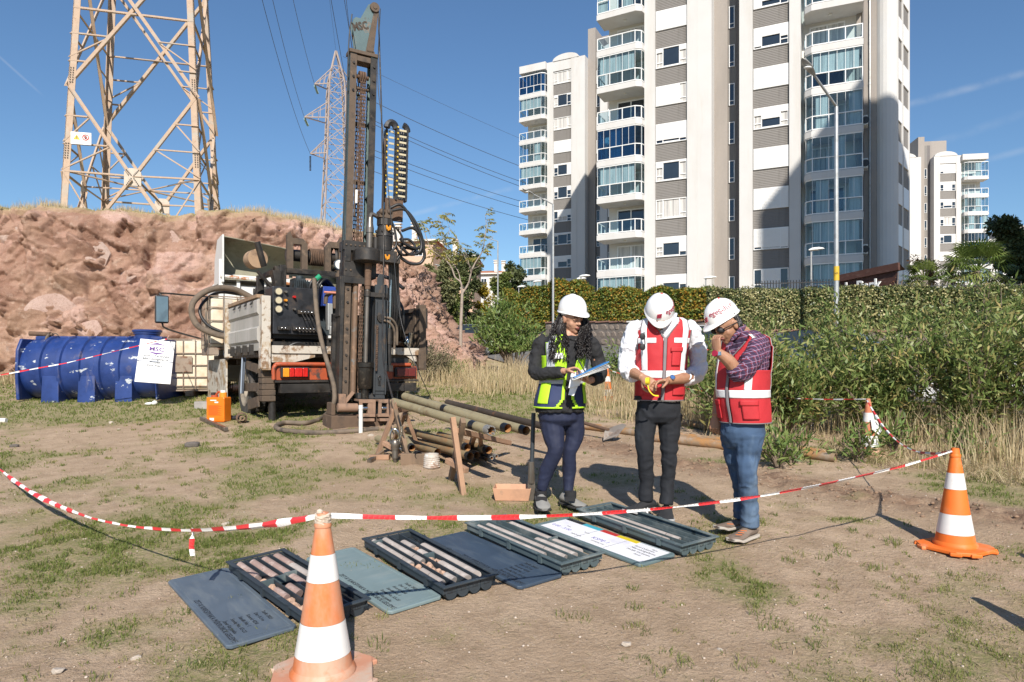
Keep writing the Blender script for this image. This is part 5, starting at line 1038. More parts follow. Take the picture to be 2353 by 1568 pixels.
# rear lights, bumper, plate
m = MB(); m.tube(spline([(.10,-.12,.64),(.10,-.12,.80),(.14,-.12,.86),(.22,-.12,.87),(1.2,-.12,.87),(W - .25,-.12,.87)],4),.032,8); m.build('bumper_bar',RED_,TR,smooth=60)
m = MB(); m.bb(.12,W - .12,-.10,-.05,.63,.85); m.build('light_board',RED_,TR,bevel=.004); m = MB(); m.bb(.12,W - .1,-.14,-.02,.59,.625); m.bb(.20,W - .14,-.13,.0,.43,.57); m.build('under_run_bar',GREASE,TR,bevel=.006)
def lamp(x0,x1,seg):
 m = MB(); m.bb(x0 - .02,x1 + .02,-.16,-.10,.665,.825); o = m.build('rear_light',BLACKP,TR,bevel=.006)
 x = x0
 for mt_,f in seg: MB().bb(x + .003,x + (x1 - x0) * f - .003,-.185,-.162,.678,.812).build('lens',mt_,o,bevel=.008); x += (x1 - x0) * f
lamp(.22,.60,((LAMB,.26),(LREF,.20),(LREF,.32),(LREF,.22))); lamp(W - .52,W - .18,((LREFD,.6),(LREFD,.4)))
m = MB(); m.bb(.92,1.02,-.16,-.1,.67,.80); m.build('tow_socket',GREASE,TR,bevel=.01)
o = MB().bb(1.08,1.62,-.125,-.115,.665,.80).build('number_plate',PLATEW,TR); MB().bb(1.085,1.15,-.13,-.126,.67,.795).build('country_strip',PLATEB,o); text_mesh('22',.13,INK,o,(1.245,-.128,.685),(R(90),0,0),bold=.004); text_mesh('TR',.05,PLATEW,o,(1.118,-.132,.68),(R(90),0,0))
m = MB()
for x in (1.85,): m.bb(x,x + .5,-.03,.05,.60,.98)
m.build('mud_flap',BLACKP,TR)
# cab, roof spoiler, white rack
m = MB(); m.bb(.18,2.5,3.95,5.6,.55,2.55); m.prism([(.18,2.55),(2.5,2.55),(2.35,2.72),(.33,2.72)],3.98,5.5); m.build('cab',WCAB,TR,bevel=.05)
m = MB(); m.bb(.168,.178,4.3,5.2,1.7,2.35); m.bb(.8,2.0,3.93,3.945,1.8,2.3); m.build('cab_window',PANE,TR)
rows = []
for i in range(13):
 u = i / 12; x = .10 + 2.5 * u; row = []
 for z,y in ((2.55,3.55),(2.62,4.05),(2.95,4.25),(3.22,4.2),(3.38,4.0),(3.43,3.72),(3.40,3.55)): row.append((x + (.10 if u < .5 else -.10) * max(0,(z - 3.1)),y + .35 * abs(u - .5) * 0,z - .28 * u * max(0,min(1,(z - 2.5)))))
 rows.append(row)
m = MB(); m.grid(rows); o = m.build('roof_spoiler',SPOIL,TR,smooth=60); sd = o.modifiers.new('thickness','SOLIDIFY'); sd.thickness = .02
for k in range(3): MB().bb(1.3 + .28 * k,1.5 + .28 * k,4.0,4.03,2.72 - .02 * k,2.79 - .02 * k).build('vent_slot',mat('rock_seen_through',(.45,.29,.23),rough=.9) if k == 0 else bpy.data.materials['rock_seen_through'],o)
for x,z in ((.08,.0),(2.6,0)): m = MB(); m.add([(x,3.5,2.5),(x,4.3,2.5),(x,4.25,3.0),(x,4.0,3.38 - (.3 if x > 1 else 0)),(x,3.5,3.42 - (.3 if x > 1 else 0))],[(0,1,2,3,4)]); q = m.build('spoiler_side',SPOIL if x > 1 else WCAB,TR); sd = q.modifiers.new('thickness','SOLIDIFY'); sd.thickness = .03
m = MB(); m.bb(.04,.12,3.60,3.68,.9,2.95); m.build('rack_post',WCAB,TR); m = MB(); m.tube([(.06,3.58,2.62),(2.4,3.58,2.50)],.035,8); m.build('rack_rail',mat('rusting_white_rail',(.62,.60,.56),[((.38,.15,.05),5,.48,.54)],rough=.6),TR); m = MB()
for x in (.4,.9,1.5): m.bb(x - .03,x + .03,3.60,3.65,1.9,2.6)
m.bb(.15,2.4,3.67,3.71,1.9,2.46); m.build('headboard',WCAB,TR)
# mirror
m = MB(); m.bb(-.96,-.71,4.60,4.70,1.72,2.28); mi = m.build('side_mirror',BLACKP,TR,bevel=.03); MB().bb(-.94,-.73,4.585,4.598,1.75,2.25).build('mirror_glass',mat('mirror_glass',(.10,.15,.19),rough=.05,spec=.9),mi); m = MB(); m.tube(spline([(-.83,4.66,2.27),(-.80,4.7,2.33),(.2,4.7,2.30)],4),.018,6); m.tube(spline([(-.83,4.66,1.73),(-.7,4.7,1.6),(.2,4.7,1.35)],4),.018,6); m.build('mirror_arm',GREASE,mi)
# load bed clutter belonging to the rig: pump block, engine frame, control panel
m = MB(); m.bb(.12,.84,.02,.45,1.33,2.06); cp_ = m.build('control_panel',mat('scorched_panel_steel',(.036,.038,.044),[((.11,.08,.06),3,.52,.72),((.018,.018,.02),8,.5,.7),((.30,.25,.20),22,.70,.78)],rough=.42,metal=.4,var=.3),TR,bevel=.012)
for k in range(3):
 z = 1.98 - .135 * k; m = MB(); m.cyl((.20,.02,z),(.20,-.03,z),.058,n=20); g_ = m.build('pressure_gauge',STEELR,cp_,smooth=40)
 MB().cyl((.20,-.030,z),(.20,-.034,z),.048,n=20).build('gauge_face',GAUGEF,cp_)
for x,z,mt_ in ((.31,1.98,STEELR),(.31,1.85,ORANGEP),(.44,1.91,LREF),(.44,1.72,STEELR),(.31,1.78,STEELR)): m = MB(); m.cyl((x,.02,z),(x,-.045,z),.024,.018,n=10); m.build('control_knob',mt_,cp_)
def levers(x0,n,z,dz,dx,L_):
 m = MB(); m.bb(x0 - .05,x0 + n * .055 + .02,-.035,.018,z - .03,z + .03); m.build('lever_block',GREASE,cp_,bevel=.004)
 for k in range(n): m = MB(); x = x0 + .055 * k; m.cyl((x,-.03,z),(x + dx,-.15,z - dz),.007,.009,n=6); m.ball((x + dx,-.155,z - dz),.016,8,5); m.ball((x,-.045,z),.02,8,5,m=1); m.build('control_lever',[GREASE,CHROME],cp_,smooth=50)
levers(.54,5,1.68,.13,.03,.2); levers(.46,6,1.42,.05,.02,.2); levers(.24,2,1.42,.02,0,.1)
m = MB(); m.bb(.12,1.5,.05,.6,1.155,1.22); m.bb(.15,1.45,.1,.5,1.27,1.33); m.bb(.9,1.5,.1,.5,1.22,1.26); m.build('panel_stand',GREASE,TR)
m = MB(); m.bb(.35,.47,.75,.87,1.06,2.48); m.bb(1.62,1.72,.75,.87,1.06,2.42); m.bb(.35,1.72,.72,.88,2.38,2.46); m.bb(.42,.52,.7,.8,2.0,2.5); m.prism([(.36,2.1),(.48,2.1),(.48,2.40),(.30,2.40)],.7,.9); m.bb(.35,.47,1.9,2.0,1.06,2.46); m.bb(.37,.45,.8,2.0,2.38,2.46); m.build('engine_frame',GREASE,TR,bevel=.006)
def prong(x):
 m = MB(); m.prism([(x,2.46),(x,3.02),(x + .05,3.08),(x + .09,2.98),(x + .26,2.98),(x + .34,2.9),(x + .34,2.46),(x + .24,2.46),(x + .24,2.88),(x + .10,2.88),(x + .10,2.46)],.8,.88); m.build('winch_cheek',BROWNS,TR)
prong(.56);
m = MB(); m.prism([(1.20,2.46),(1.20,2.88),(1.28,2.98),(1.42,2.98),(1.48,3.08),(1.54,3.02),(1.54,2.46),(1.44,2.46),(1.44,2.88),(1.30,2.88),(1.30,2.46)],.8,.88); m.build('winch_cheek',BROWNS,TR)
m = MB(); m.cyl((.60,1.0,2.72),(1.55,1.0,2.72),.10,n=16); m.lathe([(.20,0),(.22,.03),(.20,.06)],20,(1.38,1.0,2.72),ax=(1,0,0)); w_ = m.build('winch',GREASE,TR,smooth=50); m = MB()
for k in range(12): m.lathe([(.13,0),(.15,.014),(.13,.028)],16,(.98 + .03 * k,1.0,2.72),ax=(1,0,0))
m.build('winch_rope',RUST_,w_,smooth=60)
m = MB(); m.cyl((.12,.9,2.60),(.12,1.25,2.62),.155,n=20); ex = m.build('exhaust_silencer',mat('tan_silencer_paint',(.36,.24,.15),[((.12,.08,.06),5,.5,.7)],rough=.8),TR,smooth=40); m = MB(); m.tube(spline([(.20,.86,2.48),(.15,.82,2.62),(.08,.80,2.85)],4),.05,10); m.build('exhaust_pipe',GREASE,ex,smooth=60); m = MB(); m.cyl((.12,.95,2.4),(.4,.95,2.1),.03); m.build('exhaust_stay',GREASE,ex)
m = MB(); m.bb(.60,.78,.55,.8,1.9,2.28); m.bb(.80,.9,.55,.8,1.9,2.24); m.bb(.55,1.5,.9,1.7,1.2,2.2)
for k in range(8): m.bb(.60 + .03 * k,.612 + .03 * k,.52,.55,1.9,2.26)
m.cyl((.72,.66,2.28),(.72,.66,2.33),.06,n=14); m.build('engine_block',mat('dull_blue_grey_engine',(.05,.065,.075),[((.02,.02,.02),6,.5,.65)],rough=.5,metal=.3),TR)
m = MB(); m.cyl((.93,.55,2.25),(1.02,.5,2.34),.045,n=12); m.build('green_cap',GREENP,TR); MB().bb(1.08,1.55,.55,.95,1.85,2.18).build('blue_oil_tank',BLUEP,TR,bevel=.01)
# pressure gauge on its pipe tree, valves
m = MB(); m.cyl((1.22,.2,2.02),(1.22,.2,2.42),.03,n=10); m.cyl((1.22,.2,2.30),(1.22,.2,2.36),.055,n=10); m.cyl((1.22,.2,2.1),(1.22,.2,2.16),.05,n=10); m.cyl((1.10,.2,2.04),(1.40,.2,2.04),.035,n=10); m.tube(spline([(1.1,.2,2.04),(1.02,.2,1.98),(1.0,.2,1.85)],4),.035,8); m.tube(spline([(1.3,.15,2.06),(1.38,.1,1.95),(1.42,.1,1.70),(1.5,.05,1.5)],5),.045,9); m.cyl((1.15,.18,1.78),(1.15,.18,2.02),.04,n=10); m.build('pipe_fittings',BROWNS,TR,smooth=45)
m = MB(); m.cyl((1.22,.24,2.50),(1.22,.16,2.50),.085,n=24); g_ = m.build('large_pressure_gauge',CHROME,TR,smooth=40); MB().cyl((1.22,.16,2.50),(1.22,.155,2.50),.072,n=24).build('gauge_face',PLATEW,g_); MB().bar((1.22,.152,2.50),(1.25,.152,2.535),.008).build('gauge_needle',INK,g_)
m = MB(); m.cyl((.95,.12,2.03),(1.18,.12,2.03),.018,n=8); m.build('valve_handle',mat('pink_red_paint',(.55,.22,.16),rough=.6),TR); m = MB(); m.bb(1.22,1.48,.1,.35,1.22,1.95); m.build('pump_housing',mat('streaked_blue_pump',(.22,.20,.17),[((.05,.10,.16),3,.48,.6,(1,1,.4)),((.28,.12,.06),5,.58,.7)],rough=.6),TR,bevel=.02); m = MB(); m.bb(1.0,1.08,.08,.2,1.42,1.85); m.cyl((1.04,.06,1.35),(1.04,.06,1.48),.03); m.build('valve_block',STEEL,TR,bevel=.008); MB().bb(.98,1.1,-.01,.02,1.29,1.33).build('pale_clip',PLATEW,TR)
# hoses on the bed
def hose(name,pts,r,mt_,parent,n=8): m = MB(); m.tube(spline(pts,n),r,8); return m.build(name,mt_,parent,smooth=70)
for k in range(4): hose('hydraulic_hose',[(.86 + .05 * k,.6,1.9),(.84 + .05 * k,.5,2.15),(.95 + .06 * k,.55,2.3),(1.2 + .05 * k,.8,2.2)],.022,HOSE,TR)
hose('hydraulic_hose',[(1.3,.3,2.25),(1.6,.1,2.35),(1.9,-.2,2.3),(2.05,-.5,2.1)],.03,HOSE,TR); hose('hydraulic_hose',[(.3,-.02,1.12),(.5,-.05,1.2),(.8,-.02,1.1),(1.2,0,1.2)],.022,HOSE,TR)
hose('suction_hose',[(.5,2.75,2.12),(.1,2.7,2.28),(-.32,2.6,2.22),(-.60,2.55,1.95),(-.55,2.5,1.6),(-.25,2.4,1.42),(.1,2.3,1.36)],.055,HOSEB,TR); hose('suction_hose',[(.3,2.85,2.2),(-.15,2.8,2.2),(-.45,2.7,1.9),(-.35,2.6,1.6),(.0,2.5,1.42)],.028,HOSE,TR)
for k in range(5): hose('hydraulic_hose',[(1.95 + .05 * k,.0,2.2 - .05 * k),(1.98 + .06 * k,-.1,1.8),(2.05 + .05 * k,-.05,1.4),(2.1 + .06 * k,.2,1.25)],.024,HOSE,TR)
m = MB(); m.lathe([(.10,0),(.14,.03),(.15,.2),(.09,.32),(.05,.36)],14,(2.28,.25,1.1)); m.cyl((2.28,.25,1.46),(2.3,.2,1.62),.03); m.build('filter_bowl',mat('glossy_brown_metal',(.07,.035,.02),rough=.18,metal=.6),TR,smooth=50); m = MB(); m.ball((2.42,.1,1.25),(.09,.06,.12)); m.cyl((2.42,.1,1.1),(2.45,.05,1.42),.05); m.build('valve_body',CHROME,TR,smooth=50)
# ---- mast, in its own frame: x right, y away, z up from the drill hole
MAST = bpy.data.objects.new('mast',None); COL.objects.link(MAST); MAST.parent = TR; MAST.location = (.988,-1.028,-.02); MAST.rotation_euler = (0,R(1.5),R(-6))
def mh(y): return .80 + (851 - y) * .006373
def mxx(x,y): return (x - 811) * .00663 - .026 * mh(y)
def mpart(name,mb,mt_,**k): return mb.build(name,mt_,MAST,**k)
zt,zb_ = mh(128),mh(930)
for s in (-1,1):
 m = MB(); x0,x1 = (-.195,-.105) if s < 0 else (.105,.195)
 m.bb(x0,x1,-.10,-.085,zb_,zt); m.bb(x0,x1,.07,.085,zb_,zt); m.bb((x0 + x1) / 2 - .012 + s * .03,(x0 + x1) / 2 + .012 + s * .03,-.085,.07,zb_,zt)
 for z in np.arange(zb_ + .3,zt,.55): m.bb(x0 + .005,x1 - .005,-.084,.069,z,z + .015)
 c_ = m.build('mast_column',TEAL,MAST); m = MB(); m.bb(x0 - .002,x1 + .002,-.112,-.1005,zb_ + .02,zt - .02); m.build('slide_rail',BROWNS if s < 0 else GREASE,MAST)
 b_ = MB()
 for z in [zt - .15,zt - .35,zt - .55] + list(np.arange(zb_ + .15,zb_ + 1.9,.19)): b_.cyl((x0 + .045,-.112,z),(x0 + .045,-.13,z),.018,n=6); b_.cyl((x0 - .012 if s < 0 else x1 + .012,0,z),(x0 if s < 0 else x1,0,z),.02,n=6)
 o = b_.build('rail_bolts',GREASE,MAST); o['kind'] = 'stuff'
m = MB(); m.bb(-.215,.215,-.12,.10,zt,zt + .05); m.bb(-.12,.12,-.10,.08,zt - .10,zt - .02); mpart('mast_head_plate',m,BROWNS,bevel=.004)
for y in (285,420): m = MB(); m.bb(-.10,.10,.05,.07,mh(y),mh(y) + .06); mpart('mast_cross_plate',m,GREASE)
# crown block with lettering
ch = mh(5) - zt
for yy in (-.055,.045):
 m = MB(); m.prism([(-.10,zt + .05),(.03,zt + .05),(.155,zt + ch - .02),(.10,zt + ch + .02),(.06,zt + ch),(-.05,zt + ch * .70),(-.12,zt + ch * .70),(-.165,zt + ch * .64),(-.165,zt + ch * .5)],yy,yy + .014); o = m.build('crown_plate',mat('pale_teal_paint',(.085,.135,.145),[((.24,.14,.08),5,.58,.68),((.08,.07,.06),9,.64,.74)],rough=.6) if yy < 0 else bpy.data.materials['pale_teal_paint'],MAST)
 if yy < 0: text_mesh('MSC',.155,mat('cut_out_letters',(.055,.04,.03),rough=.8),o,(-.035,yy - .003,zt + ch * .49),(R(90),R(-22),0),sx=.8,bold=.006)
m = MB(); m.bb(.05,.17,-.07,-.05,zt + .05,zt + .1); m.prism([(.03,zt + .05),(.15,zt + .05),(.21,zt + ch - .03),(.155,zt + ch - .02)],-.07,.07); m.cyl((.15,-.09,zt + ch - .03),(.15,.09,zt + ch - .03),.07,n=16); m.cyl((.15,-.1,zt + ch - .03),(.15,.1,zt + ch - .03),.03,n=10); mpart('crown_block',m,BROWNS,smooth=40)
# sprocket and triple chain
m = MB(); m.cyl((-.10,-.02,mh(175)),(.10,-.02,mh(175)),.03,n=12)
for x in (-.035,0,.035):
 m.lathe([(.05,-.012),(.085,-.012),(.085,.012),(.05,.012)],22,(x,-.02,mh(175)),ax=(1,0,0))
mpart('chain_sprocket',m,RUST_,smooth=40); m = MB(); m.cyl((-.10,-.03,mh(203)),(.10,-.03,mh(203)),.022,n=10); m.bb(-.02,.05,-.06,0,mh(205) - .04,mh(205) + .02); mpart('tension_bolt',m,BROWNS)
def chain(x,y,z0,z1,strands,pitch=.05,mt_=RUST_):
 m = MB(); n = int((z1 - z0) / pitch)
 for s in range(strands):
  xs_ = x + (s - (strands - 1) / 2) * .030
  for k in range(n):
   z = z0 + k * pitch; dx = .011 if k % 2 else .007
   for e in (-1,1): m.bb(xs_ + e * dx - .0025,xs_ + e * dx + .0025,y - .011,y + .011,z - .006,z + pitch * .98)
   m.bb(xs_ - .012,xs_ + .012,y - .009,y + .009,z - .008,z + .008)
 o = m.build('roller_chain',mt_,MAST,fix=False); o['kind'] = 'stuff'; return o
chain(.0,-.10,mh(560),mh(178),3); chain(-.01,.06,mh(900),mh(178),3,.06); chain(.05,-.12,mh(902),mh(655),2,.05);
m = MB(); m.bb(-.10,.02,-.02,.0,mh(905),mh(650)); mpart('chain_guard',m,BROWNS); m = MB(); m.cyl((-.03,-.09,mh(905)),(-.03,-.09,mh(640)),.04,n=12); mpart('feed_cylinder',m,mat('peeling_brown_blue_paint',(.16,.10,.065),[((.14,.20,.22),2.5,.58,.66),((.30,.18,.11),6,.55,.7)],rough=.7),smooth=50)
o = MB().bb(-.085,-.045,-.115,-.105,mh(470),mh(440)).build('pale_tag',PLATEW,MAST); o.location.z = 0
m = MB(); m.bb(-.095,-.08,-.12,-.10,mh(500),mh(395)); mpart('guide_strip',m,BROWNS)
# carriage with rotary head
m = MB(); m.bb(-.235,.17,-.15,.12,mh(580),mh(558)); m.bb(-.225,.25,-.16,.12,mh(640),mh(604)); m.bb(-.22,-.13,-.17,.1,mh(606),mh(578)); m.bb(-.22,.1,-.165,-.155,mh(640),mh(655)); mpart('carriage',m,GREASE,bevel=.006)
b_ = MB()
for k in range(5): b_.cyl((-.2 + .065 * k,-.15,mh(568)),(-.2 + .065 * k,-.165,mh(568)),.014,n=6)
for x in (-.2,-.13): b_.cyl((x,-.16,mh(625)),(x,-.175,mh(625)),.014,n=6)
o = b_.build('carriage_bolts',BROWNS,MAST); o['kind'] = 'stuff'
m = MB(); zc0,zc1 = mh(606),mh(578); xr = mxx(836,600); m.lathe([(.0,zc0 - .03),(.14,zc0 - .02),(.18,zc0),(.18,zc1 - .02),(.165,zc1),(.06,zc1 + .01),(.0,zc1 + .01)],32,(xr - .03,-.30,0)); m.box((xr + .20,-.28,(zc0 + zc1) / 2),(.36,.22,zc1 - zc0 - .01)); m.box((xr - .05,-.18,(zc0 + zc1) / 2),(.3,.2,zc1 - zc0 - .02)); mpart('rotary_gearbox',m,GREASE,smooth=35,bevel=.006)
for x,z in ((xr + .235,(zc0 + zc1) / 2 - .01),(xr + .235,mh(528))): m = MB(); [m.box((x + dx_,-.397 if z < mh(570) else -.412,z + dz_),(.022,.010 if z < mh(570) else .03,w_z),rot=Matrix.Rotation(dx_ * 9,3,'Y')) for dx_,dz_,w_z in ((-.026,.006,.06),(-.004,-.014,.05),(.02,.004,.066))]; mpart('paint_mark',m,ORANGEP)
m = MB(); m.cyl((xr + .22,-.28,zc1),(xr + .22,-.28,mh(545)),.115,n=20); m.cyl((xr + .22,-.28,mh(545)),(xr + .22,-.28,mh(520)),.125,.10,n=20); m.cyl((xr + .22,-.28,mh(520)),(xr + .22,-.28,mh(506)),.12,n=8); m.cyl((xr + .10,-.25,zc1),(xr + .10,-.25,mh(548)),.05,n=12)
for k in range(6): a = k * math.pi / 3; m.ball((xr + .22 + .12 * math.cos(a),-.28 + .12 * math.sin(a),mh(535)),.025,8,5)
mpart('hydraulic_motor',m,GREASE,smooth=40); m = MB(); m.box((xr + .22,-.26,mh(495)),(.2,.16,.10)); m.ball((xr + .16,-.33,mh(490)),.05,8,6); m.ball((xr + .27,-.33,mh(488)),.045,8,6); m.cyl((xr + .24,-.3,mh(490)),(xr + .25,-.3,mh(462)),.02,n=8); mpart('motor_manifold',m,BROWNS,smooth=40)
m = MB(); m.cyl((xr,-.28,zc1),(xr,-.28,mh(535)),.048,n=14); m.cyl((xr,-.28,mh(540)),(xr,-.28,mh(528)),.058,n=14); m.cyl((xr,-.28,mh(528)),(xr,-.28,mh(505)),.055,.03,n=14); m.tube(spline([(xr,-.28,mh(506)),(xr + .02,-.28,mh(497)),(xr + .10,-.27,mh(500))],4),.03,9); mpart('water_swivel',m,STEELR,smooth=40)
m = MB(); m.cyl((xr - .01,-.28,zc0),(xr - .01,-.28,mh(628)),.05,n=14); m.cyl((xr - .01,-.28,mh(628)),(xr - .01,-.28,mh(660)),.047,n=14); m.cyl((xr - .01,-.28,mh(660)),(xr - .01,-.28,mh(668)),.04,n=14); mpart('drive_collar',m,RUST_,smooth=40)
m = MB(); m.cyl((xr - .012,-.28,mh(835)),(xr - .012,-.28,mh(664)),.030,n=14); mpart('drill_rod',m,STEELR,smooth=60); m = MB(); m.cyl((xr - .012,-.28,mh(684)),(xr - .012,-.28,mh(672)),.048,n=14); m.bb(xr,xr + .28,-.30,-.24,mh(684),mh(674)); mpart('rod_guide',m,GREASE,smooth=40)
m = MB(); m.lathe([(0,mh(892)),(.09,mh(892)),(.105,mh(886)),(.105,mh(846)),(.118,mh(844)),(.118,mh(834)),(.09,mh(832)),(0,mh(832))],28,(xr - .012,-.28,0)); m.cyl((xr - .012,-.28,mh(916)),(xr - .012,-.28,mh(892)),.055,n=16); mpart('drill_chuck',m,mat('polished_black_chuck',(.045,.04,.036),[((.13,.11,.09),14,.55,.7)],rough=.28,metal=.7),smooth=40)
# front guide plate at right of the rod, cylinder, brackets
m = MB(); m.bb(.21,.40,-.26,-.22,mh(905),mh(655)); m.bb(.21,.235,-.3,-.12,mh(905),mh(690)); m.bb(.38,.40,-.3,-.12,mh(905),mh(690)); m.bb(.0,.40,-.25,-.1,mh(915),mh(902)); m.prism([(.24,mh(656)),(.24,mh(640)),(.27,mh(630)),(.32,mh(630)),(.345,mh(640)),(.345,mh(656))],-.25,-.235); m.bb(.22,.39,-.275,-.262,mh(897),mh(858)); mpart('guide_plate',m,mat('slate_grey_steel',(.045,.05,.055),[((.11,.075,.05),5,.56,.7)],rough=.5,metal=.3),bevel=.004)
m = MB(); m.tube([(.30 + .02 * math.cos(a),-.29,mh(868) + .035 * math.sin(a)) for a in np.linspace(-.3,3.5,12)],.007,6); m.bar((.29,-.29,mh(872)),(.29,-.29,mh(884)),.012); m.bar((.31,-.29,mh(872)),(.31,-.29,mh(884)),.012); mpart('plate_shackle',m,GREASE)
m = MB(); m.cyl((.30,-.30,mh(731)),(.30,-.22,mh(731)),.055,n=18); m.cyl((.30,-.31,mh(731)),(.30,-.30,mh(731)),.035,n=14); mpart('pivot_hub',m,GREASE,smooth=40); hose('hydraulic_hose',[(.33,-.28,mh(728)),(.45,-.3,mh(732)),(.55,-.25,mh(750)),(.58,-.2,mh(790))],.018,HOSEB,MAST); hose('hydraulic_hose',[(.33,-.28,mh(735)),(.43,-.3,mh(741)),(.52,-.25,mh(760)),(.54,-.2,mh(800))],.018,HOSEB,MAST)
m = MB(); m.cyl((.455,-.2,mh(850)),(.455,-.2,mh(752)),.042,n=14); m.cyl((.455,-.2,mh(790)),(.455,-.2,mh(782)),.052,n=14); m.cyl((.455,-.2,mh(752)),(.455,-.2,mh(640)),.022,n=10,m=1); m.bb(.40,.51,-.25,-.15,mh(852),mh(838)); mpart('lift_cylinder',m,[GREASE,CHROME],smooth=40); chain(.24,-.31,mh(850),mh(745),1,.03)
m = MB(); m.bb(-.27,-.2,-.14,.1,mh(730),mh(640)); m.bb(-.255,-.21,-.16,.1,mh(930),mh(640));
for k in range(6): m.cyl((-.24,-.14,mh(720) + .09 * k),(-.24,-.155,mh(720) + .09 * k),.016,n=6)
mpart('mast_slide_frame',m,GREASE,bevel=.004)
m = MB(); m.bar((-.2,.1,1.4),(-.1,.75,1.5),.12); m.bar((.2,.1,1.4),(.1,.75,1.5),.12); m.bb(-.3,.5,.1,.2,.5,1.6); m.bb(-.3,.75,.1,.22,1.5,1.62); m.cyl((.35,.05,.4),(.35,.4,2.1),.05); mpart('mast_support',m,GREASE)
# clamp table and plinth
def clampbox(x0,x1): m = MB(); z0,z1 = mh(955),mh(916); m.bb(x0,x1,-.40,-.38,z0,z0 + .05); m.bb(x0,x1,-.40,-.38,z1 - .05,z1); m.bb(x0,x0 + .05,-.40,-.38,z0 + .05,z1 - .05); m.bb(x1 - .05,x1,-.40,-.38,z0 + .05,z1 - .05); m.bb(x0,x1,-.38,-.08,z1 - .03,z1); m.bb(x0,x1,-.38,-.08,z0,z0 + .03); m.cyl((x0 + .06,-.36,(z0 + z1) / 2),(x1 - .06,-.36,(z0 + z1) / 2),.026,n=10,m=1); m.bb(x0 + .13,x0 + .19,-.395,-.3,z0 + .05,z1 - .05); m.bb(x0 + .02,x1 - .02,-.43,-.1,z0 - .06,z0 - .02); return mpart('rod_clamp',m,[mat('clay_coated_steel',(.25,.155,.105),[((.12,.085,.065),7,.52,.68)],rough=.85) if 'clay_coated_steel' not in bpy.data.materials else bpy.data.materials['clay_coated_steel'],CHROME],bevel=.004)
clampbox(-.02,.22); clampbox(.26,.50); CLAY = bpy.data.materials['clay_coated_steel']
m = MB(); m.cyl((-.30,-.3,mh(935)),(-.02,-.3,mh(935)),.062,n=16); m.cyl((.5,-.3,mh(935)),(.82,-.3,mh(935)),.058,n=16); m.cyl((.66,-.3,mh(935)),(.74,-.3,mh(935)),.066,n=16,m=1); mpart('clamp_cylinder',m,[CLAY,GREASE],smooth=40)
m = MB(); m.bb(-.38,.60,-.30,.25,-.05,mh(953)); m.bb(-.36,-.3,-.2,.1,mh(953),mh(925)); mpart('plinth',m,mat('muddy_plinth',(.115,.075,.050),[((.045,.035,.028),3,.48,.66),((.20,.14,.10),7,.58,.72)],rough=.9,bump=.3,bscale=25),bevel=.012)
m = MB(); m.bb(-.255,-.16,-.2,.1,mh(930),mh(905)); m.bar((-.16,-.15,mh(925)),(-.05,-.2,mh(900)),.05); mpart('mast_foot',m,CLAY)
# cable carrier
cc = bpy.data.objects.new('cable_carrier',None); COL.objects.link(cc); cc.parent = MAST; x0,x1,z0,z1 = mxx(882,440),mxx(925,440),mh(450),mh(282)
for xx,yy in ((x0,-.02),(x0 + .13,-.14),(x1,-.14)):
 m = MB(); n = 14
 for k in range(n):
  z = z0 + (z1 - z0) * k / n; m.prism([(0,z),(.03,z - .01),(.035,z + (z1 - z0) / n * .97),(0.004,z + (z1 - z0) / n * 1.02)],yy,yy + .10,M=Matrix.Translation((xx + .0,0,0)))
 m.build('carrier_side',BLACKP,cc)
arch = MB(); pts = [V(x0 + .07 + .07 * math.cos(a),-.07,z1 + .09 * math.sin(a)) for a in np.linspace(math.pi,0,9)]; arch.tube(pts,.05,6); arch.tube([p + V(x1 - x0 - .11,-.02,-.015) for p in pts[4:]],.045,6); arch.build('carrier_bend',BLACKP,cc)
for k in range(12):
 z = z0 + .04 + (z1 - z0) * k / 12; MB().bb(x0 + .17,x1 - .01,-.165,-.145,z,z + .028).build('carrier_rung',GAUGEF,cc); MB().bb(x0 + .045,x0 + .125,-.04,-.03,z,z + .028).build('carrier_rung',GAUGEF,cc)
 for xx,yy in ((x0 + .018,-.03),(x0 + .148,-.15)): MB().cyl((xx,yy,z + .06),(xx,yy - .006,z + .06),.014,n=8).build('yellow_rivet',mat('yellow_rivet_plastic',(.55,.36,.02),rough=.5) if 'yellow_rivet_plastic' not in bpy.data.materials else bpy.data.materials['yellow_rivet_plastic'],cc)
for k in range(3): MB().cyl((x0 + .19 + .035 * k,-.08,z0 - .05),(x0 + .19 + .035 * k,-.08,z1),.017,n=8).build('carried_hose',HOSE,cc)
m = MB(); m.bb(x0 - .02,x1 - .02,-.12,-.10,mh(500),mh(448)); m.bb(x0 - .06,x0 - .03,-.12,-.09,mh(490),mh(310)); mpart('carrier_bracket',m,RUST_)
def mp_(x,y,d=-.3): return V(mxx(x,y),d,mh(y))
for pts,r in (([(882,478),(905,468),(925,490),(945,530),(952,555),(945,575),(922,582),(905,570)],.022),([(884,484),(915,478),(940,505),(955,545),(942,565),(915,560),(900,548)],.022),([(905,548),(925,546),(938,560),(930,577),(910,584),(896,575)],.020),([(905,566),(928,566),(948,575),(958,560),(950,535),(930,520),(905,530)],.022),([(900,584),(925,600),(950,598),(960,580),(955,560)],.024),([(895,520),(910,545),(905,580),(893,600)],.016),([(868,500),(888,515),(895,560),(880,582)],.016)):
 hose('hydraulic_hose',[mp_(x,y,-.30 - .015 * i) for i,(x,y) in enumerate(pts)],r,HOSE,MAST)
for k in range(6): hose('hydraulic_hose',[mp_(884 + 4 * k,600,-.22),mp_(886 + 5 * k,660,-.2 + .02 * k),mp_(884 + 6 * k,720,-.1),mp_(890 + 4 * k,780,.1)],.017,HOSE,MAST)
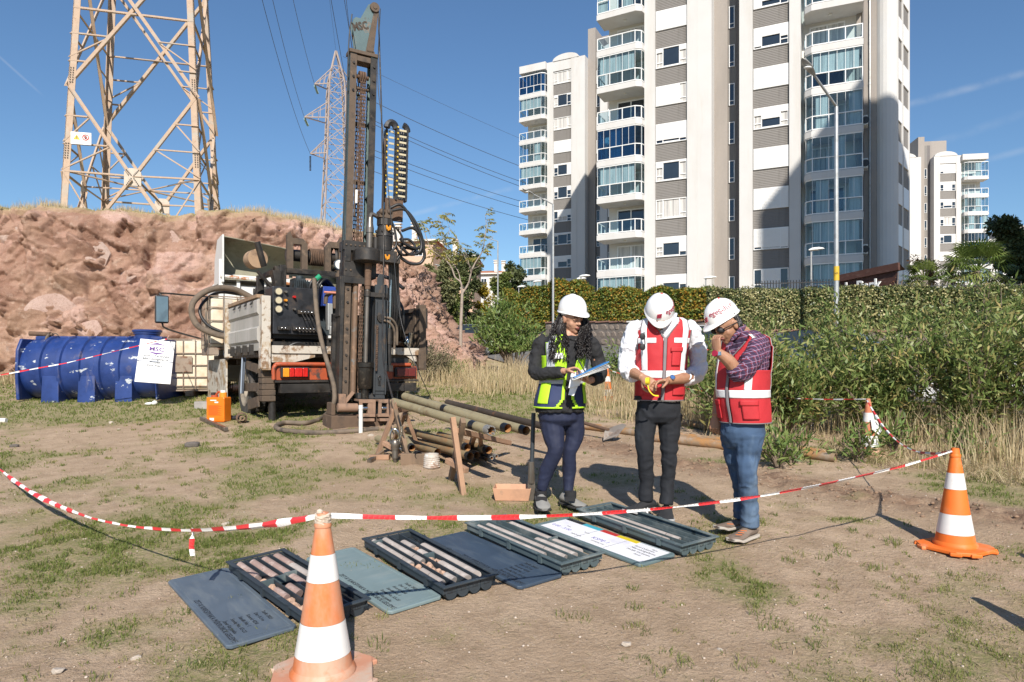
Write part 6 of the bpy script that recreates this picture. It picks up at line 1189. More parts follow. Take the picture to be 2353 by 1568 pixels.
m = MB(); m.box(mp_(896,596,-.3),(.10,.08,.10)); m.ball(mp_(903,560,-.32),.035,8,6); m.ball(mp_(898,525,-.34),.03,8,6); m.cyl(mp_(893,560,-.3),mp_(910,592,-.3),.02); mpart('hose_manifold',m,GREASE,smooth=40)
# mud hose from the pump to the ground and round the hole
mw = Matrix.Translation(TRL) @ Matrix.Rotation(TROT,4,'Z'); inv = mw.inverted()
pts = [P(722,640,10.2),P(728,720,10.1),P(740,790,9.9),P(757,850,9.75),P(768,895,9.7),P(764,935,9.75),G(735,968),G(700,977),G(655,976),G(634,985),G(650,994),G(720,1000),G(800,997),G(868,991)]
pts = [p + (V(0,0,.03) if i > 5 else V(0,0,0)) for i,p in enumerate(pts)]; hose('mud_hose',[inv @ p for p in pts],.034,HOSEB,TR)
# wire rope with lifting plug
crown = Matrix.Translation(TRL) @ Matrix.Rotation(TROT,4,'Z') @ Matrix.Translation((.988,-1.028,-.02)) @ Matrix.Rotation(R(-6),4,'Z') @ Matrix.Rotation(R(1.5),4,'Y')
pc = crown @ V(.21,-.05,zt + ch - .02); hk = P(923,984,7.35)
rope = [pc,crown @ V(.22,-.35,mh(300)),crown @ V(.25,-.50,mh(600)),P(879,800,8.7),P(893,880,8.1),hk]; hose('wire_rope',[inv @ p for p in rope],.011,GREASE,TR,n=10); rope2 = [pc + V(.03,0,0),P(868,180,9.8),P(880,300,9.7),P(900,520,9.6),P(915,700,9.5),P(940,800,9.4),P(985,905,9.5),G(1010,955)]; hose('thin_cable',[inv @ p for p in rope2],.006,HOSE,TR,n=10); hose('side_cable',[inv @ (crown @ V(-.19,-.1,zt + .55)),inv @ (crown @ V(-.235,-.13,zt)),inv @ (crown @ V(-.24,-.13,3.5)),inv @ (crown @ V(-.26,-.13,2.2))],.009,HOSE,TR)
LP = thing('lifting_plug','steel lifting plug with shackle hanging on the wire rope beside the trestle','lifting plug',hk)
m = MB(); m.cyl((0,0,.02),(0,0,-.07),.016,n=10); m.tube([(.0,0,-.07),(-.05,0,-.14),(-.06,0,-.20)],.007,6); m.build('rope_ferrule',CHROME,LP); m = MB(); m.tube(spline([(0,0,-.06),(.03,0,-.12),(.055,.01,-.2),(.03,.01,-.27),(-.02,0,-.25),(-.02,0,-.16)],4,closed=True),.008,6); m.build('thimble',CHROME,LP); m = MB(); m.tube(spline([(-.03,-.02,-.21),(.0,-.03,-.235),(.02,.03,-.27),(-.03,.03,-.3),(-.05,-.02,-.26)],4,closed=True),.012,7); m.build('chain_link',CHROME,LP)
o_ = P(908,1034,7.3) - hk; m = MB(); m.lathe([(0,.05),(.03,.05),(.045,.03),(.048,-.02),(.042,-.03),(.042,-.055),(.034,-.06),(.034,-.15),(.024,-.155),(.018,-.215),(.0,-.215)],18,o_ + V(0,0,.06)); m.build('plug_body',STEELR,LP,smooth=40); m = MB(); m.tube(spline([o_ + V(-.05,0,.06),o_ + V(-.052,0,.16),o_ + V(-.03,0,.215),o_ + V(.0,0,.22),o_ + V(.03,0,.19),o_ + V(.05,0,.12),o_ + V(.05,0,.06)],4),.010,7); m.build('bail',CHROME,LP)
# ================================================================ water tank, totes, notice
BLUET = mat('blue_tank_plastic',(.013,.036,.155),[((.026,.056,.21),1.5,.45,.7),((.13,.13,.20),5,.60,.75,(1,1,.3)),((.44,.47,.50),4.4,.632,.652,(1,1,1.5)),((.20,.15,.11),2.2,.63,.8)],rough=.42,var=.15,bump=.06,bscale=5,bdist=.02,spec=.5)
TKL = G(235,925); TK = thing('water_tank','large blue plastic water tank lying on its feet below the rock cut','water tank',(P(233,925,13.4).x,TKL.y + .62,TKL.z - .02),R(3))
m = MB(); L2 = 1.29; pr = [(0,-L2 - .02),(.30,-L2 - .06),(.50,-L2 - .02),(.57,-L2 + .10),(.585,-L2 + .16),(.60,-L2 + .3)]
ribs = [-.85 + .36 * k for k in range(5)]
for r_x in ribs: pr += [(.60,r_x - .05),(.635,r_x - .03),(.635,r_x + .03),(.60,r_x + .05)]
pr += [(.60,L2 - .3),(.585,L2 - .14),(.57,L2 - .1),(.5,L2 + .02),(.3,L2 + .06),(0,L2 + .02)]
m.lathe(pr,48,(0,0,.66),ax=(1,0,0)); o = m.build('tank_body',BLUET,TK,smooth=35)
for sx in (-1,1):
 m = MB(); m.plate([(-.56,.06),(.56,.06),(.6,.5),(.58,1.0),(.46,1.22),(-.46,1.22),(-.58,1.0),(-.6,.5)],0,.06); m2 = MB(); M_ = Matrix.Translation((sx * (L2 - .015),0,0)) @ Matrix.Rotation(R(90),4,'Z') @ Matrix.Rotation(R(90),4,'X'); m2.T = M_; m2.add(m.v,m.f); m2.build('end_wall',BLUET,TK,bevel=.02)
for x in (-.64,.02,.70): m = MB(); m.add([(x - .16,-.60,0),(x + .16,-.60,0),(x + .16,.60,0),(x - .16,.60,0),(x - .15,-.58,.56),(x + .15,-.58,.56),(x + .15,.58,.56),(x - .15,.58,.56)],[(3,2,1,0),(4,5,6,7),(0,1,5,4),(1,2,6,5),(2,3,7,6),(3,0,4,7)]); m.build('foot',BLUET,TK,bevel=.012)
for a,b in zip([-1.26] + ribs,ribs + [1.26]): m = MB(); m.bb(a + .06,b - .06,-.12,.12,1.20,1.285); m.build('top_panel',BLUET,TK,bevel=.02)
m = MB(); m.lathe([(.22,1.15),(.225,1.33),(.245,1.335),(.245,1.37),(.265,1.375),(.27,1.41),(.25,1.42),(0,1.42)],32,(.84,.05,0)); m.build('manhole_lid',BLUET,TK,smooth=35)
p = P(92,769,13.3); pp = thing('rusty_cylinder','rusty cylinder with a rope lying on top of the blue tank','cylinder',p); m = MB(); m.cyl((-.20,0,.02),(.20,0,.0),.045,n=14); m.cyl((.2,0,0),(.25,0,0),.03,n=10); m.build('cylinder_body',RUST_,pp,smooth=40); m = MB(); m.tube(spline([(.24,0,0),(.34,-.05,.02),(.42,-.1,-.03)],4),.01,5); m.tube([(.2,-.05,0),(.22,-.12,-.05),(.20,-.14,-.13)],[.02,.03,.02],6); m.build('rope',HOSEB,pp)
# notice board leaning on the tank
c0,c1_,c2,c3 = P(316,779,12.28),P(396,785,12.52),P(391,884,12.16),P(309,876,11.92)
SG = thing('notice_board','white notice board with company logo leaning on the blue tank','notice board',(c3 + c2) / 2)
ux = ((c1_ - c0) + (c2 - c3)).normalized(); uz = ((c0 - c3) + (c1_ - c2)); uz = (uz - ux * uz.dot(ux)).normalized(); uy = uz.cross(ux)
SG.rotation_euler = Matrix((ux,uy,uz)).transposed().to_euler(); bw,bh = ((c1_ - c0).length + (c2 - c3).length) / 2,((c0 - c3).length + (c1_ - c2).length) / 2
bo = MB().bb(-bw / 2,bw / 2,0,.012,0,bh).build('board',mat('white_notice_sheet',(.80,.80,.80),rough=.4,var=.02),SG); PURP = mat('purple_print',(.10,.03,.20),rough=.5); GREYI = mat('grey_print',(.10,.11,.12),rough=.6)
m = MB(); m.tube([(-.018 - bw / 2 + .03,-.002,.02),(bw / 2 - .012,-.002,.02),(bw / 2 - .012,-.002,bh - .02),(.012 - bw / 2,-.002,bh - .02)],.0025,4,closed=True); m.build('print_border',GREYI,bo)
text_mesh('MSC',.115,PURP,bo,(0,-.002,bh * .74),(R(90),0,0),bold=.003,sx=1.1)
for s,z in ((1,bh * .88),(-1,bh * .715)): m = MB(); m.prism([(-.15,z),(0,z + .05 * s),(.15,z),(.02,z + .012 * s)][::1],-.004,-.001); m.build('logo_chevron',PURP,bo)
for i,tx in enumerate(('\u0130zmir - Kar\u015f\u0131yaka','Mikrob\u00f6lgeleme','Projesi','Et\u00fct Alan\u0131')): text_mesh(tx,.062,GREYI,bo,(0,-.002,bh * (.60 - .075 * i)),(R(90),0,0),bold=.0015)
for i,tx in enumerate(('MSC M\u00fchendislik M\u00fc\u015favirlik','Sondaj Mekani\u011fi','Tel : 232 422 51 75')): text_mesh(tx,.032,GREYI,bo,(0,-.002,bh * (.20 - .045 * i)),(R(90),0,0))
def tote(label,loc,rz,parent=None,w=1.16,d=1.0,h=1.14):
 if parent is None: t = thing('water_tote',label,'water tote',loc,rz,'caged plastic water totes')
 else: t = thing('water_tote',label,'water tote',loc,rz,'caged plastic water totes')
 m = MB(); m.bb(-w / 2 + .03,w / 2 - .03,-d / 2 + .03,d / 2 - .03,.14,h - .02); m.cyl((0,0,h - .05),(0,0,h + .02),.12,n=18); m.build('plastic_bottle',IBCP,t,bevel=.07)
 m = MB()
 for z in (.20,.38,.62,.86,h): m.tube([(-w / 2,-d / 2,z),(w / 2,-d / 2,z),(w / 2,d / 2,z),(-w / 2,d / 2,z)],.011,5,closed=True)
 n = 5
 for i in range(n + 1):
  u = -w / 2 + w * i / n; v = -d / 2 + d * i / n
  for a,b in ((u,-d / 2),(u,d / 2),(-w / 2,v),(w / 2,v)): m.cyl((a,b,.12),(a,b,h),.010,n=5)
 m.build('cage',CAGE,t); m = MB(); m.bb(-w / 2,w / 2,-d / 2,d / 2,.10,.13)
 for u in (-w / 2 + .08,0,w / 2 - .08): m.bb(u - .08,u + .08,-d / 2,d / 2,0,.10)
 m.build('pallet',WOODD if parent else CAGE,t); m = MB(); m.bb(-w * .3,w * .05,-d / 2 - .014,-d / 2 - .006,.48,.80); m.build('steel_plate',CAGE,t); return t
tote('yellowed water tote in a rusty cage on the ground between blue tank and truck',(P(432,905,13.8).x,14.2,gz(0,14.0)),R(8))
bp_ = mw @ V(.30,3.05,1.06); tote('yellowed water tote in a rusty cage standing on the truck bed',bp_,TROT + R(-2),h=1.06,w=1.2,d=.9)
bp_ = mw @ V(.75,1.95,1.062); t = thing('round_lid','round tan wooden drum on the truck bed behind the side panel','drum',bp_); m = MB(); m.lathe([(0,0),(.42,0),(.42,.93),(0,.95)],32,(-.42,.1,0)); m.build('drum_body',mat('tan_drum',(.46,.32,.19),[((.33,.20,.11),4,.5,.7)],rough=.8),t,smooth=40)
bp_ = mw @ V(1.15,3.15,2.06); t = thing('spare_tyre','large spare tyre lying flat on the load bed in front of the cab','tyre',bp_); m = MB(); m.lathe([(.28,-.14),(.46,-.15),(.55,-.10),(.55,.10),(.46,.16),(.28,.14),(.25,0),(.28,-.14)],40,(0,0,.17))
for k in range(44):
 a = 2 * math.pi * k / 44
 for z in (.09,.24): m.box((math.cos(a) * .55,math.sin(a) * .55,z + (.02 if k % 2 else -.02)),(.03,.045,.10),rot=Matrix.Rotation(a,3,'Z') @ Matrix.Rotation(R(35 if z < .2 else -35),3,'X'))
m.build('tyre_body',RUBBER,t,smooth=35); m = MB(); m.cyl((0,0,-1.0),(0,0,.06),.5,n=20); m.build('support_drum',BROWNS,t,smooth=40)
# orange canister, glove, block, rods on the ground, drill bit, stones
ORC = mat('orange_tin_paint',(.72,.17,.008),[((.60,.05,.01),1.2,.55,.8)],rough=.35,var=.05); ORL = mat('orange_canister_plastic',(.72,.24,.02),rough=.45)
p = G(503,969); t = thing('oil_canister','bright orange oil canister with two spouts standing beside the truck','canister',p,R(-8)); m = MB(); m.bb(-.145,.145,-.10,.10,0,.37); o = m.build('canister_body',ORC,t,bevel=.015)
m = MB(); m.cyl((-.07,0,.37),(-.07,0,.40),.05,n=14); m.tube(spline([(-.05,0,.40),(.0,0,.45),(.06,0,.43)],4),.016,6); m.build('handle',RED_,t); m = MB(); m.cyl((.07,0,.37),(.07,0,.44),.055,n=16); m.build('spout',ORL,t,smooth=40); m = MB(); m.cyl((.07,0,.44),(.07,0,.475),.04,n=16); m.build('cap',PLATEW,t,smooth=40); m = MB(); m.cyl((-.09,0,.40),(-.09,0,.44),.035,n=12); m.build('cap',GREASE,t)
q = MB().bb(-.08,.02,-.1016,-.1002,.318,.332).bb(-.01,.05,-.1016,-.1002,.285,.305).build('white_print',PLATEW,o); q['kind'] = 'stuff'; MB().bb(-.09,-.02,-.1016,-.1002,.02,.06).build('barcode_label',PLATEW,o)
m = MB()
for k in range(14): m.bb(-.11,.10 - (k % 3) * .03,-.1012,-.1002,.10 + .011 * k,.105 + .011 * k)
o2 = m.build('small_print',mat('dark_orange_print',(.45,.06,.005),rough=.5),o); o2['kind'] = 'stuff'
p = G(532,965); t = tag(MB().ball((0,0,.03),(.10,.07,.035),12,7).ball((.07,.03,.04),(.07,.05,.03),10,6).ball((-.08,-.02,.03),(.06,.03,.02),8,5).build('work_glove',mat('black_glove',(.02,.02,.025),rough=.9),None,smooth=180,loc=p),'black work glove dropped behind the orange canister','glove')
p = G(470,940); tag(MB().bb(-.14,.14,-.1,.1,0,.13).build('concrete_block',mat('grey_concrete',(.30,.28,.26),rough=.95,var=.2),None,loc=p,bevel=.012),'grey concrete block on the grass left of the canister','block')
a,b = G(462,966),G(520,992); tag(MB().bar(a + V(0,0,.03),b + V(0,0,.03),.05,.05).build('iron_bar',STEELR,None,bevel=.006),'dark square iron bar lying in front of the orange canister','bar')
p = G(555,972); t = thing('core_bit','rusty core bit wound with wire lying right of the canister','drill bit',p + V(0,0,.075),R(25)); m = MB(); m.pipe((0,-.12,0),(0,.12,0),.035,.012,16); m.build('bit_tube',CLAY,t,smooth=40); m = MB()
for k in range(9): m.lathe([(.06,-.008),(.075 + .004 * math.sin(k * 2),0),(.06,.008)],18,(0,-.07 + .018 * k,0),ax=(0,1,0))
m.build('wire_winding',RUST_,t,smooth=50)
smesh = [rock_mesh('stone',80 + s,3,mat('pale_field_stone',(.42,.36,.30),rough=.95,var=.25) if s == 0 else bpy.data.materials['pale_field_stone'],.12,14,.45,.85,22) for s in range(3)]; dst = rock_mesh('stone',90,3,mat('dark_field_stone',(.11,.095,.085),rough=.9,var=.25),.45)
def stone_at(lb,x,y,r,me,sq=.55,group=None): g = G(x,y); o = link('stone',me,None,g + V(0,0,r * sq * .35)); o.scale = (r,r * .75,r * sq); o.rotation_euler = (0,0,x % 3); tag(o,lb,'stone',group); return o
stone_at('large dark stone on the bare ground left of the hose loop',441,1026,.10,dst,.5)
for i,(x,y,r,lb) in enumerate([(33,1027,.06,'dark small stone near the left picture edge'),(255,973,.055,'brown stone in front of the blue tank'),(272,988,.035,'small white stone in front of the blue tank'),(520,1206,.045,'pale flat stone left of the grass tuft'),(948,945,.07,'pinkish stone in the grass behind the long pipes'),(1438,1483,.035,'flat pale stone low on the bare ground at right'),(2300,1210,.03,'little brown stone right of the near right cone'),(850,1003,.06,'mud covered stone beside the drill plinth'),(133,1545,.04,'grey stone at the lower left'),(1655,1495,.022,'small grey stone right of the flat pale one'),(310,1515,.03,'pinkish pebble lower left')]): stone_at(lb,x,y,r,dst if 'dark' in lb else smesh[i % 3],.45)
g = G(345,932); tag(MB().ball((0,0,.03),(.10,.05,.03),9,5).ball((.08,0,.05),(.05,.04,.04),8,5).build('crumpled_paper',PLATEW,None,loc=g,smooth=20),'crumpled white paper in the grass under the notice board','litter'); g = G(5,972); tag(MB().cyl((-.08,0,.035),(.06,0,.035),.035,n=12).build('plastic_cup',PLATEW,None,loc=g,smooth=40),'white plastic cup lying at the left picture edge','cup')
# pebbles
pr_ = np.random.default_rng(33); npb = 15000; px_ = pr_.uniform(-5,6,npb); py_ = 2.3 + 8 * pr_.uniform(0,1,npb) ** 1.9; keep = np.abs(px_) < .8 * py_ + .3; px_,py_ = px_[keep],py_[keep]; pz_ = gz_at(px_,py_); ico = rock_mesh('pebble_source',95,1,smesh[0].materials[0],.3); vi = np.array([v.co for v in ico.vertices]); fi = np.array([p.vertices for p in ico.polygons]); n = len(px_); sc = .0022 + .0075 * pr_.uniform(0,1,n) ** 5
ang = pr_.uniform(0,6.28,n); ca,sa = np.cos(ang),np.sin(ang); vv = np.stack([vi[None,:,0] * ca[:,None] - vi[None,:,1] * sa[:,None],vi[None,:,0] * sa[:,None] + vi[None,:,1] * ca[:,None],np.broadcast_to(vi[None,:,2] * .6,(n,len(vi)))],2) * sc[:,None,None] + np.stack([px_,py_,pz_ + sc * .3],1)[:,None]
PEB = leaf_mat('pebble_colours',[(.20,.145,.105),(.36,.28,.21),(.52,.45,.38),(.28,.17,.12)],.95,0); me = npmesh('pebbles',vv.reshape(-1,3),(fi[None] + (np.arange(n) * len(vi))[:,None,None]).reshape(-1,3),PEB); at = me.attributes.new('rnd','FLOAT','FACE'); at.data.foreach_set('value',np.repeat(pr_.uniform(0,1,n),len(fi)).astype(np.float32)); tag(link('pebbles',me),'small pebbles strewn over the bare ground','pebbles',kind='stuff')
# clods along the dug strip
n = 650; tsel = pr_.uniform(0,len(TRENCH) - 1.001,n); ti = tsel.astype(int); tf = tsel - ti; TA = np.array([(t.x,t.y) for t in TRENCH]); pt = TA[ti] * (1 - tf[:,None]) + TA[ti + 1] * tf[:,None] + pr_.normal(0,.24,(n,2)); pz_ = gz_at(pt[:,0],pt[:,1]); sc = .004 + .018 * pr_.uniform(0,1,n) ** 3
vv = vi[None] * sc[:,None,None] * np.array([1.25,.9,.6]) + np.stack([pt[:,0],pt[:,1],pz_ + sc * .3],1)[:,None]; tag(link('soil_clods',npmesh('soil_clods',vv.reshape(-1,3),(fi[None] + (np.arange(n) * len(vi))[:,None,None]).reshape(-1,3),mat('dug_soil',(.25,.165,.11),rough=1,var=.3,vscale=3))),'brown clods of freshly dug soil in a long strip','soil',kind='stuff')
# PVC pipe by the hole
g = G(829,997); t = thing('plastic_pipe','short white plastic pipe standing upright in front of the plinth','pipe',g); m = MB(); m.pipe((0,0,0),(0,0,.37),.028,.004,16); m.pipe((0,0,.33),(0,0,.385),.031,.004,16); m.build('pipe_body',mat('white_pvc',(.62,.62,.60),rough=.4,var=.05),t,smooth=40)
# ================================================================ core boxes and lids
BOXM = {'dark': mat('dark_core_box_plastic',(.030,.040,.050),[((.10,.12,.13),9,.60,.75),((.26,.25,.22),28,.70,.8)],rough=.5,var=.2),'mid': mat('grey_green_core_box_plastic',(.075,.105,.115),[((.20,.22,.21),6,.52,.72),((.33,.32,.29),24,.66,.78)],rough=.55,var=.15)}
LIDM = [mat('slate_lid',(.085,.112,.145),[((.14,.165,.185),3,.48,.72,(4,1,1)),((.22,.22,.20),22,.66,.78)],rough=.55,var=.1),mat('pale_teal_lid',(.165,.225,.235),[((.22,.265,.265),3,.5,.72,(1,4,1)),((.30,.28,.24),20,.66,.76)],rough=.6,var=.08),mat('navy_lid',(.040,.062,.095),[((.075,.10,.13),3,.5,.72,(4,1,1)),((.20,.17,.14),16,.68,.78)],rough=.5,var=.1),mat('teal_board',(.115,.165,.175),[((.20,.22,.21),6,.55,.75)],rough=.6)]
CORE = [mat('pink_grey_core',(.32,.22,.19),[((.45,.35,.31),14,.5,.65),((.24,.17,.15),40,.56,.7)],rough=.9,bump=.2,bscale=80,bdist=.002),mat('pale_grey_core',(.37,.325,.295),[((.47,.42,.385),12,.5,.65),((.30,.25,.22),45,.56,.7)],rough=.9,bump=.2,bscale=80,bdist=.002),mat('broken_orange_core',(.42,.27,.19),[((.52,.38,.30),16,.5,.65)],rough=.95,bump=.3,bscale=60,bdist=.003)]
MARK = mat('black_marker',(.012,.013,.016),rough=.6)
def trayframe(cx,cy,a,dz=0): return (cx,cy,gz(cx,cy) + dz),a
def ground_rot(a):      # local x across the box, y along it towards the camera side; tilted with the slope
 ux = Vector((math.cos(a),math.sin(a),0)); uy = Vector((-math.sin(a),math.cos(a),0)); ux.z = ux.y * SLOPE; uy.z = uy.y * SLOPE; ux.normalize(); uy = (uy - ux * uy.dot(ux)).normalized(); uz = ux.cross(uy); return Matrix((ux,uy,uz)).transposed().to_euler()
def tray(label,cx,cy,a,mt_,rows,ends,L_=1.05,W_=.335):
 t = thing('core_box',label,'core box',(cx,cy,gz(cx,cy) + .012),rot=ground_rot(a),group='open core boxes in the row'); n = 4; cw = (W_ - .03) / n; m = MB(); half = L_ / 2
 for k in range(n):
  xc = -W_ / 2 + .015 + cw * (k + .5); rr_ = cw / 2 - .002
  pts = [(xc + rr_ * math.cos(th),.052 - rr_ * .9 + rr_ * math.sin(th) * 1.0) for th in np.linspace(math.pi,2 * math.pi,9)]
  rows_ = [[(x,y,z + .012) for x,z in pts] for y in (-half + .03,half - .03)]; m.grid(rows_)
  rows_ = [[(x * 1 + (x - xc) * .06,y,z + .008) for x,z in pts] for y in (-half + .03,half - .03)]; m.grid(rows_)
  for y in (-half + .03,half - .03): m.add([(x,y,z + .008) for x,z in pts] + [(xc + rr_,y,.07),(xc - rr_,y,.07)],[tuple(range(len(pts) + 2))])
 trough = m.build('trough',mt_,t,smooth=50,fix=False)
 m = MB()
 for k in range(1,n): x = -W_ / 2 + .015 + cw * k; m.bb(x - .003,x + .003,-half + .025,half - .025,.016,.070)
 m.build('divider',mt_,t)
 m = MB(); b = .016
 m.bb(-W_ / 2 - .012,-W_ / 2 + b,-half,half,.070,.080); m.bb(W_ / 2 - b,W_ / 2 + .012,-half,half,.070,.080); m.bb(-W_ / 2 + b,W_ / 2 - b,-half,-half + .028,.070,.080); m.bb(-W_ / 2 + b,W_ / 2 - b,half - .028,half,.070,.080)
 m.bb(-W_ / 2 - .002,-W_ / 2 + .004,-half + .02,half - .02,.030,.070); m.bb(W_ / 2 - .004,W_ / 2 + .002,-half + .02,half - .02,.030,.070); m.bb(-W_ / 2,W_ / 2,half - .034,half - .028,.03,.07); m.bb(-W_ / 2,W_ / 2,-half + .028,-half + .034,.03,.07); m.build('rim',mt_,t,bevel=.003)
 for y in (-.32,0,.32):
  for s in (-1,1): MB().bb(s * (W_ / 2 + .004) - .008,s * (W_ / 2 + .004) + .008,y - .016,y + .016,.028,.083).build('clip',mt_,t)
 rg = random.Random(int(cx * 1000) + 7)
 for k,row in enumerate(rows):
  xc = -W_ / 2 + .015 + cw * (k + .5); y = half - .04
  for L0,c in row:
   if c is None: y -= L0; continue
   rad = cw / 2 - .011
   if c == 'm': MB().bb(xc - cw / 2 + .002,xc + cw / 2 - .002,y - .012,y,.03,.076).build('depth_marker',BOXM['mid'],t); y -= .02; continue
   if c == 2 and L0 < .2:
    nb_ = 3
    for q in range(nb_):
     o = link('core_piece',smesh[q % 3].copy(),t,(xc + rg.uniform(-.008,.008),y - L0 * (q + .5) / nb_,.042 + rg.uniform(-.004,.012))); o.data.materials[0] = CORE[2]; o.scale = (rad * rg.uniform(.8,1.05),L0 / nb_ * .62,rad * rg.uniform(.6,.95)); o.rotation_euler = (rg.uniform(-.4,.4),rg.uniform(-.5,.5),rg.uniform(-.4,.4))
    y -= L0; continue
   m = MB(); ny = max(2,int(L0 / .05)); rows_ = []
   for i in range(ny + 1):
    yy = y - .003 - (L0 - .006) * i / ny; tl = .012 if i in (0,ny) else 0
    rows_.append([(xc + rad * .98 * math.cos(th),yy + (tl * math.cos(th + k) if i in (0,ny) else 0),.044 + rad * math.sin(th)) for th in np.linspace(0,2 * math.pi,15)[:-1]])
   m.grid(rows_,closed=True); m.add(rows_[0],[tuple(range(14))]); m.add(rows_[-1],[tuple(range(13,-1,-1))]); o = m.build('core_piece',CORE[c],t,smooth=50); y -= L0
 for k,tx in enumerate(ends): text_mesh(tx,.022,MARK if mt_ is BOXM['mid'] else PLATEB if False else MARK,trough,(-W_ / 2 + .015 + cw * (k + .5),-half + .0285,.028),(R(90),0,0),thick=.0006)
 return t
def lid(label,cx,cy,a,mt_,lines=(),L_=1.05,W_=.335,tilt=0.0,flip=True,name='core_box_lid',z=.004):
 t = thing('flat_cover' if name == 'core_box_lid' else name,label,'lid',(cx,cy,gz(cx,cy) + z),rot=ground_rot(a),group='flat lids and boards between the core boxes'); m = MB(); hw_,hl = W_ / 2,L_ / 2
 m.plate([(-hw_ + .02,-hl),(hw_ - .02,-hl),(hw_,-hl + .02),(hw_,hl - .02),(hw_ - .02,hl),(-hw_ + .02,hl),(-hw_,hl - .02),(-hw_,-hl + .02)],0,.020); o = m.build('lid_plate',mt_,t,bevel=.005)
 m = MB(); m.tube([(-hw_ + .025,-hl + .03,.020),(hw_ - .025,-hl + .03,.020),(hw_ - .025,hl - .03,.020),(-hw_ + .025,hl - .03,.020)],.004,6,closed=True); m.build('raised_edge',mt_,t)
 for tx,x,y,size,rot_ in lines: text_mesh(tx,size,MARK,o,(x,y,.0206),(0,0,rot_),thick=.0004,align='LEFT',shear=.15)
 return t
HND = ['\u0130zmir Kar\u015f\u0131yaka','Sondaj No: KS-23','Sandik No: 1','Koord: 4256','Der: 0-3 m','Tarih: 2023']
lines = [('ZET-K KAR\u015eIYAKA M\u0130KROB\u00d6LGELEME',-.135,.12,.036,R(-90))] + [(h_,-.10 + .038 * i,-.24,.027,R(-90)) for i,h_ in enumerate(HND)]
lid('slate blue core box lid with handwriting, leftmost of the row',-1.508,3.616,.70,LIDM[0],lines)
tray('core box half hidden behind the front cone, with pink cores',-1.204,3.763,.735,BOXM['dark'],[[(.28,0),(.03,None),(.09,2),(.02,'m'),(.10,2),(.14,0),(.15,2),(.08,2)],[(.34,0),(.04,2),(.02,'m'),(.10,None),(.14,0),(.2,None)],[(.36,0),(.02,'m'),(.16,0),(.3,None),(.1,2)],[(.2,0),(.02,None),(.22,1),(.10,None),(.2,0)]],['KS-23','0.00','3.00','4.50'])
lid('pale teal core box lid with handwriting, right behind the front cone',-.835,3.989,.694,LIDM[1],lines)
tray('dark core box with full rows of grey cores, second from left',-.528,4.149,.633,BOXM['dark'],[[(.05,1),(.02,'m'),(.36,1),(.10,1),(.12,2),(.10,1),(.14,1)],[(.42,1),(.10,1),(.12,2),(.14,2),(.10,1)],[(.12,None),(.14,1),(.08,2),(.12,1),(.02,'m'),(.12,2),(.18,1),(.12,1)],[(.26,None),(.36,1),(.08,1),(.18,1)]],['KSE-1','5.17','3.00','6.70'])
lid('navy blue core box lid with faded handwriting',-.147,4.324,.655,LIDM[2],lines)
tray('dusty grey green core box with thin pale cores, third from left',.119,4.508,.637,BOXM['mid'],[[(.1,'m'),(.02,None),(.74,1)],[(.04,None),(.64,1),(.2,1)],[(.50,None),(.38,1)],[(.12,None),(.46,1),(.02,'m'),(.24,1)]],['KSE-05','2N-3','6.00','2.51'])
ld = lid('teal board with a white printed form and colour chart laid on it',.601,4.673,.647,LIDM[3],(),name='form_board')
fm = MB().bb(-.140,.150,-.49,.47,.0205,.0225).build('form_sheet',mat('white_form_sheet',(.76,.76,.79),[((.58,.56,.74),3.5,.56,.72)],rough=.35,var=.03),ld)
for y0,y1,c in ((.29,.47,(.015,.015,.018)),(.11,.29,(.05,.36,.46)),(-.05,.11,(.50,.035,.03)),(-.24,-.05,(.68,.52,.02))): MB().bb(.105,.150,y0 + .003,y1,.0226,.0236).build('colour_patch',mat('chart_colour',c,rough=.35,var=.02),fm)
BLUI = mat('blue_marker',(.10,.08,.36),rough=.6)
for tx,x,y,sz,mt_ in (('PROJE: Kar\u015f\u0131yaka',-.02,-.26,.028,INK),('Mikrob\u00f6lgeleme',.02,-.26,.032,INK),('Et\u00fcd \u00c7al\u0131\u015fmas\u0131',.06,-.26,.028,INK),('\u0130zmir',-.06,-.36,.026,INK),('SONDAJ NO',-.09,.0,.022,INK),('KSPE-1',-.05,.04,.055,BLUI),('Sandik',.0,.16,.020,INK),('DER\u0130NL\u0130K',-.09,.20,.022,INK),('0.00 - 3.00',-.06,.44,.045,BLUI),('Kutu',.0,.34,.020,INK),('\u00d6l\u00e7ek',.09,-.38,.02,INK)): text_mesh(tx,sz,mt_,fm,(x,y,.0226),(0,0,R(-90)),thick=.0004,align='LEFT')
m = MB()
for y in (.12,-.16): m.bb(-.13,.10,y - .001,y + .001,.0226,.0232)
m.build('form_lines',INK,fm)
tray('core box at the men\'s feet with two thin core rows, rightmost',.926,4.84,.593,BOXM['mid'],[[(.06,None),(.02,'m'),(.70,1),(.06,1)],[(.10,None),(.02,'m'),(.62,1),(.12,1)],[(.8,None)],[(.8,None)]],['KS-05','0.62','4.50','6.00'])
